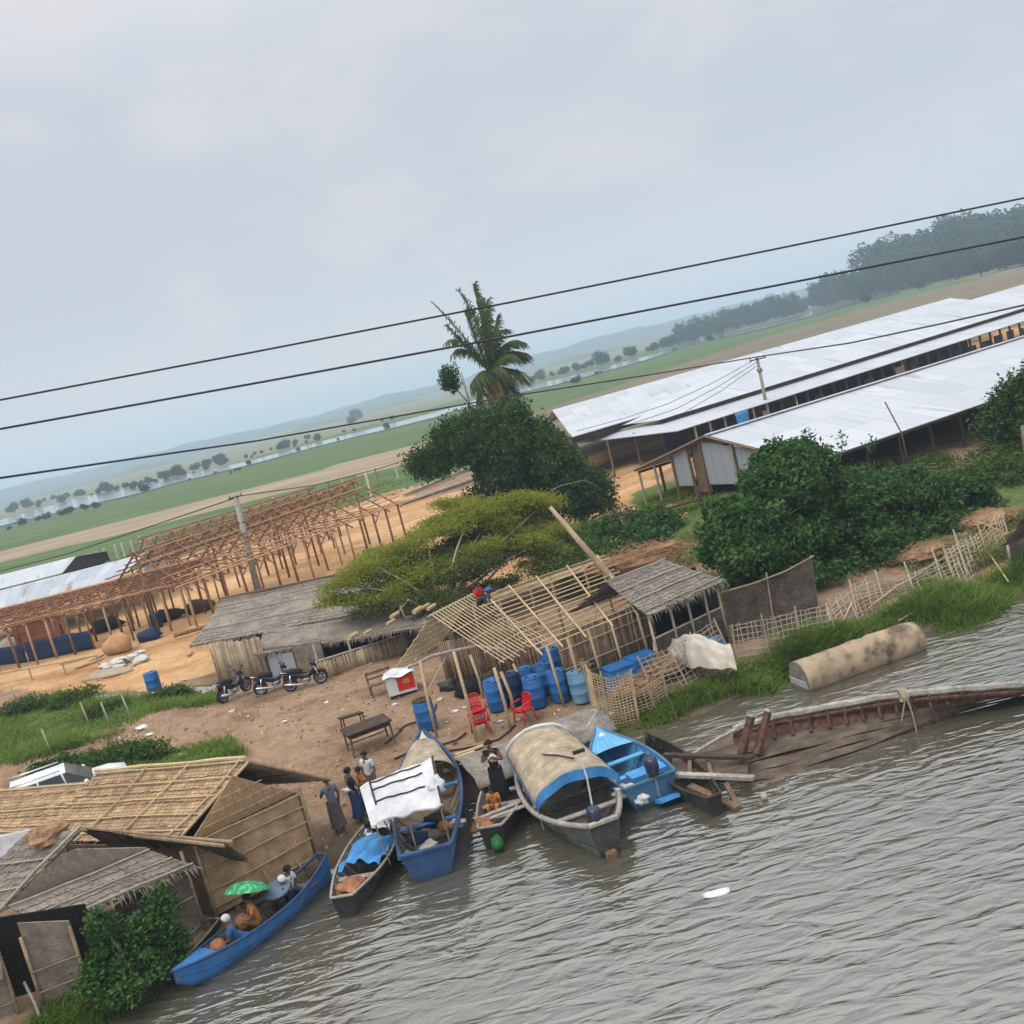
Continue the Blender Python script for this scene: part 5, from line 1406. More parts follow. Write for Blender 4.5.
def boats():
    A = at
    # long blue canoe with passengers at the huts
    s, b = A(326, 868, .35), A(176, 984, .35)
    t, W1, L1, h1, g1, s1 = boat('long_canoe', 'long bright blue canoe carrying passengers under a green umbrella', s, b, 1.0, .62, 'blue_boat', 'boat_in', 'blue_boat', .35, .2, .3, .18, 2, .5, True, .035, .2, 'blue_boat', .45)
    # black canoe behind it
    s, b = A(215, 922, .25), A(150, 984, .25)
    t, W0, L0, h0, g0, s0 = boat('wooden_canoe', 'narrow grey black canoe between the blue canoe and the green bush', s, b, .6, .45, 'black_boat', 'grey_boat', 'wood_grey', .6, .1, .05, .15, 1, .5, False, .02)
    goods('sack', 'rusty brown sack on the tip of the narrow black canoe', 'sack', W0(L0 * .36, .0, .42), (.30, .24, .24), 'sack_brown', 5, 18, .26)
    # dark boat with blue tarpaulins
    s, b = A(343, 900, .45), A(386, 820, .5)
    t, W2, L2, h2, g2, s2 = boat('rowing_boat', 'black hulled boat full of blue tarpaulin, moored left of the white roofed boat', s, b, 1.4, .75, 'black_boat', 'grey_boat', 'wood_grey', .4, .35, .05, .25, 2, .5, 'wood_grey', .035)
    mb = MB(); rr = random.Random(8)
    mb.grid(lambda u, v: W2(-L2 * .16 + 1.5 * v, (u - .5) * 1.1, .5 + .22 * math.sin(u * PI) + .06 * math.sin(u * 19 + v * 6) + .05 * math.sin(v * 11)), 22, 14)
    tag(mb.build('blue_tarpaulin', 'blue_tarp', None, True, W2(0, 0, .5)), 'crumpled blue tarpaulin heaped inside the black hulled boat', 'tarpaulin')
    goods('goods_heap', 'rusty brown goods piled at the near end of the black hulled boat', 'goods', W2(-L2 * .36, 0, .5), (.3, .36, .11), 'sack_brown', 2, 18, .4)
    mb = MB(); mb.grid(lambda u, v: W2(L2 * .27 + .7 * v, (u - .5) * .8 * (1 - v * .5), .62 + .12 * math.sin(u * PI) + .03 * math.sin(u * 11 + v * 7)), 12, 8)
    tag(mb.build('white_sheet', 'white_cloth', None, True, W2(L2 * .3, 0, .6)), 'pale plastic sheet over the far tip of the black hulled boat', 'sheet')
    # blue boat under a white tarpaulin roof
    s, b = A(428, 858, .55), A(428, 752, .7)
    t, W3, L3, h3, g3, s3 = boat('covered_boat', 'blue wooden boat under a white tarpaulin roof with black poles', s, b, 1.95, .95, 'blue_boat', 'boat_in', 'blue_boat', .66, .75, .1, .3, 2, .5, True, .06)
    TL, TR, BR, BL = at(359, 786, 1.95), at(434, 757, 2.1), at(443, 803, 1.75), at(370, 822, 1.6)
    def P(u, v, off=0):
        p = lerp(lerp(TL, TR, u), lerp(BL, BR, u), v); r = rr.random
        p.z += .26 * math.sin(v * PI) ** .8 + .012 * math.sin(u * 13 + v * 5) + .01 * math.sin(u * 29 - v * 9) - .07 * max(0, v - .85) * 6 * (.6 + .4 * math.sin(u * 17)) - .12 * max(0, .12 - u) * 8 * .5 + off
        return p
    mb = MB(); mb.grid(lambda u, v: P(u, v), 36, 18); k = len(mb.f); mb.grid(lambda u, v: P(u, v, -.03), 36, 18)
    for i in range(k, len(mb.f)): mb.f[i] = tuple(reversed(mb.f[i]))
    mb.build('roof_tarp', 'white_cloth', t, True)
    for v in (.25, .5, .75):
        mb = MB(); mb.tube([P(.14 + .68 * i / 8, v, .025) for i in range(9)], .02, 5); mb.build('roof_pole', 'rope', t)
    mb = MB(); mb.tube([P(.14, .2 + .6 * i / 6, .03) for i in range(7)], .022, 5); mb.build('roof_pole', 'rope', t)
    mb = MB(); mb.tube([P(.985, i / 8, .03) for i in range(9)], .03, 5); mb.build('roof_hoop', 'wood_dark', t)
    for u, v in ((.05, .1), (.05, .92), (.5, .95), (.95, .08), (.95, .95)):
        p = P(u, v, -.04); q_ = V((min(max(p.x, -5.1), -3.2), p.y, .35)); mb = MB(); mb.tube([q_, p], .022, 5); mb.build('pole', 'bamboo_dark', t)
    canopy(t, L3, L3 * .12, L3 * .36, .9, .5, 1.0, 1.1, .4, 'mat_boat', 'mat_cover', .04, 12, poles=False)
    mb = MB(); 
    mb.grid(lambda u, v: V((L3 * .36 + (L3 * .49 - L3 * .36) * v, (u - .5) * 1.1 * (1 - v * .95), 1.05 + .25 * v + .16 * math.sin(u * PI))), 8, 6); local(t, mb, 'bow_cover', 'cream_cloth', True)
    mb = MB(); mb.tube([V((L3 * .36, .58, 1.05)), V((L3 * .49, 0, 1.42)), V((L3 * .36, -.58, 1.05))], .05, 6); local(t, mb, 'bow_rail', 'blue_boat')
    goods('cloth_bundle', 'bundled white cloth hanging at the corner of the white boat roof', 'bundle', P(.97, .75, -.06), (.2, .17, .2), 'white_cloth', 4, 16, .3)
    goods('orange_pot', 'round orange pot among the clutter in the white roofed boat', 'pot', W3(-L3 * .33, -.45, .72), (.17, .16, .15), 'sack_brown', 9, 12, .05)
    for i, (x, y, r, m, lab) in enumerate(((-.3, .3, .28, 'blue_dark', 'dark blue sack lying in the stern of the white roofed boat'), (-.18, -.2, .33, 'black_cloth', 'black bundle under the white boat roof'), (-.4, .62, .17, 'blue_pale', 'pale blue bundle at the stern corner of the white roofed boat'), (-.2, .5, .25, 'shirt_grey', 'slate grey bundle under the edge of the white boat roof'), (-.38, 0, .2, 'sack', 'small pale sack at the stern of the white roofed boat'), (-.25, -.75, .2, 'sack', 'whitish parcel on the near gunwale of the white roofed boat'))):
        goods('bundle', lab, 'bundle', W3(L3 * x, y, .48), (r * 1.1, r * .75, r * .5), m, i, 16, .32)
    # narrow boat with two people
    s, b = A(491, 830, .5), A(510, 768, .5)
    t, W4, L4, h4, g4, s4 = boat('wooden_boat', 'narrow weathered wooden boat in which a woman stands, beside the mat roofed boat', s, b, 1.25, .75, 'black_boat', 'boat_in', 'wood_grey', .5, .3, .1, .25, 3, .5, 'wood_brown', .04)
    goods('goods_heap', 'reddish goods heaped at the stern of the narrow wooden boat', 'goods', W4(-L4 * .4, .3, .5), (.27, .25, .11), 'sack_brown', 7, 18, .4)
    goods('green_net', 'green bundle of net hung over the stern of the narrow wooden boat', 'net', W4(-L4 * .5 - .1, -.1, .2), (.16, .3, .18), mat('green net', (.02, .09, .03), (.04, .16, .05), 14, .8, .5), 8)
    for k, y in enumerate((-.2, .05)):
        mb = MB(); mb.box((0, 0, 0), (1.3, .16, .03), 0); o = mb.build('loose_plank', 'wood_grey'); o.location = W4(-L4 * .3 + .2 * k, y - .1, .55); o.rotation_euler = (0, 0, .25 + .1 * k)
        tag(o, 'grey plank laid across the stern of the narrow wooden boat' if k else 'second grey plank nearest the stern of the narrow wooden boat', 'plank')
    # mat roofed boat with an outboard
    s, b = A(608, 842, .35), A(532, 752, .5)
    t, W5, L5, h5, g5, s5 = boat('mat_roofed_boat', 'grey boat with a tan woven mat roof edged in blue and a black outboard', s, b, 2.3, .85, 'green_boat', 'grey_boat', 'wood_grey', .32, .45, .3, .28, 3, .5, True, .07, mid=.45)
    P = canopy(t, L5, -L5 * .22, L5 * .3, 1.12, .95, 1.0, 1.15, .5, 'mat_boat', 'mat_roof', .05, 16, .28, 'blue_tarp')
    mb = MB(); mb.tube([P(u / 10, 1.0, .02) for u in range(11)], .06, 6); local(t, mb, 'roof_hoop', 'white_cloth', True)
    for u in (.3, .52, .74):
        mb = MB(); mb.tube([P(u, v / 8, .005) for v in range(9)], .012, 4); local(t, mb, 'roof_lath', 'bamboo')
    for v in (.25, .5, .75):
        mb = MB(); mb.tube([P(u / 10, v, .005) for u in range(11)], .012, 4); local(t, mb, 'roof_lath', 'bamboo')
    outboard(t, -L5 * .47, .12, .72, False, 'bike_blue')
    mb = MB(); mb.tube([V((-L5 * .47, .12, 1.0)), V((-L5 * .36, -.1, 1.6)), V((-L5 * .27, -.2, 2.05))], .025, 6); local(t, mb, 'tiller', 'steel')
    mb = MB(); mb.box((-L5 * .27, -.2, 2.07), (.1, .3, .07)); local(t, mb, 'tiller_grip', 'rubber')
    mb = MB(); mb.tube([V((-L5 * .47, .1, .9)), V((-L5 * .5, .05, .1)), V((-L5 * .52, .02, -.1))], .03, 6); mb.box((-L5 * .52, .02, .06), (.2, .25, .22)); local(t, mb, 'rudder', 'wood_brown')
    goods('round_basket', 'flat grey sack lying in the stern of the mat roofed boat', 'sack', W5(-L5 * .3, .35, .32), (.55, .35, .14), 'grey_boat', 3)
    mb = MB(); p = P(.45, .3, .04); mb.tube([W5(*P(.62, .42, .06)), W5(*P(.52, .32, .05)), W5(*P(.42, .18, .06))], .022, 5); tag(mb.build('iron_rod', 'rope', None, True, W5(*p)), 'thin black rod lying on the tan woven mat roof', 'rod')
    # broad grey mat over the boat drawn up behind
    s, b = A(486, 786, .4), A(576, 727, .8)
    s, b = V((-2.9, 28.9, 0)), V((1.0, 30.2, 0))
    t, W6, L6, h6, g6, s6 = boat('beached_boat', 'boat drawn up on the bank under a broad grey woven mat', s, b, 2.0, .75, 'grey_boat', 'boat_in', 'wood_grey', .7, .3, .1, .1, 0, .5, False, .05, z0=.15)
    canopy(t, L6, -L6 * .56, L6 * .52, 1.3, 1.1, .5, .6, .36, 'mat_boat_grey', 'mat_roof', .05, 16, poles=True, wob=.03)
    # light blue open boat
    s, b = A(652, 790, .4), A(600, 741, .8)
    t, W7, L7, h7, g7, s7 = boat('motor_boat', 'light blue open boat with ribbed sides and a white bag at its engine', s, b, 1.7, .95, 'sky_boat', 'deep_boat', 'sky_boat', .85, .5, .0, .28, 2, .5, 'sky_boat', .05, .28, 'sky_boat', .45)
    outboard(t, -L7 * .49, -.15, .75, False, 'bike_blue')
    mb = MB(); mb.box((-L7 * .54, -.25, .12), (.7, .55, .1), 0, Matrix.Rotation(.35, 3, 'Y')); local(t, mb, 'stern_board', 'blue_tarp')
    mb = MB(); mb.blob((L7 * .42, .0, 1.02), (.14, .14, .1), 2, 10, .1); local(t, mb, 'bow_cleat', 'foil', True)
    goods('white_bag', 'white plastic bag hanging off the stern of the light blue boat', 'bag', W7(-L7 * .42, .62, .55), (.3, .18, .12), 'foam', 11, 16, .42)
    goods('white_bag', 'smaller white bag hanging lower on the light blue boat stern', 'bag', W7(-L7 * .52, .35, .3), (.17, .12, .11), 'foam', 12, 16, .42)
    mb = MB(); p = W7(-L7 * .3, -.2, .62); mb.box((0, 0, 0), (.5, 1.0, .12)); o = mb.build('seat_cushion', 'blue_tarp'); o.location = p; o.rotation_euler = (0, 0, t.rotation_euler[2]); tag(o, 'blue cushion laid over the stern seat of the light blue boat', 'cushion')
    # black canoe beside it
    s, b = A(716, 806, .25), A(648, 742, .5)
    t, W8, L8, h8, g8, s8 = boat('black_canoe', 'tarred black canoe lying between the light blue boat and the wreck', s, b, 1.1, .62, 'black_boat', 'black_boat', 'wood_dark', .35, .35, .1, .2, 1, .5, False, .035)
    return dict(W1=W1, L1=L1, W2=W2, L2=L2, W3=W3, L3=L3, W4=W4, L4=L4, W5=W5)
BT = boats()

def wreck():
    """long broken hull lying on its side in the shallows"""
    t = thing('wrecked_boat', 'half sunken wreck of a long wooden boat with a silver rail and exposed ribs', 'wreck', at(830, 745, 0))
    rail = [(700, 757, .25), (735, 728, .8), (775, 716, .95), (830, 706, 1.0), (880, 697, 1.0), (930, 691, .9), (980, 687, .75), (1024, 684, .6), (1080, 676, .3)]
    R = [at(*p) for p in rail]
    low = [(690, 800, -.15), (725, 800, -.15), (775, 790, -.15), (830, 770, -.15), (880, 752, -.15), (930, 730, -.12), (980, 712, -.12), (1024, 698, -.1), (1080, 684, -.1)]
    Lw = [at(*p) for p in low]
    def rl(u):
        k = u * (len(R) - 1); i = min(int(k), len(R) - 2); return lerp(R[i], R[i + 1], k - i)
    def ll(u):
        k = u * (len(Lw) - 1); i = min(int(k), len(Lw) - 2); return lerp(Lw[i], Lw[i + 1], k - i)
    def foot(u):
        a, b = rl(u), ll(u); p = lerp(a, b, .2); p.z = lerp(a, b, .2).z * .62 - .02; return p
    inn = V((0, 0, 0))
    # planking of the standing side, bottom planks running down into the water
    mb = MB(); mb.grid(lambda u, v: lerp(rl(.12 + .88 * u), foot(.12 + .88 * u), v) + V((0, .06 * math.sin(v * PI), 0)), 40, 5, lambda u, v: (u * 12, v)); mb.build('side_planking', 'wreck_red', t, True)
    mb = MB(); mb.grid(lambda u, v: lerp(rl(.12 + .88 * u), foot(.12 + .88 * u), v) + V((.02, .14 + .06 * math.sin(v * PI), -.02)), 40, 5); mb.build('outer_planking', 'wood_grey', t, True)
    for k in range(5):
        v0, v1 = k / 5, (k + 1) / 5 - .006
        e0 = .06 + .02 * k; e1 = 1.0
        mb = MB(); mb.grid(lambda u, v: lerp(foot(e0 + (e1 - e0) * u), ll(e0 + (e1 - e0) * u), v0 + (v1 - v0) * v) + V((0, 0, .10 - .012 * k + .016 * (k % 2) + .018 * math.sin(u * 30 + k * 2) + .02 * math.sin(u * 11 + k * 5))), 40, 2); mb.build('bottom_plank', 'wreck_deck', t)
        mb = MB(); mb.grid(lambda u, v: lerp(foot(e0 + (e1 - e0) * u), ll(e0 + (e1 - e0) * u), v0 + (v1 - v0) * v) + V((0, 0, .05 - .02 * k)), 40, 1); mb.build('under_plank', 'wood_dark', t)
    for a, b in ((.12, .55), (.55, 1.0)):
        mb = MB(); mb.tube([rl(a + (b - a) * i / 14) + V((0, .0, -.01 + .012 * math.sin(i * 1.7))) for i in range(15)], [.10 + .012 * math.sin(i * 2.3) for i in range(15)], 7); mb.build('rail', 'wood_grey', t)
    mb = MB(); mb.tube([rl(.12 + .86 * i / 20) + V((-.02, -.09, -.17)) for i in range(21)], .06, 5); mb.build('stringer', 'wreck_red', t)
    for i in range(19):
        u = .2 + .042 * i; a, b = rl(u), foot(u)
        mb = MB(); mb.tube([a + V((-.03, -.1, -.08)), lerp(a, b, .5) + V((-.02, -.06, 0)), b + V((0, -.12, .1))], .045, 5); mb.build('rib', 'wreck_red' if i % 3 else 'wood_dark', t)
    # two thick stem posts
    for x0, y0, x1, y1, r in ((741, 758, 751, 717, .12), (757, 754, 768, 712, .11)):
        a, b = at(x0, y0, .4), at(x1, y1, 1.3)
        mb = MB(); mb.tube([a, lerp(a, b, .6), b], [r * 1.1, r, r * .95], 6); mb.build('stem_post', 'wreck_red', t)
        mb = MB(); mb.tube([b, b + (b - a).normalized() * .07], r * 1.05, 6); mb.build('post_cap', 'wood_grey', t)
    mb = MB(); mb.tube([at(738, 729, .85), at(720, 738, .6), at(700, 750, .3), at(688, 758, .1)], .06, 5); mb.build('broken_rail', 'wood_grey', t)
    # broken beams at the near end
    for i, (x0, y0, x1, y1, za, zb, w, m) in enumerate(((664, 755, 753, 758, .55, .5, .16, 'wood_dark'), (664, 774, 754, 778, .5, .45, .18, 'wood_grey'), (690, 786, 738, 808, .25, .05, .2, 'wood_brown'), (676, 792, 712, 806, .2, .0, .16, 'wood_dark'), (690, 758, 690, 778, .4, .4, .1, 'wood_brown'), (708, 760, 712, 776, .35, .35, .1, 'wood_brown'), (726, 784, 738, 806, .35, .02, .12, 'wood_brown'))):
        a, b = at(x0, y0, za), at(x1, y1, zb); d = b - a
        mb = MB(); M = d.to_track_quat('X', 'Z').to_matrix(); mb.box((a + b) / 2, (d.length, w, .09), 0, M); mb.build('broken_beam', m, t)
    q = [at(672, 772, .3), at(748, 776, .3), at(748, 760, .3), at(672, 757, .3)]
    mb = MB(); mb.slab(q, .05, 4, 3); mb.build('deck_boards', 'wreck_deck', t)
    q = [at(690, 756, .12), at(740, 757, .2), at(742, 734, .3), at(712, 737, .2)]
    mb = MB(); mb.slab(q, .05, 4, 3); mb.build('deck_boards', 'wreck_deck', t)
    # rope lashing with hanging ends
    c = at(903, 695, 1.0)
    l = thing('rope_lashing', 'straw rope lashed round the wreck rail with loose hanging ends', 'rope', c)
    for k in range(4):
        mb = MB(); r = .16; mb.tube([c + V(((k - 1.5) * .05, r * math.cos(a * PI / 5), r * math.sin(a * PI / 5))) for a in range(11)], .022, 5); mb.build('loop', 'lashing', l)
    for x, y, z in ((899, 735, -.05), (917, 733, -.05), (893, 712, .5), (912, 712, .5)):
        e = at(x, y, z); mb = MB(); mb.tube([c + V((0, -.16, 0)), lerp(c, e, .5) + V((.04, -.05, .05)), e], .018, 5); mb.build('rope_end', 'lashing', l)
    goods('round_float', 'small round pale float in the water beside the broken beams', 'float', at(764, 796, .1), (.09, .09, .09), 'concrete', 3, 10, .04)
    mb = MB(); c = at(717, 893, .01); mb.blob(c, (.32, .16, .04), 6, 12, .15); tag(mb.build('foam_board', 'foam', None, True, c), 'small white foam board drifting alone on the open water', 'foam')
    # concrete pipe
    a, b = at(800, 680, .22), at(917, 634, .28)
    a = at(799, 679, .32); b = at(916, 637, .32)
    t = thing('concrete_pipe', 'big stained concrete pipe lying at the grassy water edge', 'pipe', (a + b) / 2)
    d = (b - a); L = d.length; d.normalize(); M = d.to_track_quat('Z', 'Y').to_matrix()
    r = .55; prof = []
    for i in range(33):
        z = L * i / 32; k = r * (1 + .012 * math.sin(i * .9))
        if i in (15, 16, 20, 21): k = r * 1.045
        if i > 28: k = r * (1 - .1 * ((i - 28) / 4) ** 2)
        prof.append((k, z))
    mb = MB(); mb.lathe(prof, 28, M, a); mb.build('barrel', 'pipe', t, True)
    mb = MB(); mb.lathe([(0, -.02), (r * .93, -.02), (r * 1.0, .0), (r * 1.0, .03)], 28, M, a); mb.build('end_face', 'pipe_end', t)
    mb = MB(); q0 = a - d * .03; side = d.cross(V((0, 0, 1))).normalized(); upv = side.cross(d)
    mb.slab([q0 + side * -r * .88 - upv * r * .4, q0 + side * r * .88 - upv * r * .4, q0 + side * r * .8 - upv * r * .02 - d * .02, q0 - side * r * .9 - upv * r * .02 - d * .02], .03); mb.build('end_plate', 'concrete', t)
wreck()
# ------------------------------------------------------------------ drums, chairs, tables, bikes, fences, heaps
def drum(label, p, m, lid='blue_plastic', h=.98, r=.31, first=[None], tilt=0.0, group='blue drums by the bamboo sheds', cat='drum'):
    t = thing('plastic_drum', label, cat, p, random.uniform(0, 6), group)
    prof = [(r * .9, 0), (r * .97, .03), (r, .08), (r, h * .3), (r * 1.035, h * .32), (r * 1.035, h * .36), (r, h * .38), (r, h * .64), (r * 1.035, h * .66), (r * 1.035, h * .7), (r, h * .72), (r * .99, h * .9), (r * .93, h * .97)]
    mb = MB(); mb.lathe(prof, 22); local0(t, mb, 'shell', m)
    mb = MB(); mb.lathe([(r * .95, h * .965), (r * .97, h * .97), (r * .97, h), (r * .9, h * 1.005), (r * .88, h * .985), (0, h * .985)], 22); local0(t, mb, 'lid', lid)
    for k in (-1, 1):
        mb = MB(); mb.lathe([(.045, h * .98), (.045, h * 1.01), (0, h * 1.012)], 8, None, (k * r * .55, 0, 0)); local0(t, mb, 'bung', 'seat')
    return t
def local0(t, mb, name, m, smooth=True):
    loc, rot = t.location.copy(), t.rotation_euler.copy(); t.location = (0, 0, 0); t.rotation_euler = (0, 0, 0)
    o = mb.build(name, m, t, smooth); t.location = loc; t.rotation_euler = rot; return o
def drums():
    L = [(429, 729, 'blue_plastic', 'open topped blue drum standing alone left of the shed posts', 'wood_dark'),  # dark lid colour stands for the shaded hollow of the open drum
         (538, 706, 'blue_plastic', 'big clean blue drum at the front of the drum row', 'blue_plastic'),
         (562, 700, 'blue_plastic', 'blue drum between the front drum and the pale drum', 'blue_plastic'),
         (583, 701, 'blue_pale', 'faded pale blue drum at the end of the row by the lattice', 'blue_pale'),
         (529, 697, 'blue_plastic', 'blue drum half hidden behind the front drum', 'blue_plastic'),
         (499, 709, 'blue_plastic', 'blue drum behind the red chairs and between two posts', 'blue_plastic'),
         (549, 692, 'blue_plastic', 'blue drum in the second row near the brown slat wall', 'blue_plastic'),
         (515, 704, 'blue_dark', 'dark navy drum in the shade of the shed', 'blue_dark')]
    for x, y, m, lab, lid in L: drum(lab, G(x, y), m, lid, 1.02, .33)
    drum('blue drum standing alone on the edge of the orange sand road', G(156, 693), 'blue_plastic', 'blue_plastic', 1.0, .33)
    drum('blue drum standing in the dark end of the timber frame', G(158, 628), 'blue_dark', 'blue_plastic', 1.0, .34)
    drum('lower drum stacked upright against the slat wall under the battens', G(557, 684), 'blue_plastic', 'blue_plastic', 1.25, .34)
    drum('short faded tub beside the cream tarpaulin, nearer the lattice', G(700, 660), 'blue_pale', 'blue_pale', .6, .33, cat='tub', group='faded tubs by the cream tarpaulin')
    drum('short faded tub tucked under the cream tarpaulin edge', G(717, 656), 'blue_tarp', 'blue_pale', .6, .34, cat='tub', group='faded tubs by the cream tarpaulin')
    # blue crates behind the lattice
    for x, y, w, lab in ((625, 690, 1.0, 'blue plastic tank on the bank behind the round lattice'), (646, 680, .9, 'second blue plastic tank nearer the cream tarpaulin')):
        b = G(x, y); t = thing('water_tank', lab, 'tank', b, .35, 'blue tanks behind the lattice')
        mb = MB(); mb.box((0, 0, .4), (w, .75, .8)); local0(t, mb, 'body', 'blue_tarp', False)
        for z in (.15, .4, .65):
            mb = MB(); mb.box((0, 0, z), (w + .05, .8, .05)); local0(t, mb, 'band', 'blue_plastic', False)
        mb = MB(); mb.box((0, 0, .84), (w * 1.04, .8, .07)); local0(t, mb, 'lid', 'blue_plastic', False)
drums()

def chair(label, p, rz, dz=0.0):
    t = thing('plastic_chair', label, 'chair', p + V((0, 0, dz)), rz, 'red plastic chairs')
    def box(name, c, d, M=None):
        mb = MB(); mb.box(c, d, 0, M); return local0(t, mb, name, 'red_plastic', False)
    mb = MB(); mb.grid(lambda u, v: V(((u - .5) * .46, (v - .5) * .46, .44 - .03 * math.sin(u * PI) * math.sin(v * PI))), 6, 6); k = len(mb.f); mb.grid(lambda u, v: V(((u - .5) * .46, (v - .5) * .46, .415 - .03 * math.sin(u * PI))), 6, 6)
    local0(t, mb, 'seat', 'red_plastic')
    def back(u, v, o=0):
        a = (u - .5) * 1.7
        return V((math.sin(a) * .3, -.2 - .1 * v - .1 * math.cos(a) + .1 + o, .46 + v * (.42 - .10 * (2 * u - 1) ** 4)))
    # a back of slats held by a rim
    mb = MB(); mb.tube([back(u / 12, 1 - (0 if 1 <= u <= 11 else .0)) for u in range(13)], .025, 6); mb.tube([back(u / 12, .35) for u in range(13)], .02, 6); local0(t, mb, 'back_rim', 'red_plastic')
    for i in range(7):
        u = .08 + .14 * i; mb = MB(); mb.grid(lambda a, b, u=u: back(u - .045 + .09 * a, b), 2, 4); mb.grid(lambda a, b, u=u: back(u - .045 + .09 * (1 - a), b, -.02), 2, 4); local0(t, mb, 'back_slat', 'red_plastic')
    for s in (-1, 1):
        mb = MB(); mb.tube([V((s * .26, -.2, .68)), V((s * .29, 0, .67)), V((s * .28, .18, .65)), V((s * .26, .22, .55)), V((s * .25, .21, .42))], .028, 6); local0(t, mb, 'armrest', 'red_plastic')
        for y, oy in ((.2, .05), (-.2, -.07)):
            mb = MB(); mb.tube([V((s * .22, y, .43)), V((s * .26, y + oy, 0))], [.035, .022], 6); local0(t, mb, 'leg', 'red_plastic')
    return t
def furniture():
    b = G(482, 734)
    chair('red plastic chair at the bottom of the pair by the shed post', b, PI + .25)
    chair('red plastic chair stacked on top of another by the shed post', b + V((.03, .12, 0)), PI + .3, .34)
    chair('single red plastic chair turned sideways under the bamboo frame', G(526, 722), PI - .9)
    # dark table
    b = G(372, 748); t = thing('wooden_table', 'low dark wooden table standing alone on the trodden yard', 'table', b, .38)
    mb = MB(); mb.box((0, 0, .78), (1.5, 1.0, .045)); local0(t, mb, 'tabletop', 'wood_dark', False)
    mb = MB(); mb.box((0, .4, .69), (1.36, .04, .13)); mb.box((0, -.4, .69), (1.36, .04, .13)); mb.box((.66, 0, .69), (.04, .76, .13)); mb.box((-.66, 0, .69), (.04, .76, .13)); local0(t, mb, 'apron', 'wood_dark', False)
    for x in (-.66, .66):
        for y in (-.4, .4):
            mb = MB(); mb.tube([V((x, y, .75)), V((x * 1.03, y * 1.03, 0))], [.04, .03], 4); local0(t, mb, 'leg', 'wood_brown', False)
    for y in (-.41, .41):
        mb = MB(); mb.tube([V((-.67, y, .25)), V((.67, y, .25))], .022, 4); local0(t, mb, 'stretcher', 'wood_brown', False)
    b = G(354, 727); t = thing('wooden_stool', 'small broken dark stool behind the low wooden table', 'stool', b, .6)
    mb = MB(); mb.box((0, 0, .42), (.85, .3, .05), 0, Matrix.Rotation(.12, 3, 'Y')); local0(t, mb, 'seat', 'wood_dark', False)
    for x in (-.35, .35):
        for y in (-.1, .1):
            mb = MB(); mb.tube([V((x, y, .42)), V((x * 1.1, y * 1.4, 0))], .025, 4); local0(t, mb, 'leg', 'wood_dark', False)
    b = G(384, 694); t = thing('wooden_bench', 'brown bench with its back against the drinks box', 'bench', b, .3)
    mb = MB(); mb.box((0, 0, .45), (.95, .35, .05)); local0(t, mb, 'seat', 'wood_brown', False)
    mb = MB(); mb.box((0, .2, .85), (.95, .04, .1)); mb.box((0, .2, .65), (.95, .04, .07)); local0(t, mb, 'backrest', 'wood_brown', False)
    for x in (-.43, .43):
        mb = MB(); mb.tube([V((x, -.17, .45)), V((x, -.19, 0))], .03, 4); local0(t, mb, 'leg', 'wood_brown', False)
        mb = MB(); mb.tube([V((x, .2, .92)), V((x, .2, 0))], .03, 4); local0(t, mb, 'leg', 'wood_brown', False)
    b = G(404, 694); t = thing('drinks_box', 'red and white drinks box with a silver foil top beside the shed', 'box', b, .12)
    mb = MB(); mb.box((0, 0, .5), (1.05, .65, .75)); local0(t, mb, 'body', 'white_paint', False)
    mb = MB(); mb.box((.18, -.335, .52), (.62, .03, .56)); local0(t, mb, 'front_panel', 'red_plastic', False)
    mb = MB(); mb.box((.2, -.355, .55), (.25, .015, .18)); local0(t, mb, 'panel_patch', 'orange_cloth', False)
    mb = MB(); mb.grid(lambda u, v: V(((u - .5) * 1.2, (v - .5) * .8, .92 + .05 * math.sin(u * 9 + v * 5) - (.12 if u in (0, 1) or v in (0, 1) else 0))), 14, 9); local0(t, mb, 'top_cover', 'foil')
    for x in (-.45, .45):
        for y in (-.25, .25):
            mb = MB(); mb.box((x, y, .07), (.07, .07, .14)); local0(t, mb, 'foot', 'wood_dark', False)
    for x, y, d, lab in ((455, 760, 1.3, 'pale plank lying on the bank behind the standing woman'), (470, 752, .9, 'shorter plank lying nearer the red chairs')):
        b = G(x, y, .06); mb = MB(); mb.box((0, 0, 0), (d, .14, .05)); o = mb.build('loose_plank', 'bamboo'); o.location = b; o.rotation_euler = (0, 0, .25); tag(o, lab, 'plank')
    mb = MB(); c = G(470, 764, .06)
    mb.grid(lambda u, v: c + V(((u - .5) * 1.6, (v - .5) * .8, .02 + .03 * math.sin(u * 9) * math.sin(v * 7))), 10, 6); tag(mb.build('straw_mat', 'bamboo', None, True, c), 'yellow straw mat spread on the bank below the red chairs', 'mat')
    rr = random.Random(12)
    for i, (x, y, s) in enumerate(((232, 712, .16), (395, 705, .1), (455, 712, .14), (466, 708, .12), (327, 703, .1), (285, 722, .1), (440, 700, .13), (553, 725, .12), (142, 728, .25), (150, 735, .18), (205, 693, .12), (500, 722, .1), (610, 715, .16))):
        c = G(x, y, .03); mb = MB(); mb.blob(c, (s, s * .7, s * .35), i, 8, .3); tag(mb.build('litter_scrap', 'foam' if i % 3 else 'sack', None, False, c), 'small pale scrap of litter on the trodden bank', 'litter', 'litter on the bank')
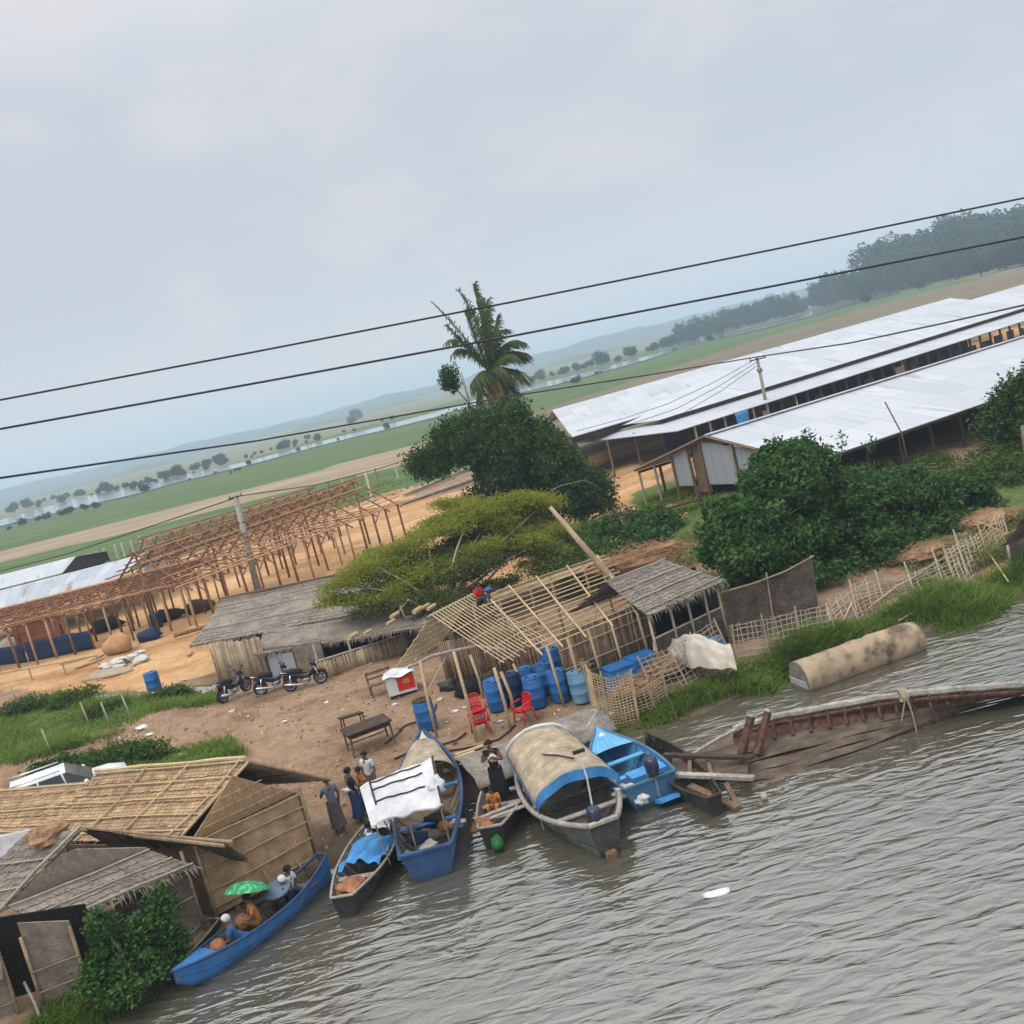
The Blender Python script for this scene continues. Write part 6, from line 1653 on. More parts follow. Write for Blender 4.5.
    for x0, y0, x1, y1, lab in ((395, 760, 470, 735, 'black hose trailing over the bank by the white roofed boat'), (385, 745, 440, 706, 'second dark hose running up past the lone drum'), (410, 770, 520, 728, 'dark rope lying along the bank behind the boats')):
        a, b = G(x0, y0, .04), G(x1, y1, .04); P = []
        for i in range(9):
            p = lerp(a, b, i / 8) + V((.15 * math.sin(i * 1.3), .2 * math.sin(i * .9), 0)); P.append(bz(p, .04))
        mb = MB(); mb.tube(P, .028, 5); tag(mb.build('hose', 'rope', None, True, a), lab, 'hose')
furniture()

def bike(label, p, rz, paint):
    t = thing('motorbike', label, 'motorbike', p, rz, 'motorbikes parked before the long hut')
    def tube(name, pts, r, m, n=8):
        mb = MB(); mb.tube(pts, r, n); return local0(t, mb, name, m)
    R = .29
    for x, nm in ((.63, 'front_wheel'), (-.6, 'rear_wheel')):
        mb = MB(); n = 24
        Mr = Matrix.Rotation(PI / 2, 3, 'X')
        mb.lathe([(R - .075, -.045), (R - .03, -.055), (R, -.03), (R + .005, 0), (R, .03), (R - .03, .055), (R - .075, .045), (R - .075, -.045)], n, Mr, (x, 0, R)); w = local0(t, mb, nm, 'rubber')
        mb = MB(); mb.lathe([(R - .075, -.03), (R - .06, -.02), (R - .06, .02), (R - .075, .03), (R - .095, 0), (R - .075, -.03)], n, Mr, (x, 0, R)); o = local0(t, mb, 'rim', 'chrome'); o.parent = w
        for k in range(6):
            a = k * PI / 3; mb = MB(); mb.tube([V((x, 0, R)), V((x + math.cos(a) * (R - .08), 0, R + math.sin(a) * (R - .08)))], .014, 4); o = local0(t, mb, 'spoke', 'chrome'); o.parent = w
        mb = MB(); mb.lathe([(.06, -.07), (.075, -.05), (.075, .05), (.06, .07)], 10, Mr, (x, 0, R)); o = local0(t, mb, 'hub', 'steel'); o.parent = w
        mb = MB(); mb.grid(lambda u, v: V((x + math.cos(.45 + u * 2.0) * (R + .045), (v - .5) * .15, R + math.sin(.45 + u * 2.0) * (R + .045))), 10, 3); local0(t, mb, 'fender', paint)
    for s in (-1, 1):
        tube('fork', [V((.63, s * .09, R)), V((.47, s * .08, .78))], .025, 'chrome')
        tube('shock', [V((-.6, s * .13, R)), V((-.5, s * .13, .66))], .03, 'chrome')
        tube('mirror_stem', [V((.43, s * .25, .98)), V((.42, s * .34, 1.14))], .01, 'seat')
        mb = MB(); mb.blob((.42, s * .36, 1.17), (.02, .06, .04), 1, 8, 0); local0(t, mb, 'mirror', 'seat')
        tube('foot_peg', [V((-.05, s * .1, .3)), V((-.05, s * .28, .3))], .018, 'steel')
    tube('handlebar', [V((.36, -.33, .95)), V((.43, -.2, .98)), V((.46, 0, .93)), V((.43, .2, .98)), V((.36, .33, .95))], .018, 'seat')
    mb = MB(); mb.blob((.5, 0, .86), (.13, .13, .16), 2, 12, .03); local0(t, mb, 'cowl', paint)
    mb = MB(); mb.blob((.6, 0, .86), (.06, .09, .08), 2, 10, 0); local0(t, mb, 'headlight', 'chrome')
    # body: leg shield and under-seat shell
    mb = MB(); mb.tube([V((.46, 0, .78)), V((.34, 0, .55)), V((.1, 0, .42)), V((-.1, 0, .5)), V((-.35, 0, .62)), V((-.75, 0, .7))], [.1, .11, .1, .13, .13, .07], 10); local0(t, mb, 'body', paint)
    for s in (-1, 1):
        mb = MB(); mb.grid(lambda u, v: V((.2 + .26 * v, s * (.1 + .12 * u), .35 + .42 * v + .05 * u)), 4, 4); local0(t, mb, 'leg_shield', paint)
    mb = MB(); mb.tube([V((.0, 0, .68)), V((-.2, 0, .73)), V((-.45, 0, .77)), V((-.72, 0, .8))], [.09, .13, .14, .1], 10); local0(t, mb, 'seat', 'seat')
    tube('grab_rail', [V((-.6, -.12, .78)), V((-.85, -.1, .84)), V((-.87, .1, .84)), V((-.6, .12, .78))], .016, 'chrome')
    mb = MB(); mb.blob((-.8, 0, .68), (.06, .09, .05), 2, 10, 0); local0(t, mb, 'tail_light', 'red_plastic')
    mb = MB(); mb.blob((.05, 0, .3), (.2, .13, .13), 3, 12, .06); mb2 = local0(t, mb, 'engine', 'steel')
    mb = MB(); mb.tube([V((.12, -.14, .24)), V((-.15, -.16, .2)), V((-.4, -.18, .26)), V((-.8, -.2, .36))], [.025, .03, .055, .05], 8); local0(t, mb, 'exhaust', 'chrome')
    tube('kick_stand', [V((-.02, .1, .22)), V((-.08, .28, .0))], .014, 'steel')
    return t
bike('black motorbike parked at the left end of the row on the grass edge', G(236, 697), .95, 'bike_black')
bike('silver and black motorbike in the middle of the row, showing its seat', G(277, 690), .35, 'bike_blue')
bike('black motorbike showing its side and white rimmed wheels before the counter', G(307, 687), .08, 'bike_black')

def lattice(name, label, cat, base, H, sv, sh, m='bamboo_grey', r=.014, lean=(0, 0), posts=True, jit=.03, hscale=None, sag=0.0, post_over=.25, z_off=0.0):
    """open bamboo lattice following a line of ground points"""
    base = [V(p) for p in base]; acc = [0]
    for a, b in zip(base, base[1:]): acc.append(acc[-1] + (b - a).length)
    L = acc[-1]; rr = random.Random(int(L * 100))
    def B(s):
        for i in range(len(base) - 1):
            if s <= acc[i + 1] + 1e-6: return lerp(base[i], base[i + 1], (s - acc[i]) / max(acc[i + 1] - acc[i], 1e-6))
        return base[-1]
    hh = lambda s: H * (hscale(s / L) if hscale else 1)
    def P(s, k): return B(s) + V((lean[0] * k, lean[1] * k, hh(s) * k + z_off - sag * math.sin(s / L * PI) * k))
    t = thing(name, label, cat, base[0])
    mb = MB(); n = max(2, int(L / sv))
    for i in range(n + 1):
        s = L * i / n; mb.tube([P(s, -.03) + V((rr.uniform(-jit, jit), 0, 0)), P(s, .5), P(s, 1 + rr.uniform(-.02, .06)) + V((rr.uniform(-jit, jit), 0, 0))], r, 4)
    k = max(2, int(H / sh))
    for j in range(k + 1):
        mb.tube([P(L * i / 16, min(1, j / k + .02)) + V((0, 0, rr.uniform(-jit, jit) * .6)) for i in range(17)], r, 4)
    mb.build('lattice', m, t)
    if posts:
        q = max(2, int(L / 1.1))
        for i in range(q + 1):
            s = L * i / q; mb = MB(); mb.tube([P(s, 0) - V((0, .04, .3)), P(s, 1) + V((rr.uniform(-.08, .08), -.03, post_over * rr.uniform(.2, 1)))], .03, 5); mb.build('post', 'bamboo_grey', t)
    return t

def fences():
    # rolled lattice pen by the drums
    lattice('lattice_fence', 'curved open bamboo lattice pen standing on the grassy bank beside the drums', 'lattice', [G(593, 712), G(600, 722), G(618, 728), G(638, 722)], 1.55, .11, .085, 'bamboo', .011, (.1, .15), True, .02)
    lattice('lattice_fence', 'low curved lattice hoop beside the rusty brushwood', 'lattice', [G(640, 716), G(652, 712), G(668, 700)], .8, .14, .1, 'bamboo', .012, (-.05, 0), True, .02)
    lattice('lattice_fence', 'slanting bamboo lattice leaning against the cream tarpaulin', 'lattice', [G(660, 700), G(690, 690), G(735, 660)], 1.35, .2, .14, 'bamboo_grey', .014, (-.35, .3), True, .05)
    t = thing('woven_screen', 'dark woven screen panel sagging between posts before the big bush', 'screen', G(735, 652))
    a, b = G(737, 655), G(829, 636); a = a + V((0, .75, .05)); b = b + V((0, .75, .05))
    c, d = TZ(b + V((.35, .6, 0)), 2.75), TZ(a + V((.2, .4, 0)), 2.4)
    mb = MB(); mb.slab([a, b, c, d], .03, 12, 6, .12, .05); mb.build('woven_panel', 'mat_black', t)
    mb = MB(); mb.tube([d + V((-.1, 0, .03)), lerp(d, c, .35) - V((0, 0, .09)), lerp(d, c, .7) - V((0, 0, .1)), c + V((.1, 0, .05))], .035, 5); mb.build('top_rail', 'bamboo_dark', t)
    for u in (0, .5, 1):
        p = lerp(a, b, u); q = lerp(d, c, u); mb = MB(); mb.tube([bz(p, -.2) + V((0, .05, 0)), q + V((0, .06, .1))], .035, 5); mb.build('post', 'bamboo_dark', t)
    lattice('lattice_fence', 'grey bamboo lattice fence in front of the dark woven screen', 'fence', [G(737, 664), G(770, 658), G(800, 650), G(836, 642)], 1.25, .17, .17, 'bamboo_grey', .015, (.1, .15), True, .05)
    lattice('lattice_fence', 'broken bamboo fence fallen over on the slope above the pipe', 'fence', [G(836, 640), G(870, 618), G(920, 596), G(960, 585), G(985, 568)], 1.5, .28, .16, 'bamboo_grey', .018, (.35, 1.5), True, .1, lambda u: .45 + .15 * math.sin(u * 9), .0, .7)
    lattice('lattice_fence', 'higher broken bamboo fence curving up the brown slope', 'fence', [G(955, 580), G(985, 565), G(1010, 540)], 1.3, .25, .17, 'bamboo', .016, (.2, .8), True, .08, lambda u: .7, .0, .3)
    rr = random.Random(31)
    for i, (x0, y0, x1, y1, lab) in enumerate(((955, 520, 1022, 548, 'long pole lying across the brown slope'), (980, 548, 1010, 590, 'short pole slipping down the brown slope'), (870, 615, 925, 580, 'loose bamboo pole on the fallen fence'), (900, 628, 960, 600, 'bamboo pole half buried in bank grass'), (845, 628, 868, 585, 'stick propped upright on the fallen fence'))):
        a, b = G(x0, y0, .25), G(x1, y1, .3); mb = MB(); mb.tube([a, lerp(a, b, .5) + V((0, 0, .1)), b], .032, 5); tag(mb.build('bamboo_pole', 'bamboo', None, True, a), lab, 'pole')
    for i, (x, y, xt, yt) in enumerate(((92, 730, 86, 700), (112, 728, 104, 702), (133, 722, 124, 694), (53, 755, 46, 728), (17, 700, 13, 684))):
        b = G(x, y); z = min(up(b, xt, yt), b.z + 1.5); mb = MB(); mb.tube([b - V((0, 0, .2)), V((b.x - .12, b.y, z))], .035, 5)
        tag(mb.build('garden_stake', 'bamboo_grey', None, True, b), 'crooked bamboo stake in the weedy verge below the sand road', 'stake', 'stakes in the weedy verge')
    t = thing('rail_fence', 'low bamboo rail along the edge of the sand road', 'fence', G(0, 690))
    P = [G(-60, 697), G(0, 686), G(66, 675), G(100, 668)]
    mb = MB(); mb.tube([p + V((0, 0, .75)) for p in P], .06, 6); mb.build('rail', 'bamboo', t)
    for p in P + [lerp(P[1], P[2], .5)]:
        mb = MB(); mb.tube([bz(p, -.2), bz(p, .75)], .05, 5); mb.build('post', 'bamboo_grey', t)
    t = thing('kerb_wall', 'low grey concrete edge between the sand road and weedy verge', 'wall', G(150, 695))
    a, b = G(95, 700), G(226, 690); d = (b - a)
    mb = MB(); n = 10
    mb.tube([bz(lerp(a, b, i / n), .02) for i in range(n + 1)], .17, 4); mb.build('edge', 'concrete', t)
fences()

def tarps_and_heaps():
    # cream tarpaulin over a stack
    A, B, C, D = at(648, 628, 1.75), at(697, 622, 2.35), at(732, 652, 1.25), at(652, 662, 1.3)
    b = G(690, 655); t0 = A
    def P(u, v, off=0):
        a = u; x = lerp(at(650, 640, 1.5), at(728, 645, 1.5), a)
        ridge = 1.45 + .6 * math.exp(-((a - .62) / .25) ** 2) + .15 * math.sin(a * 7)
        g = 1.0
        k = v * 2 - 1
        y = x.y + .8 * k * (1 - .25 * abs(k)) + .12 * math.sin(a * 23) * abs(k) - .45
        z = ridge - (ridge - g) * abs(k) ** 1.6 + .035 * math.sin(a * 31 + k * 9) + .03 * math.sin(k * 17 + a * 5)
        return V((x.x + .1 * k, y, z + off))
    mb = MB(); mb.grid(lambda u, v: P(u, v), 44, 22); tag(mb.build('cream_tarpaulin', 'cream_cloth', None, True, b), 'big cream tarpaulin draped over a stack beside the leaning trunk', 'tarpaulin')
    rr = random.Random(77)
    def brush(name, label, cat, c, r, n, m, l=.35, flat=.4):
        mb = MB()
        mb.blob(c, (r[0] * .75, r[1] * .75, r[2] * .6), 3, 12, .2)
        for i in range(n):
            a = rr.uniform(0, 6.28); q = rr.random() ** .5
            p = V(c) + V((math.cos(a) * r[0] * q, math.sin(a) * r[1] * q, r[2] * (1 - q * q) * rr.uniform(.4, 1)))
            d = V((rr.uniform(-1, 1), rr.uniform(-1, 1), rr.uniform(-.3, .5))).normalized() * l * rr.uniform(.5, 1.3); w = d.orthogonal().normalized() * .014
            mb.add([p - w, p + w, p + d], [(0, 1, 2)])
        return tag(mb.build(name, m, None, False, c), label, cat)
    brush('brushwood_heap', 'rusty brown brushwood heaped inside the lattice pen', 'heap', G(640, 702, .45), (.75, .5, .5), 420, 'dry_brush')
    brush('brushwood_heap', 'dry brown brushwood stacked against the slanting lattice', 'heap', G(664, 680, .4), (.9, .5, .5), 420, 'dry_brush')
    brush('brushwood_heap', 'roll of dry brown cane standing at the lattice pen corner', 'heap', G(592, 700, .6), (.2, .2, .9), 200, 'dry_brush', .3)
    brush('brushwood_heap', 'long bank of dry brown stalks behind the small open hut', 'heap', at(640, 560, 2.2), (2.6, .6, .8), 700, 'dry_brush', .5)
    brush('brushwood_heap', 'dry reddish stalks on the slope under the bush', 'heap', G(920, 560, .2), (1.6, .8, .45), 600, 'dry_brush', .4)
    brush('brushwood_heap', 'brown litter of stalks on the slope beside the edge hut', 'heap', G(985, 525, .2), (1.4, 1.2, .4), 500, 'dry_brush', .4)
    # tree logs on the middle hut roof
    for i, (x, y) in enumerate(((387, 624), (391, 617), (414, 612), (422, 608), (428, 609), (349, 638), (364, 634))):
        p = at(x, y, 3.35 if i < 5 else 3.0); mb = MB(); mb.tube([p, p + V((.25, .45, .0))], .06 + .02 * (i % 3), 9); tag(mb.build('cut_log', 'bamboo', None, False, p), 'pale sawn log end showing under the tree on the hut roof', 'log', 'sawn logs on the hut roof')
    # under the timber frames
    c = G(44, 645); t = thing('brick_stack', 'square stack of red bricks under the timber frame', 'brick stack', c, .2)
    rr2 = random.Random(2)
    for k in range(7):
        for s in range(1):
            mb = MB(); mb.box((rr2.uniform(-.04, .04), rr2.uniform(-.04, .04), .16 + .3 * k), (2.9, 1.7, .285), rr2.uniform(-.015, .015)); local0(t, mb, 'brick_course', 'brick', False)
    c = G(120, 652); mb = MB(); mb.blob(c + V((0, 0, .4)), (.85, .75, .65), 4, 16, .1); tag(mb.build('earth_heap', 'earth', None, True, c), 'rounded brown heap of earth beside the white sacks', 'heap')
    c = G(105, 676); mb = MB(); mb.blob(c + V((0, 0, -.02)), (1.5, .9, .32), 5, 18, .25); tag(mb.build('gravel_heap', 'dry_soil', None, True, c), 'low grey heap of gravel beside the road rail', 'heap')
    for i in range(16):
        x = 104 + rr2.uniform(0, 40); y = 668 - (x - 104) * .22 + rr2.uniform(-4, 5)
        p = G(x, y, .12 + (.18 if i > 10 else 0)); mb = MB(); mb.blob(p, (.38, .25, .15), i, 14, .2); o = mb.build('white_sack', 'sack', None, True, p); o.rotation_euler = (0, 0, rr2.uniform(-.6, .6)); tag(o, 'white filled sack in the pile at the edge of the timber frame', 'sack', 'pile of white sacks')
    # navy sheet wall and other clutter
    a, b = G(-40, 672), G(98, 648); 
    for k, (u0, u1) in enumerate(((0, .5), (.52, .97))):
        p, q = lerp(a, b, u0), lerp(a, b, u1)
        mb = MB(); mb.slab([bz(p), bz(q), bz(q, 1.15), bz(p, 1.25)], .05, 14, 4, 0, .05); tag(mb.build('navy_tarpaulin', 'blue_dark', None, True, bz(p)), ('long dark navy tarpaulin hung low across the left of the timber frame', 'dark navy tarpaulin hung low beside the brick stack')[k], 'tarpaulin')
    for i, (x, y, s, m, lab) in enumerate(((72, 645, .9, 'blue_dark', 'dark bundle of goods behind the posts beside the brick stack'), (15, 652, 1.2, 'cream_cloth', 'pale covered heap at the far left of the timber frame'), (108, 630, 1.1, 'black_cloth', 'black bundle in the shade of the patched roof'), (170, 620, .9, 'black_cloth', 'dark goods beside the blue drum in the timber frame'), (150, 640, .8, 'blue_dark', 'navy bundle on the sand under the last truss'), (200, 612, 1.0, 'wood_dark', 'dark crate shaped bundle before the concrete pole'))):
        c = G(x, y); mb = MB(); mb.blob(c + V((0, 0, .35 * s)), (s, s * .6, .5 * s), 20 + i, 12, .2); tag(mb.build('goods_bundle', m, None, True, c), lab, 'bundle')
    for i, (x, y, s, m, lab) in enumerate(((470, 694, .5, 'black_cloth', 'black bundle in the shade under the gabled bamboo frame'), (498, 686, .55, 'wood_dark', 'dark heap against the slat wall behind the drums'), (450, 690, .35, 'green_boat', 'greenish sack in the shade near the leaning brace'), (520, 682, .45, 'sack_brown', 'brown sack leaning on the slat wall behind the drums'), (570, 676, .4, 'black_cloth', 'dark bundle between the drums and the slat wall'))):
        c = G(x, y); mb = MB(); mb.blob(c + V((0, 0, .4 * s)), (s, s * .7, .7 * s), 40 + i, 14, .25); tag(mb.build('goods_bundle', m, None, True, c), lab, 'bundle')
    for i, (x, y, lab) in enumerate(((78, 661, 'split timber offcut on the ground near the white sacks'), (90, 665, 'pale timber offcut lying across another near the sacks'), (98, 659, 'short timber offcut nearest the brick stack'), (190, 655, 'board lying flat on the sand by the last posts'))):
        c = G(x, y, .1); mb = MB(); mb.box((0, 0, 0), (2.0 - .3 * i, .2, .08)); o = mb.build('timber_offcut', 'wood_red_light' if i % 2 else 'bamboo'); o.location = c; o.rotation_euler = (0, .03, .3 + .5 * i); tag(o, lab, 'timber')
    # far roadside earth ridges behind the tree
    for x0, y0, x1, y1, lab in ((405, 497, 470, 470, 'long pale log lying on the sandy slope beside the dark tree'), (402, 506, 480, 480, 'second long log lying lower on the sandy slope'), (175, 640, 400, 575, 'long red timber beam lying on the sand below the far frame')):
        a, b = G(x0, y0, .25), G(x1, y1, .3); mb = MB(); mb.tube([a, lerp(a, b, .5), b], .2 if x0 > 300 else .12, 6); tag(mb.build('long_log', 'bamboo_grey' if x0 > 300 else 'wood_red', None, True, a), lab, 'log')
tarps_and_heaps()

def car():
    b = G(58, 815)
    c0 = at(58, 786, 2.2)
    t = thing('white_car', 'white car partly hidden behind the brown roof, dark windscreen showing', 'car', (c0.x, c0.y, gz(c0.x, c0.y)), .42)
    def loft(name, m, prof, W, z=0, tuck=.0):
        mb = MB(); n = len(prof)
        for s in (1, -1):
            pass
        mb.grid(lambda u, v: V((prof[int(round(v * (n - 1)))][0], (u - .5) * W * (1 - tuck * max(0, prof[int(round(v * (n - 1)))][1] - .9)) * (1 - .0), prof[int(round(v * (n - 1)))][1] - .05 * (2 * u - 1) ** 4)), 8, n - 1)
        return local0(t, mb, name, m)
    body = [(-2.1, .35), (-2.15, .7), (-2.0, .98), (-1.2, 1.02), (.9, 1.0), (1.6, .95), (2.1, .8), (2.15, .4)]
    loft('bonnet', 'white_paint', body, 1.7)
    for s in (1, -1):
        mb = MB(); P = [V((x, s * .85, z - .05)) for x, z in body]; mb.add(P + [V((2.1, s * .85, .3)), V((-2.1, s * .85, .3))], [tuple(range(len(P) + 2))]); local0(t, mb, 'side_panel', 'white_paint', False)
        mb = MB(); mb.add([V((-1.5, s * .80, 1.0)), V((1.05, s * .80, 1.0)), V((.35, s * .66, 1.46)), V((-1.25, s * .66, 1.48))], [(0, 1, 2, 3)]); local0(t, mb, 'side_window', 'glass_dark', False)
        mb = MB(); mb.tube([V((-1.35, s * .6, 1.58)), V((.2, s * .6, 1.57))], .025, 6); local0(t, mb, 'roof_rail', 'chrome')
        for x in (-.5, .3):
            mb = MB(); mb.tube([V((x, s * .81, 1.0)), V((x * .9 - .05, s * .67, 1.47))], .03, 4); local0(t, mb, 'pillar', 'white_paint')
        for x in (-1.35, 1.35):
            mb = MB(); mb.lathe([(.2, -.1), (.31, -.1), (.32, 0), (.31, .1), (.2, .1)], 20, Matrix.Rotation(PI / 2, 3, 'X'), (x, s * .78, .32)); local0(t, mb, 'wheel', 'rubber')
        mb = MB(); mb.blob((.85, s * .98, 1.05), (.08, .12, .08), 1, 8, 0); local0(t, mb, 'wing_mirror', 'white_paint')
    mb = MB(); mb.grid(lambda u, v: V((-1.3 + 1.65 * v, (u - .5) * 1.34, 1.5 + .05 * math.sin(v * PI) * (1 - (2 * u - 1) ** 2) - .03 * (2 * u - 1) ** 2)), 8, 8); local0(t, mb, 'roof', 'white_paint')
    mb = MB(); mb.add([V((1.08, -.8, .99)), V((1.08, .8, .99)), V((.36, .66, 1.47)), V((.36, -.66, 1.47))], [(0, 1, 2, 3)]); local0(t, mb, 'windscreen', 'glass_dark', False)
    mb = MB(); mb.add([V((-1.85, -.8, .99)), V((-1.85, .8, .99)), V((-1.3, .66, 1.47)), V((-1.3, -.66, 1.47))], [(3, 2, 1, 0)]); local0(t, mb, 'rear_window', 'glass_dark', False)
car()
# ------------------------------------------------------------------ people
def skin_mesh(name, V_, E_, R_, m, t, sub=1, root=0):
    me = bpy.data.meshes.new(name); me.from_pydata([tuple(v) for v in V_], E_, [])
    o = bpy.data.objects.new(name, me); COL.objects.link(o); o.parent = t
    md = o.modifiers.new('skin', 'SKIN'); md.use_smooth_shade = True
    for i, r in enumerate(R_):
        d = me.skin_vertices[0].data[i]
        d.radius = (r, r) if not hasattr(r, '__len__') else r
        d.use_root = (i == root)
    if sub:
        s = o.modifiers.new('smooth', 'SUBSURF'); s.levels = sub; s.render_levels = sub
    me.materials.append(MAT[m] if isinstance(m, str) else m)
    return o

POSE = dict(pelvis=(0, 0, .88), waist=(0, 0, 1.02), chest=(0, .01, 1.24), neck=(0, .01, 1.39), head=(0, .03, 1.52), crown=(0, .02, 1.59),
            shl=(-.17, 0, 1.33), ell=(-.22, -.01, 1.07), wrl=(-.21, .09, .84), shr=(.17, 0, 1.33), elr=(.22, -.01, 1.07), wrr=(.21, .09, .84),
            hil=(-.09, 0, .85), knl=(-.1, .03, .47), anl=(-.1, -.02, .08), tol=(-.11, .15, .04), hir=(.09, 0, .85), knr=(.1, .03, .47), anr=(.1, -.02, .08), tor=(.11, .15, .04))
SIT = dict(pelvis=(0, 0, .12), waist=(0, .0, .27), chest=(0, .05, .50), neck=(0, .08, .65), head=(0, .12, .78), crown=(0, .11, .85),
           shl=(-.17, .06, .59), ell=(-.24, .12, .36), wrl=(-.12, .34, .32), shr=(.17, .06, .59), elr=(.24, .12, .36), wrr=(.12, .34, .32),
           hil=(-.09, .05, .12), knl=(-.17, .38, .38), anl=(-.12, .42, .04), tol=(-.13, .56, .02), hir=(.09, .05, .12), knr=(.17, .38, .38), anr=(.12, .42, .04), tor=(.13, .56, .02))

def person(label, base, rz, top=None, bottom='sarong', top_m='navy', bot_m='sarong_blue', pose=None, over=None, scale=1.0, hair='hair', head_m=None, long_hair=False, sleeves=True):
    P = dict(pose or POSE)
    if over: P.update(over)
    P = {k: V(v) * scale for k, v in P.items()}
    t = thing('person', label, 'person', base, rz)
    k = scale
    names = ['pelvis', 'waist', 'chest', 'neck', 'head', 'crown', 'shl', 'ell', 'wrl', 'shr', 'elr', 'wrr', 'hil', 'knl', 'anl', 'tol', 'hir', 'knr', 'anr', 'tor']
    idx = {n: i for i, n in enumerate(names)}
    R = dict(pelvis=(.12, .095), waist=(.105, .085), chest=(.135, .095), neck=.048, head=(.078, .095), crown=.055, shl=.06, ell=.04, wrl=.028, shr=.06, elr=.04, wrr=.028,
             hil=.085, knl=.055, anl=.036, tol=.03, hir=.085, knr=.055, anr=.036, tor=.03)
    vs = [P[n] for n in names]; rs = [tuple(x * k for x in R[n]) if hasattr(R[n], '__len__') else R[n] * k for n in names]
    E = [('pelvis', 'waist'), ('waist', 'chest'), ('chest', 'neck'), ('neck', 'head'), ('head', 'crown'), ('chest', 'shl'), ('shl', 'ell'), ('ell', 'wrl'), ('chest', 'shr'), ('shr', 'elr'), ('elr', 'wrr'),
         ('pelvis', 'hil'), ('hil', 'knl'), ('knl', 'anl'), ('anl', 'tol'), ('pelvis', 'hir'), ('hir', 'knr'), ('knr', 'anr'), ('anr', 'tor')]
    ed = [(idx[a], idx[b]) for a, b in E]
    def add(p, r, par): vs.append(V(p)); rs.append(r * k); ed.append((par, len(vs) - 1)); return len(vs) - 1
    # nose, ears and chin on the head; palms with five fingers
    h = P['head']; f = V((0, 1, 0))
    add(h + V((0, .105, -.005)) * k, .014, idx['head'])
    for s, w, e in ((-1, 'wrl', 'ell'), (1, 'wrr', 'elr')):
        d = (P[w] - P[e]).normalized(); sd = d.cross(V((0, 1, 0))); sd = sd.normalized() if sd.length > .1 else V((1, 0, 0))
        palm = add(P[w] + d * .07 * k, .03, idx[w])
        for j, (o, l) in enumerate(((-.024, .07), (-.008, .082), (.008, .078), (.024, .06))):
            q = add(P[w] + (d * (.07 + l * .55) + sd * o * 1.2 + V((0, .01, 0))) * k, .009, palm); add(P[w] + (d * (.07 + l) + sd * o * 1.3 + V((0, .03, -.005))) * k, .008, q)
        q = add(P[w] + (d * .05 + sd * (-.045 * s)) * k, .011, idx[w]); add(P[w] + (d * .09 + sd * (-.055 * s)) * k, .009, q)
    skin_mesh('body', vs, ed, rs, 'skin', t, 1)
    # hair as a cap over the skull
    mb = MB(); c = P['head'] + V((0, -.012, .022)) * k
    tilt = (P['crown'] - P['neck']).normalized()
    def cap(u, v):
        th = u * 2 * PI; ph = v * (2.0 if not long_hair else 2.3)
        front = max(0, math.sin(th)); ph *= 1 - .42 * front
        return c + V((math.sin(ph) * math.cos(th) * .098, math.sin(ph) * math.sin(th) * .112, math.cos(ph) * .105)) * k
    mb.grid(cap, 16, 8); local0(t, mb, 'hair' if not head_m else 'head_scarf', head_m or hair)
    for s in (-1, 1):
        mb = MB(); mb.blob(P['head'] + V((s * .032, .088, .012)) * k, (.011 * k, .008 * k, .007 * k), 1, 8, 0); local0(t, mb, 'eye', 'hair')
    # shirt
    if top:
        n2 = ['waist', 'chest', 'neckb', 'shl', 'ul', 'shr', 'ur', 'hem']
        Q = dict(P); Q['neckb'] = lerp(P['chest'], P['neck'], .62); Q['ul'] = lerp(P['shl'], P['ell'], .75 if sleeves else .1); Q['ur'] = lerp(P['shr'], P['elr'], .75 if sleeves else .1); Q['hem'] = lerp(P['waist'], P['pelvis'], .9)
        r2 = dict(waist=(.125, .105), chest=(.152, .115), neckb=.075, shl=.073, ul=.058, shr=.073, ur=.058, hem=(.145, .118))
        skin_mesh('shirt', [Q[n] for n in n2], [(0, 1), (1, 2), (1, 3), (3, 4), (1, 5), (5, 6), (0, 7)], [tuple(x * k for x in r2[n]) if hasattr(r2[n], '__len__') else r2[n] * k for n in n2], top_m, t, 1)
    if bottom == 'sarong':
        mb = MB(); w = lerp(P['waist'], P['pelvis'], .35)
        def sar(u, v):
            a = u * 2 * PI
            l = lerp(P['pelvis'] + V((0, 0, .06)) * k, (P['anl'] + P['anr']) / 2 + V((0, 0, .1)) * k, v)
            kn = (P['knl'] + P['knr']) / 2; 
            if v > .2: l = l + (V((kn.x, kn.y, 0)) - V((l.x, l.y, 0))) * math.sin(v * PI) * .8
            r = (.155 + .045 * v) * k * (1 + .05 * math.sin(a * 5 + v * 3))
            return l + V((math.cos(a) * r * 1.1, math.sin(a) * r * .85, 0))
        mb.grid(sar, 24, 8); local0(t, mb, 'sarong', bot_m)
    elif bottom == 'trousers':
        n2 = ['pelvis', 'hil', 'knl', 'al', 'hir', 'knr', 'ar', 'waist']
        Q = dict(P); Q['al'] = lerp(P['knl'], P['anl'], .85); Q['ar'] = lerp(P['knr'], P['anr'], .85); Q['waist'] = lerp(P['pelvis'], P['waist'], .5)
        r2 = dict(pelvis=(.138, .112), hil=.1, knl=.075, al=.06, hir=.1, knr=.075, ar=.06, waist=(.13, .105))
        skin_mesh('trousers', [Q[n] for n in n2], [(0, 1), (1, 2), (2, 3), (0, 4), (4, 5), (5, 6), (0, 7)], [tuple(x * k for x in r2[n]) if hasattr(r2[n], '__len__') else r2[n] * k for n in n2], bot_m, t, 1)
    return t

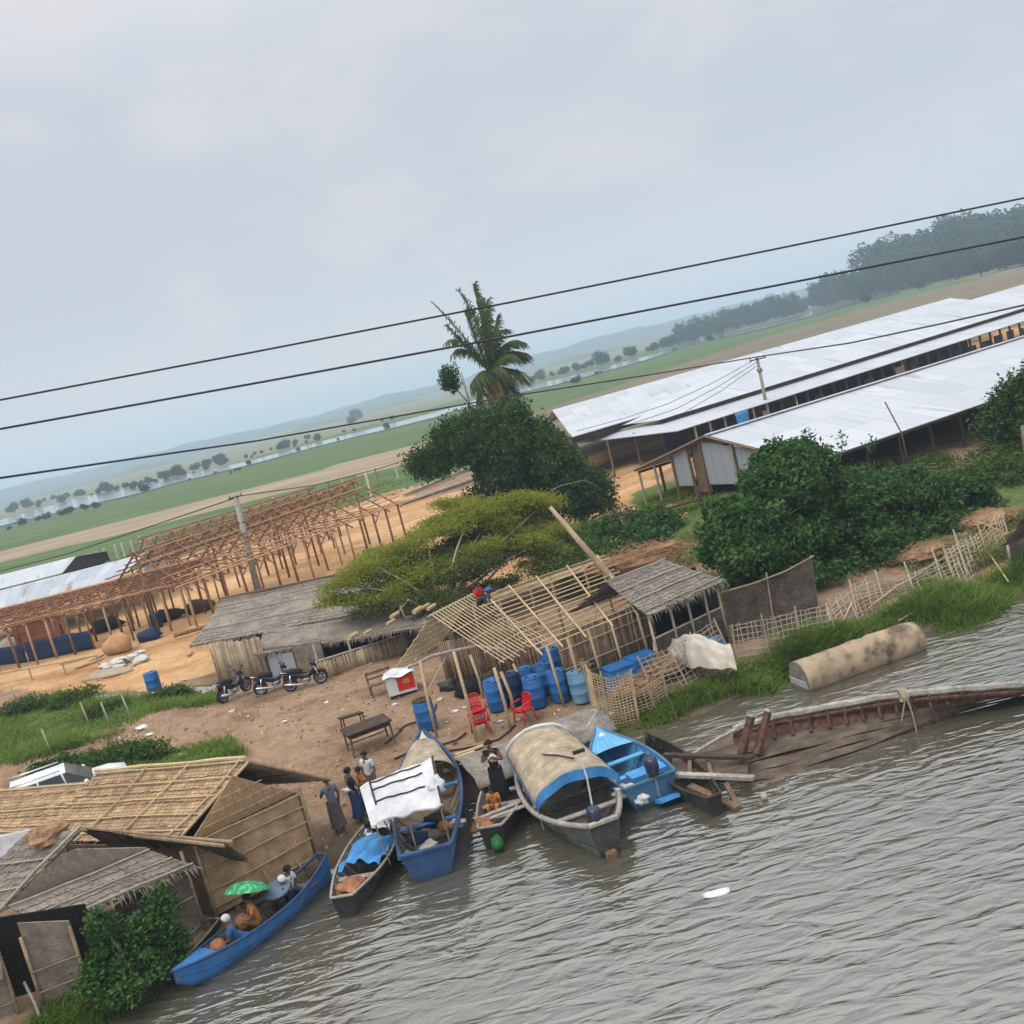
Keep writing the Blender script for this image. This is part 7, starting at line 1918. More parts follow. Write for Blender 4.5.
def people():
    # the group on the bank; local +y is the way they face
    b = G(361, 822); p = person('man in navy shirt and long blue sarong with a pale bundle on his back', b, -1.1, True, 'sarong', 'navy', 'sarong_blue', over=dict(wrr=(.1, .35, 1.05), elr=(.22, .12, 1.1)))
    d = V((math.sin(1.1), math.cos(1.1), 0))
    goods('cloth_bundle', 'pale cloth bundle tied behind the waist of the man in the blue sarong', 'bundle', b - d * .13 + V((0, 0, 1.02)), (.16, .1, .08), 'sack', 2, 14, .2)
    b = G(341, 832); person('person in slate shirt and brown sarong standing at the brown house eave', b, .5, True, 'sarong', 'shirt_grey', 'sarong_grey', over=dict(wrl=(-.15, .4, 1.1), ell=(-.24, .15, 1.08)))
    b = G(378, 804); person('man in a white shirt standing at the back of the group on the bank', b, 2.6, True, 'sarong', 'shirt_white', 'sarong_grey')
    b = G(371, 815); person('shorter person in an orange and red patterned top standing before the man in white', b, 2.2, True, 'sarong', 'shirt_orange', 'sarong_grey', scale=.9)
    b = G(307, 838, .05); person('person in dark clothes crouching beside the doorway of the brown house', b, .8, True, 'trousers', 'black_cloth', 'wood_brown' and 'sarong_grey', SIT, scale=1.0)
    # in the long blue canoe
    W1, L1 = BT['W1'], BT['L1']
    def seat(f, s, z): return W1(L1 * f, s, z)
    person('passenger in a blue shirt seated nearest the tip of the blue canoe', seat(.15, .1, .12), 1.7, True, 'trousers', 'shirt_blue', 'jeans', SIT, head_m='sack')
    person('passenger in an orange cloth seated under the green umbrella', seat(-.03, -.15, .12), 1.9, True, 'trousers', 'orange_cloth', 'sack_brown', SIT, over=dict(wrr=(.02, .3, .62), elr=(.2, .2, .5)))
    person('passenger in a white headscarf and dark shirt at the middle of the blue canoe', seat(-.2, .22, .12), 1.4, True, 'trousers', 'navy', 'jeans', SIT, head_m='shirt_white')
    person('dark haired passenger in a white shirt bending over the blue canoe rim', seat(-.27, -.2, .14), -1.9, True, 'trousers', 'shirt_white', 'sarong_blue', SIT)
    u = seat(-.03, -.25, 1.0); t = thing('umbrella', 'round green patterned umbrella held over the blue canoe', 'umbrella', u)
    mb = MB(); n = 8
    Mu = Matrix.Rotation(-.35, 3, 'X') @ Matrix.Rotation(.15, 3, 'Y')
    def um(a, v, o=0):
        th = a * 2 * PI; r = .56 * math.sin(v * 1.3) / math.sin(1.3); sc = 1 - .06 * abs(math.sin(th * n / 2)) * v
        return u + Mu @ V((r * math.cos(th) * sc, r * math.sin(th) * sc, .28 * math.cos(v * 1.35) + o - .02))
    mb.grid(lambda a, v: um(a, v), 32, 8); mb.grid(lambda a, v: um(1 - a, v, -.01), 32, 8); local_w(t, mb, 'canopy', 'umbrella', True)
    mb = MB(); mb.tube([u + Mu @ V((0, 0, .33)), u + Mu @ V((0, 0, -.5))], .012, 6); local_w(t, mb, 'shaft', 'steel')
    for i in range(n):
        mb = MB(); mb.tube([um(i / n, .05, -.015), um(i / n, .55, -.015), um(i / n, 1, -.015)], .007, 4); local_w(t, mb, 'rib', 'steel')
    b = seat(-.16, .02, .62); mb = MB(); mb.lathe([(.0, .02), (.3, .03), (.34, .12), (.36, .13), (.36, .15), (.0, .16)], 18, Matrix.Rotation(.25, 3, 'X'), b); tag(mb.build('woven_tray', 'basket', None, True, b), 'blue grey woven tray held over laps in the blue canoe', 'tray')
    goods('brown_basket', 'round brown basket near the tip of the blue canoe', 'basket', seat(.24, -.02, .42), (.19, .19, .2), 'sack_brown', 1, 14, .04)
    goods('orange_bag', 'brown orange bag under the green umbrella', 'bag', seat(.03, -.3, .42), (.2, .16, .16), 'sack_brown', 13, 14, .25)
    goods('brown_bundle', 'small brown bundle behind the last passenger in the blue canoe', 'bundle', seat(-.32, .1, .35), (.3, .16, .13), 'wood_brown', 14, 12, .15)
    # black hulled boat: someone sitting low
    W2, L2 = BT['W2'], BT['L2']
    person('dark haired person seated low at the far end of the black hulled boat', W2(L2 * .2, .15, .15), -1.2, True, 'trousers', 'shirt_white', 'jeans', SIT)
    # narrow boat
    W4, L4 = BT['W4'], BT['L4']
    b = at(504, 803, .3); person('woman in a dark wrap standing in the narrow boat beside the mat roof', b, 2.9, True, 'sarong', 'black_cloth', 'black_cloth', sleeves=False, scale=1.12, over=dict(wrl=(-.12, .2, 1.22), ell=(-.26, .06, 1.12), wrr=(.1, .22, 1.25), elr=(.26, .05, 1.12)))
    goods('pale_cloth', 'pale cloth held against the chest of the standing woman', 'cloth', b + V((.02, -.13, 1.34)), (.14, .09, .1), 'sack', 6, 14, .25)
    b = at(497, 808, .3) + V((0, -.15, 0)); person('child in an orange cloth crouching before the standing woman', b, 2.9, True, 'trousers', 'orange_cloth', 'orange_cloth', SIT, scale=.8)
    # on the bamboo frame
    b = at(480, 606, 3.75); person('person in a red shirt crouching on top of the bamboo roof frame', b, -2.2, True, 'trousers', 'shirt_red', 'jeans', SIT)
    goods('blue_cloth', 'blue cloth lying on the ridge behind the person in red', 'cloth', at(487, 590, 3.95), (.16, .12, .07), 'shirt_blue', 4, 16, .35)
    # two buffaloes far out in the field
    for i, (x, y, rz) in enumerate(((238, 472, .4), (231, 474, 2.0))):
        b = G(x, y); t = thing('buffalo', ('dark buffalo grazing far out in the green field, the larger of two', 'smaller dark buffalo grazing behind the other in the green field')[i], 'buffalo', b, rz)
        s = 1.0 if i == 0 else .75
        vs = [(-.9, 0, 1.0), (-.3, 0, 1.05), (.4, 0, 1.1), (.8, 0, 1.05), (1.15, 0, .75), (1.35, 0, .5), (-.8, .2, .6), (-.85, .2, .05), (-.8, -.2, .6), (-.85, -.2, .05), (.6, .2, .6), (.6, .2, .05), (.6, -.2, .6), (.6, -.2, .05), (-1.15, 0, .6)]
        ed = [(0, 1), (1, 2), (2, 3), (3, 4), (4, 5), (0, 6), (6, 7), (0, 8), (8, 9), (2, 10), (10, 11), (2, 12), (12, 13), (0, 14)]
        skin_mesh('body', [V(v) * s for v in vs], ed, [r * s for r in (.36, .42, .42, .26, .2, .12, .14, .08, .14, .08, .13, .07, .13, .07, .03)], 'animal', t, 1, 1)
def local_w(t, mb, name, m, smooth=False):
    return mb.build(name, m, t, smooth)
people()
# ------------------------------------------------------------------ trees, bushes, grass
def tree(name, label, cat, base, lobes, nspray, per, sig, L, W, leaf, seed, trunk=None, limbs=(), bark='bark', inner=.55, droop=.25, up=.6, group=None, crown='crown', tr=.16, zmin=None, sub=0):
    rng = np.random.default_rng(seed)
    if not trunk:
        mx, my = sum(l[0] for l in lobes) / len(lobes), sum(l[1] for l in lobes) / len(lobes); base = V((mx, my, gz(mx, my)))
    t = thing(name, label, cat, base, 0, group)
    P = lobes_points(sub_lobes(lobes, rng, sub), nspray, rng, inner, zmin) if sub else lobes_points(lobes, nspray, rng, inner, zmin)
    vs = leaf_verts(P, per, sig, L, W, rng, up, droop)
    vs = vs - np.array(base)
    np_mesh(crown, vs, 4, leaf, t)
    if trunk:
        mb = MB(); k = len(trunk); mb.tube(trunk, [tr * (1.25 - .75 * i / max(k - 1, 1)) for i in range(k)], 8); mb.build('trunk', bark, t, True)
    for l in limbs:
        mb = MB(); k = len(l); mb.tube(l, [tr * .55 * (1.1 - .8 * i / max(k - 1, 1)) for i in range(k)], 6); mb.build('limb', bark, t, True)
    # inner branches reaching to the outside of the crown
    rr = random.Random(seed)
    for i in range(min(10, len(lobes) * 2)):
        l = lobes[i % len(lobes)]; s = V(trunk[-1]) if trunk else V(base)
        e = V((l[0] + rr.uniform(-.6, .6) * l[3], l[1] + rr.uniform(-.6, .6) * l[4], l[2] + rr.uniform(-.2, .7) * l[5]))
        mb = MB(); m = lerp(s, e, .5) + V((0, 0, .2)); mb.tube([s, m, e], [tr * .45, tr * .28, tr * .1], 5); mb.build('branch', bark, t, True)
    return t

def lob(x, y, Y, rx, ry, rz_):
    """a lobe at a pixel and a distance; radii in metres"""
    p = atd(x, y, Y); return (p.x, p.y, p.z, rx, ry, rz_)

def trees():
    # dark drooping tree behind the sheds
    Y = 62
    b = G(505, 520); b = V((atd(505, 520, Y).x, Y, 0)); b.z = gz(b.x, b.y)
    k = Y / FOC
    L = [lob(488, 438, Y, 2.7, 2.6, 1.7), lob(520, 450, Y, 2.7, 2.6, 2.2), lob(548, 475, Y, 2.6, 2.5, 2.2), lob(442, 455, Y, 1.8, 1.9, 1.5), lob(462, 432, Y, 1.8, 1.8, 1.2), lob(512, 480, Y, 2.6, 2.4, 2.2), lob(570, 490, Y, 2.0, 2.0, 1.7), lob(530, 505, Y - 1, 2.4, 2.2, 1.5), lob(590, 506, Y, 1.3, 1.4, 1.0), lob(502, 424, Y, 1.6, 1.7, 1.2), lob(430, 466, Y, 1.0, 1.1, .9), lob(590, 490, Y, 1.2, 1.2, 1.2)]
    tree('shade_tree', 'tall dark green drooping tree standing in front of the palm', 'tree', b, L, 2100, 40, (.2, .2, .3), .30, .12, 'leaf_dark', 11, [b - V((0, 0, .2)), lerp(b, V(L[5][:3]), .5) + V((.2, 0, 0)), V(L[1][:3])], (), 'bark', .6, .9, .5, tr=.35, sub=13)
    # feathery yellow green tree over the middle hut
    Y = 46
    b = at(462, 625, 1.2); b = V((at(455, 622, 1.2).x, 42.5, 0)); b.z = gz(b.x, b.y)
    L = []
    for x, y, yy, rx, rz_ in ((345, 585, 44, 1.3, .3), (372, 566, 45, 1.6, .35), (405, 548, 46, 1.7, .4), (440, 530, 47, 1.9, .4), (470, 512, 48, 1.7, .4), (505, 504, 49, 1.6, .4), (538, 508, 49, 1.3, .4), (548, 535, 48, 1.3, .4), (515, 535, 48, 1.6, .4), (480, 545, 47, 1.6, .4), (445, 560, 46, 1.7, .35), (410, 580, 44.5, 1.6, .3), (375, 596, 43.5, 1.2, .28), (330, 602, 43.5, .8, .22), (560, 552, 47, .9, .35), (450, 508, 49, 1.2, .35), (470, 562, 45.5, 1.7, .7), (515, 550, 46.5, 1.6, .7), (435, 572, 45, 1.5, .6), (495, 525, 48, 1.7, .6), (395, 570, 45, 1.3, .5), (540, 560, 46, 1.1, .5)):
        L.append(lob(x, y, yy, rx, rx * .85, rz_ * 1.45))
    L2 = []
    for x, y, yy, rx, rz_ in ((400, 598, 43.5, 1.6, .5), (440, 580, 44.5, 1.8, .65), (480, 566, 45, 1.9, .7), (520, 556, 46, 1.6, .7), (500, 588, 44, 1.3, .5), (455, 600, 43, 1.3, .45), (425, 606, 42.5, 1.1, .35), (470, 540, 47, 1.6, .6), (430, 560, 46, 1.5, .5), (540, 575, 45, .9, .35), (370, 612, 42.5, .8, .2)):
        L2.append(lob(x, y, yy, rx, rx * .85, rz_))
    fork = b + V((-.1, .1, 1.5))
    limbs = [[fork, atd(440, 600, 43.5), atd(400, 592, 44), atd(360, 590, 44)], [fork, atd(455, 585, 44), atd(440, 555, 46), atd(430, 535, 48)], [fork, atd(480, 590, 44), atd(505, 560, 46), atd(535, 540, 47)], [fork, atd(430, 612, 42.5), atd(408, 600, 42), atd(398, 612, 41.5)], [atd(430, 612, 42.5), atd(405, 618, 41.5), atd(400, 606, 41.3)], [fork, atd(475, 600, 43), atd(490, 585, 43.5)]]
    ft = tree('feathery_tree', 'spreading yellow green feathery tree leaning over the long thatched hut', 'tree', b, L, 2500, 46, (.25, .25, .09), .15, .055, 'leaf_lime', 21, [b - V((0, 0, .2)), b + V((-.1, 0, .8)), fork], limbs, 'bark_grey', .35, .1, 1.2, tr=.15, sub=9)
    rng = np.random.default_rng(23); np_mesh('lower_crown', leaf_verts(lobes_points(sub_lobes(L2, rng, 8), 1300, rng, .4), 40, (.22, .22, .09), .15, .055, rng, 1.4, .1) - np.array(b), 4, 'leaf_olive_shade', ft)  # lower lobes coloured darker in place of the crown's own shade
    # green shrubs right of it, beneath the leaning trunk
    b = G(625, 548); Y = b.y
    tree('leafy_shrub', 'round mid green shrub behind the leaning trunk', 'shrub', b, [lob(600, 535, 52, 1.3, 1.3, 1.0), lob(628, 530, 52, 1.5, 1.4, 1.1), lob(655, 525, 52, 1.3, 1.2, .9), lob(615, 555, 50, 1.5, 1.3, .8), lob(645, 545, 50, 1.4, 1.2, .8), lob(672, 535, 52, .9, .9, .7)], 700, 22, (.2, .2, .17), .22, .11, 'leaf_bush', 31, None, (), 'bark', .55, .2, .8, crown='foliage', sub=10)
    b = V((atd(585, 545, 47).x, 47, 0)); b.z = gz(b.x, b.y)
    tree('leafy_shrub', 'brighter lime shrub between the feathery tree and round shrub', 'shrub', b, [lob(578, 550, 47, 1.0, 1.0, .9), lob(595, 560, 46, 1.0, 1.0, .8), lob(565, 568, 45, .9, .9, .7)], 300, 22, (.2, .2, .17), .18, .08, 'leaf_mid', 32, None, (), 'bark', .5, .2, .8, crown='foliage')
    # the big bushes on the right
    b = G(790, 600)
    L = [lob(745, 525, 40, 1.3, 1.5, 1.5), lob(788, 482, 41, 1.6, 1.7, 1.5), lob(800, 470, 42, 1.4, 1.4, 1.2), lob(780, 530, 40, 2.0, 1.8, 1.7), lob(745, 560, 39, 1.6, 1.5, 1.4), lob(795, 570, 39, 1.9, 1.6, 1.4), lob(830, 520, 41, 1.6, 1.6, 1.5), lob(725, 555, 39, 1.0, 1.1, 1.1), lob(785, 456, 42, 1.0, 1.0, .7), lob(770, 590, 38.5, 1.5, 1.2, .9)]
    tree('big_bush', 'biggest dark green bush, directly behind the dark woven screen', 'bush', b, L, 1700, 42, (.17, .17, .13), .24, .12, 'leaf_bush', 41, None, (), 'bark', .6, .35, .7, crown='foliage', sub=12)
    b = G(880, 590)
    L = [lob(860, 505, 42, 1.8, 1.7, 1.5), lob(900, 500, 43, 1.8, 1.7, 1.4), lob(935, 495, 44, 1.5, 1.4, 1.2), lob(850, 550, 40, 1.8, 1.6, 1.4), lob(895, 545, 41, 1.8, 1.6, 1.4), lob(930, 535, 42, 1.4, 1.4, 1.2), lob(865, 585, 39, 1.5, 1.2, 1.0), lob(962, 498, 44, 1.2, 1.1, 1.0), lob(958, 522, 43, 1.0, 1.0, .8)]
    tree('big_bush', 'wide green bush spreading above the fallen bamboo fence', 'bush', b, L, 1500, 42, (.17, .17, .13), .23, .11, 'leaf_bush', 42, None, (), 'bark', .6, .35, .7, crown='foliage', sub=12)
    b = G(930, 500)
    L = [lob(845, 482, 49, 1.2, 1.3, .7), lob(880, 478, 50, 1.5, 1.5, .7), lob(920, 470, 51, 1.7, 1.5, .7), lob(960, 464, 52, 1.6, 1.5, .7), lob(1000, 460, 50, 1.5, 1.5, .9), lob(1030, 450, 50, 1.6, 1.5, 1.1), lob(985, 475, 48, 1.6, 1.4, 1.1), lob(1015, 482, 47, 1.7, 1.4, 1.2), lob(965, 470, 49, 1.4, 1.3, .9), lob(1035, 500, 46, 1.6, 1.3, 1.1)]
    tree('leafy_hedge', 'lighter green hedge along the posts of the nearer white hall', 'hedge', b, L, 1500, 30, (.2, .2, .15), .2, .09, 'leaf_mid', 43, None, (), 'bark', .55, .2, .8, crown='foliage', sub=10)
    b = G(1030, 470)
    L = [lob(1022, 395, 50, 1.3, 1.4, 1.5), lob(1015, 420, 50, 1.3, 1.3, 1.3), lob(1045, 400, 50, 1.8, 1.8, 1.8), lob(1040, 430, 49, 1.8, 1.6, 1.5)]
    tree('shade_tree', 'dark round tree standing before the eave of the nearer white hall', 'tree', b, L, 900, 24, (.22, .22, .2), .24, .11, 'leaf_dark', 44, [b, b + V((.1, 0, 2.0)), V(L[3][:3])], (), 'bark', .55, .4, .6, tr=.2, sub=11)
    # straggly shoots rising above the big bush
    rr = random.Random(5)
    for i, (x, y, x1, y1) in enumerate(((800, 462, 806, 432), (815, 466, 812, 440), (840, 462, 842, 433), (780, 455, 776, 438), (868, 452, 872, 440))):
        a, b2 = atd(x, y, 42), atd(x1, y1, 42); t = thing('leafy_shoot', 'thin leafy shoot rising above the big bushes against the white roof', 'shoot', a, 0, 'shoots above the big bushes')
        mb = MB(); mb.tube([a, lerp(a, b2, .5) + V((.05, 0, 0)), b2], [.025, .018, .008], 5); mb.build('stem', 'bark', t)
        rng = np.random.default_rng(100 + i); cc = np.array([tuple(lerp(a, b2, .2 + .8 * j / 9)) for j in range(10)]); np_mesh('foliage', leaf_verts(cc, 7, .13, .17, .08, rng) - np.array(a), 4, 'leaf_bush', t)
    a, b2 = atd(902, 434, 46), atd(885, 402, 46); mb = MB(); mb.tube([a - V((0, 0, 1.5)), a, b2], .035, 5); tag(mb.build('bare_stick', 'bark', None, True, a), 'bare thin stick leaning up across the white roof', 'stick')
    # bush in front of the grey hut, and river edge weeds
    b = at(150, 975, .3)
    L = [lob(118, 950, 22.5, .5, .45, .45), lob(148, 932, 22.8, .5, .4, .5), lob(172, 938, 23.0, .42, .4, .4), lob(106, 972, 22.0, .45, .4, .4), lob(140, 968, 22.2, .55, .45, .4), lob(168, 962, 22.6, .35, .35, .3), lob(92, 988, 21.6, .4, .35, .25), lob(125, 992, 21.5, .4, .35, .25), lob(160, 905, 23.0, .3, .3, .3), lob(100, 930, 22.4, .3, .3, .35)]
    tree('leafy_bush', 'glossy dark green bush growing against the grey hut wall by the water', 'bush', b, L, 850, 18, (.10, .10, .09), .12, .07, 'leaf_bush', 51, None, (), 'bark', .5, .2, .9, crown='foliage', sub=9)
    for i, (x, y, lab, s) in enumerate(((115, 765, 'leafy green weed bush above the brown roof ridge', 1.0), (60, 775, 'darker weed bush beside the white car', .9), (140, 762, 'bright weed clump with pale leaves beside the roof ridge', .8), (75, 705, 'weed bush in the verge below the white sacks', 1.0), (25, 712, 'weed bush at the far left of the verge', 1.0), (110, 715, 'low weed bush around the crooked stakes', .8), (170, 700, 'low weed clump beside the grey concrete edge', .7))):
        c = G(x, y); rng = np.random.default_rng(200 + i)
        L = [(c.x + dx * s, c.y + dy * s, c.z + .3 * s, .7 * s, .5 * s, .4 * s) for dx, dy in ((-.6, 0), (0, .1), (.6, .05))]
        t = thing('weed_bush', lab, 'bush', c); P = lobes_points(L, 220, rng, .3, c.z - .05)
        np_mesh('foliage', leaf_verts(P, 14, (.12, .12, .1), .15, .08, rng) - np.array(c), 4, 'leaf_mid' if i != 1 else 'leaf_bush', t)
        mb = MB(); mb.tube([c - V((0, 0, .1)), c + V((0, 0, .4 * s))], .03, 5); mb.build('stem', 'bark', t)
    # pale flowering weed at the lattice
    b = G(740, 705); rng = np.random.default_rng(61)
    L = [lob(715, 690, 32.5, .7, .6, .5), lob(745, 688, 32.5, .8, .6, .6), lob(770, 672, 33.2, .6, .5, .5), lob(725, 668, 33.5, .6, .5, .4), lob(760, 695, 32.0, .6, .5, .4)]
    tree('flowering_weed', 'straggly weed bush with pale flower heads at the water edge', 'bush', b, L, 520, 14, (.16, .16, .15), .13, .045, 'reed', 62, None, (), 'bamboo_grey', .3, .1, .7, crown='foliage', tr=.05)
    # coconut palm
    Y = 68; c = atd(489, 372, Y); b = V((atd(497, 402, Y).x + .3, Y, 0)); b.z = gz(b.x, b.y)
    t = thing('coconut_palm', 'tall coconut palm with ragged fronds rising above the dark tree', 'palm', b)
    mb = MB(); mb.tube([b - V((0, 0, .2)), lerp(b, c, .5) + V((.35, 0, 0)), c], [.3, .22, .2], 10); mb.build('trunk', 'coco_bark', t, True)
    rr = random.Random(9)
    fr = [(473, 284, -.3), (487, 300, .9), (458, 290, -.9), (432, 302, 0), (522, 352, .3), (524, 378, -.4), (515, 395, .2), (497, 316, .2), (446, 325, -.8), (448, 340, .6), (518, 340, 0), (515, 355, -.6), (505, 385, .5), (482, 300, .8), (500, 330, -.5), (455, 350, 1.0), (470, 385, -.6), (500, 400, .4), (488, 408, -.2), (476, 402, .6), (465, 310, .5), (508, 372, -.8)]
    for i, (x, y, dy) in enumerate(fr):
        e = atd(x, y, Y + dy * 1.4); d = e - c; L = d.length
        mid = lerp(c, e, .5) + V((.10 * L * rr.uniform(-.4, 1.4), 0, .40 * L if e.z < c.z + 3.2 else .03 * L)) + V((0, dy * .3, 0))
        pts = []
        for k in range(13):
            u = k / 12; pts.append((c * (1 - u) + mid * u) * (1 - u) + (mid * (1 - u) + e * u) * u)
        dead = i in (17, 18)
        f = MB(); f.tube(pts, [.05 * (1 - .8 * k / 12) for k in range(13)], 5); fo = f.build('frond', 'leaf_dead' if dead else 'leaf_palm', t)
        V4 = []
        for k in range(64):
            u = .08 + .92 * k / 64; a = int(u * 12); p = lerp(pts[min(a, 11)], pts[min(a + 1, 12)], u * 12 - a); tg = (pts[min(a + 1, 12)] - pts[min(a, 11)]).normalized()
            sd = tg.cross(V((0, 0, 1))); sd = sd.normalized() if sd.length > .15 else V((1, 0, 0)); sd = (sd + V((rr.uniform(-.35, .35), rr.uniform(-.7, .7), 0))).normalized(); upw = max(0, tg.z)
            for s in (-1, 1):
                l = 1.25 * (1 - abs(u - .45) * .9) * rr.uniform(.7, 1.15)
                l *= 1 - .35 * upw; q = p + sd * s * l * (.55 - .2 * upw) + tg * l * (.4 + .25 * upw) + V((.22 * l, 0, -.38 * l * (1 - .5 * upw))); q2 = q + (sd * s * .35 + tg * (.25 + .3 * upw) + V((.25, 0, -.95))) * l * .6
                w = tg * .042
                V4 += [p - w, p + w, q + w * .9, q - w * .9, q - w * .9, q + w * .9, q2, q2 - w * .3]
        o = np_mesh('leaflets', np.array([tuple(v - b) for v in V4]), 4, 'leaf_dead' if dead else 'leaf_palm'); o.parent = fo
    # slender small tree beside the palm
    b = V((atd(476, 430, 66).x, 66, 0)); b.z = gz(b.x, b.y); L = [lob(449, 374, 66, .5, .4, .5), lob(450, 384, 66, .55, .4, .45), lob(446, 380, 66, .45, .4, .4)]
    tree('small_tree', 'small slender tree with a tiny round dark crown beside the palm', 'tree', b, L, 110, 16, (.13, .13, .14), .22, .1, 'leaf_dark', 71, [b, atd(468, 402, 66), atd(455, 388, 66)], (), 'bark', .4, .7, .5, tr=.06)
    for x, y, x1, y1, lab in ((468, 398, 455, 361, 'bare thin twig rising between the small tree and palm'), (469, 398, 461, 372, 'shorter bare twig beside the small slender tree')):
        a, e = atd(x, y, 67), atd(x1, y1, 67); mb = MB(); mb.tube([a - V((0, 0, 2)), a, e], .028, 4); tag(mb.build('bare_twig', 'bark_grey', None, False, a), lab, 'twig')
    a, e = atd(535, 500, 58), atd(580, 482, 58)
    mb = MB(); mb.tube([atd(535, 500, 58), atd(560, 486, 58), atd(585, 480, 58), atd(600, 488, 58)], .03, 5); tag(mb.build('bare_branch', 'bark', None, True, a), 'bare grey branch arching out of the dark tree', 'branch')
    # far trees, one by one along the river bank and out to the hills
    protos = []
    for i in range(4):
        t = thing('far_tree', 'hazy tree on the far river bank', 'tree', (0, 0, 0), 0, 'hazy trees beyond the far river'); rng = np.random.default_rng(300 + i); rr = random.Random(i)
        Lb = [(rr.uniform(-1.8, 1.8), rr.uniform(-1.5, 1.5), 3.2 + rr.uniform(-1.2, 1.8), rr.uniform(1.4, 2.3), rr.uniform(1.4, 2.2), rr.uniform(1.2, 2.0)) for _ in range(6)]
        np_mesh('crown', leaf_verts(lobes_points(Lb, 260, rng, .55), 18, .3, .5, .3, rng), 4, 'leaf_far', t)
        mb = MB(); mb.tube([V((0, 0, -.5)), V((.1, 0, 1.5)), V((0, 0, 3.2))], [.3, .22, .12], 6); local0(t, mb, 'trunk', 'bark'); protos.append(t)
    used = set(); rr = random.Random(44)
    def put(x, y, h, lab, grp, zb=None, Y=None):
        p = at(x, y, 1.3 if zb is None else zb); h *= .74; k = rr.randrange(4)
        s = h * (p.y / FOC) / 6.2
        if k not in used:
            o = protos[k]; used.add(k); o.location = p; o.rotation_euler = (0, 0, rr.uniform(0, 6)); o.scale = (s * rr.uniform(.9, 1.4), s * 1.1, s); o['label'] = lab; o['group'] = grp
        else: copy_tree(protos[k], p, rr.uniform(0, 6), lab, grp, None, (s * rr.uniform(.9, 1.5), s * 1.1, s))
    def line(pts, n, h0, h1, lab, grp, jy=2.0, gap=0.0):
        for i in range(n):
            u = (.35 * (i + rr.uniform(-.5, .5)) / n + .65 * (int(rr.random() * 7) + .5 + rr.gauss(0, .22)) / 7) if 'plain' in lab else (i + rr.uniform(-.9, .9)) / n; u = min(max(u, 0), .999); k = u * (len(pts) - 1); a = int(k); f = k - a
            x = pts[a][0] * (1 - f) + pts[a + 1][0] * f; y = pts[a][1] * (1 - f) + pts[a + 1][1] * f + rr.uniform(-jy, jy * .3)
            if y < 369 - (x - 512) * .2531 + 3.2: y = 369 - (x - 512) * .2531 + 3.2 + rr.random()
            put(x, y, h0 + (h1 * 1.25 - h0) * rr.random() ** 1.7, lab, grp)
    line([(-20, 518), (60, 500), (140, 487), (240, 461), (330, 437), (430, 412)], 60, 3, 8.5, 'hazy tree beyond the far river on the pale plain', 'hazy trees beyond the far river')
    for x, y, h in ((107, 492, 15), (100, 494, 9), (165, 480, 14), (178, 476, 16), (150, 484, 9), (221, 463, 14), (208, 467, 12), (196, 470, 10), (145, 492, 12), (357, 420, 16), (352, 424, 11), (308, 440, 8), (15, 513, 14), (28, 509, 16), (62, 503, 12), (40, 507, 10)):
        put(x, y, h, 'hazy tree beyond the far river on the pale plain', 'hazy trees beyond the far river')
    line([(10, 530), (60, 516), (110, 506)], 9, 4, 9, 'low bush on the near bank of the far river', 'low bushes on the near bank of the far river', 1)
    line([(190, 480), (260, 462), (340, 440), (430, 418), (540, 391), (620, 368), (700, 343), (760, 331)], 15, 3, 6.5, 'low bush on the near bank of the far river', 'low bushes on the near bank of the far river', 1)
    line([(510, 389), (560, 376), (620, 361), (680, 344)], 26, 7, 15, 'tree in the dark line behind the far river', 'trees in the dark line behind the far river', 1.5)
    line([(680, 345), (730, 331), (780, 318), (840, 303), (880, 294)], 52, 12, 27, 'tree in the dark line behind the far river', 'trees in the dark line behind the far river', 2)
    line([(830, 306), (880, 296), (930, 284), (980, 274), (1040, 262), (1080, 252)], 34, 22, 42, 'tall tree in the wooded rise at the edge of the ploughed field', 'trees of the wooded rise', 3)
    line([(890, 292), (940, 280), (1000, 266), (1060, 252)], 24, 40, 62, 'tall tree in the wooded rise at the edge of the ploughed field', 'trees of the wooded rise', 2)
    line([(960, 276), (1010, 264), (1060, 250)], 12, 55, 72, 'tall tree in the wooded rise at the edge of the ploughed field', 'trees of the wooded rise', 2)
    put(981, 276, 26, 'single darker tree standing out before the wooded rise', 'single field tree'); put(866, 304, 14, 'lone dark bush at the corner of the ploughed field', 'single field bush')
    put(920, 290, 12, 'small round bush between the ploughed field and wooded rise', 'small field bush'); put(577, 383, 10, 'lone tree on the near river bank beside the palm', 'lone bank tree')
    for k in range(4):
        if k not in used: bpy.data.objects.remove(protos[k])
trees()

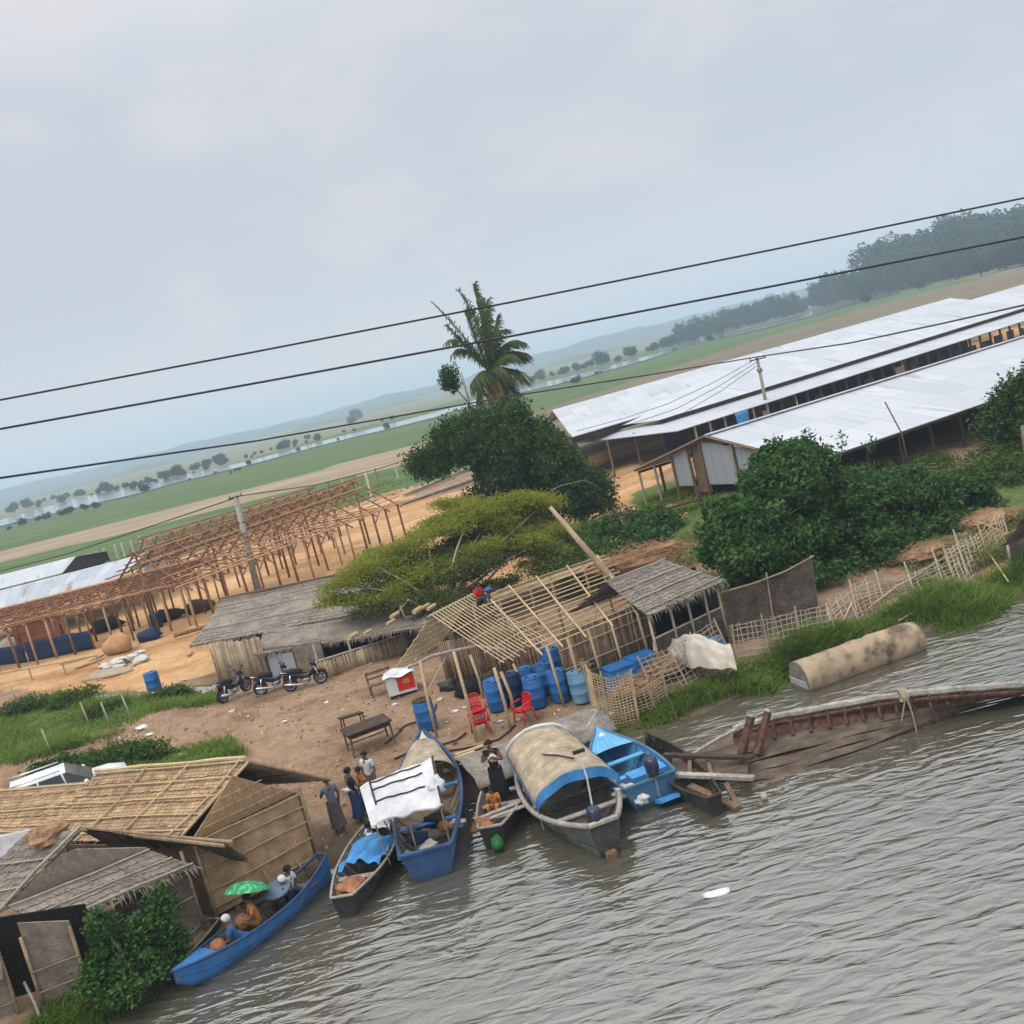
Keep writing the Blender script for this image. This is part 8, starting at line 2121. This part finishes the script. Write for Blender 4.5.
def grasses():
    def sample(polys, n, rng, pixel=True):
        out = []
        for poly in polys:
            xs = [p[0] for p in poly]; ys = [p[1] for p in poly]; A = (max(xs) - min(xs)) * (max(ys) - min(ys))
            m = int(n * 2.2); px = rng.uniform(min(xs), max(xs), m); py = rng.uniform(min(ys), max(ys), m)
            ok = inpoly(px, py, poly); px, py = px[ok][:n], py[ok][:n]
            z = np.full(len(px), .8)
            for _ in range(8):
                u = px - 512.; v = 512. - py; a = u * cr + v * sr; b = -u * sr + v * cr
                dx, dy, dz = a, b * sp + FOC * cp, b * cp - FOC * sp; t = (z - HC) / dz; X, Y = dx * t, dy * t; z = .5 * z + .5 * gzn(X, Y)
            out.append(np.stack([X, Y, gzn(X, Y)], 1))
        return np.concatenate(out)
    def blades(name, polys, n, h, w, m, seed, clump=5, spread=.12):
        rng = np.random.default_rng(seed); P = sample(polys, n, rng); P = P[P[:, 2] > -.25]
        P = np.repeat(P, clump, 0); k = len(P); P[:, :2] += rng.normal(size=(k, 2)) * spread
        keep = np.sin(P[:, 0] * 2.3 + 1) * np.sin(P[:, 1] * 2.9) + rng.normal(size=k) * .5 > -.75; P = P[keep]; k = len(P)
        hh = h * rng.uniform(.4, 1.2, k) * (.75 + .35 * np.sin(P[:, 0] * 1.1 + P[:, 1] * .9)); a = rng.uniform(0, 6.28, k); ln = rng.uniform(.1, .75, k)
        d = np.stack([np.cos(a) * ln, np.sin(a) * ln, np.ones(k)], 1); s = np.stack([-np.sin(a + rng.normal(size=k) * .8), np.cos(a), np.zeros(k)], 1) * (w * rng.uniform(.6, 1.3, k))[:, None]
        P[:, 2] -= .04
        mid = P + d * (hh * .55)[:, None]; tip = P + d * hh[:, None] + np.stack([np.cos(a) * ln * hh * .6, np.sin(a) * ln * hh * .6, -.12 * hh], 1)
        V4 = np.empty((k, 2, 4, 3)); V4[:, 0, 0] = P - s; V4[:, 0, 1] = P + s; V4[:, 0, 2] = mid + s * .8; V4[:, 0, 3] = mid - s * .8
        V4[:, 1, 0] = mid - s * .8; V4[:, 1, 1] = mid + s * .8; V4[:, 1, 2] = tip + s * .15; V4[:, 1, 3] = tip - s * .15
        tag(np_mesh(name, V4.reshape(-1, 3), 4, m), kind='stuff')
    blades('bank_grass', [[(740, 690), (800, 642), (838, 632), (900, 612), (935, 612), (800, 672), (775, 702)], [(735, 668), (800, 655), (850, 630), (930, 598), (1000, 575), (1050, 560), (1050, 585), (1010, 600), (950, 632), (930, 625), (900, 615), (800, 665), (780, 690), (745, 690)]], 6500, .75, .02, 'grass', 1, 5, .15)
    blades('bank_grass', [[(930, 640), (960, 622), (1030, 590), (1040, 596), (965, 640)]], 900, .6, .02, 'grass', 2)
    blades('bank_grass', [[(600, 728), (640, 712), (690, 690), (740, 668), (745, 690), (700, 705), (640, 735), (600, 740)], [(565, 735), (600, 715), (605, 735)]], 2400, .35, .018, 'grass', 3)
    blades('bank_grass', [[(-10, 722), (60, 694), (100, 700), (150, 694), (215, 686), (220, 703), (150, 716), (110, 738), (40, 758), (-10, 770)]], 3600, .45, .02, 'grass', 4)
    blades('bank_grass', [[(20, 795), (60, 768), (120, 755), (232, 742), (245, 756), (180, 766), (100, 772), (60, 800)], [(-5, 800), (30, 785), (30, 800), (-5, 815)]], 2400, .45, .02, 'grass', 5)
    blades('bank_grass', [[(20, 1030), (60, 1000), (110, 985), (165, 985), (130, 1010), (90, 1030)], [(60, 990), (190, 950), (195, 960), (120, 1000)]], 1500, .4, .016, 'grass', 6, 6, .1)
    blades('bank_grass', [[(600, 540), (700, 500), (760, 470), (690, 485), (620, 520)], [(640, 498), (720, 482), (745, 480), (700, 508), (650, 522)]], 1500, .35, .03, 'grass', 7)
    blades('dry_weeds', [[(560, 600), (640, 560), (720, 520), (720, 545), (700, 565), (600, 600)], [(900, 560), (1030, 510), (1030, 545), (1000, 562), (920, 590)], [(700, 575), (740, 590), (735, 640), (715, 640)]], 1300, .5, .025, 'reed', 8)
    blades('field_weeds', [[(0, 612), (200, 560), (410, 490), (410, 470), (200, 530), (0, 585)]], 1500, .5, .08, 'grass', 9)
grasses()
def debris():
    """pebbles, husks and chips strewn over the trodden bank"""
    rng = np.random.default_rng(90); n = 5200
    x = rng.uniform(-22, 6, n); y = rng.uniform(27, 48, n); d = shore_dist(x, y); ok = (d > .4) & (d < 17); x, y = x[ok], y[ok]
    z = gzn(x, y); n = len(x); s = .022 + .05 * rng.random(n) ** 5; a = rng.uniform(0, 6.28, n)
    c = np.stack([x, y, z], 1); V4 = np.empty((n, 3, 4, 3))
    u = np.stack([np.cos(a), np.sin(a), np.zeros(n)], 1) * (s * rng.uniform(.8, 1.8, n))[:, None]; v = np.stack([-np.sin(a), np.cos(a), np.zeros(n)], 1) * (s * .7)[:, None]; h = np.stack([np.zeros(n), np.zeros(n), s * .8], 1)
    A, B, Cc, D = c - u - v, c + u - v, c + u + v, c - u + v; T1, T2 = c - u * .5 + h, c + u * .5 + h
    V4[:, 0] = np.stack([A, B, T2, T1], 1); V4[:, 1] = np.stack([Cc, D, T1, T2], 1); V4[:, 2] = np.stack([D, A, T1, T1 + 1e-4], 1)
    tag(np_mesh('bank_debris', V4.reshape(-1, 3), 4, mat('chips and pebbles', (.10, .07, .045), (.46, .39, .3), 1.2, .9, 0, lo=.4, hi=.6, island=.5)), kind='stuff')
debris()
build_haze()
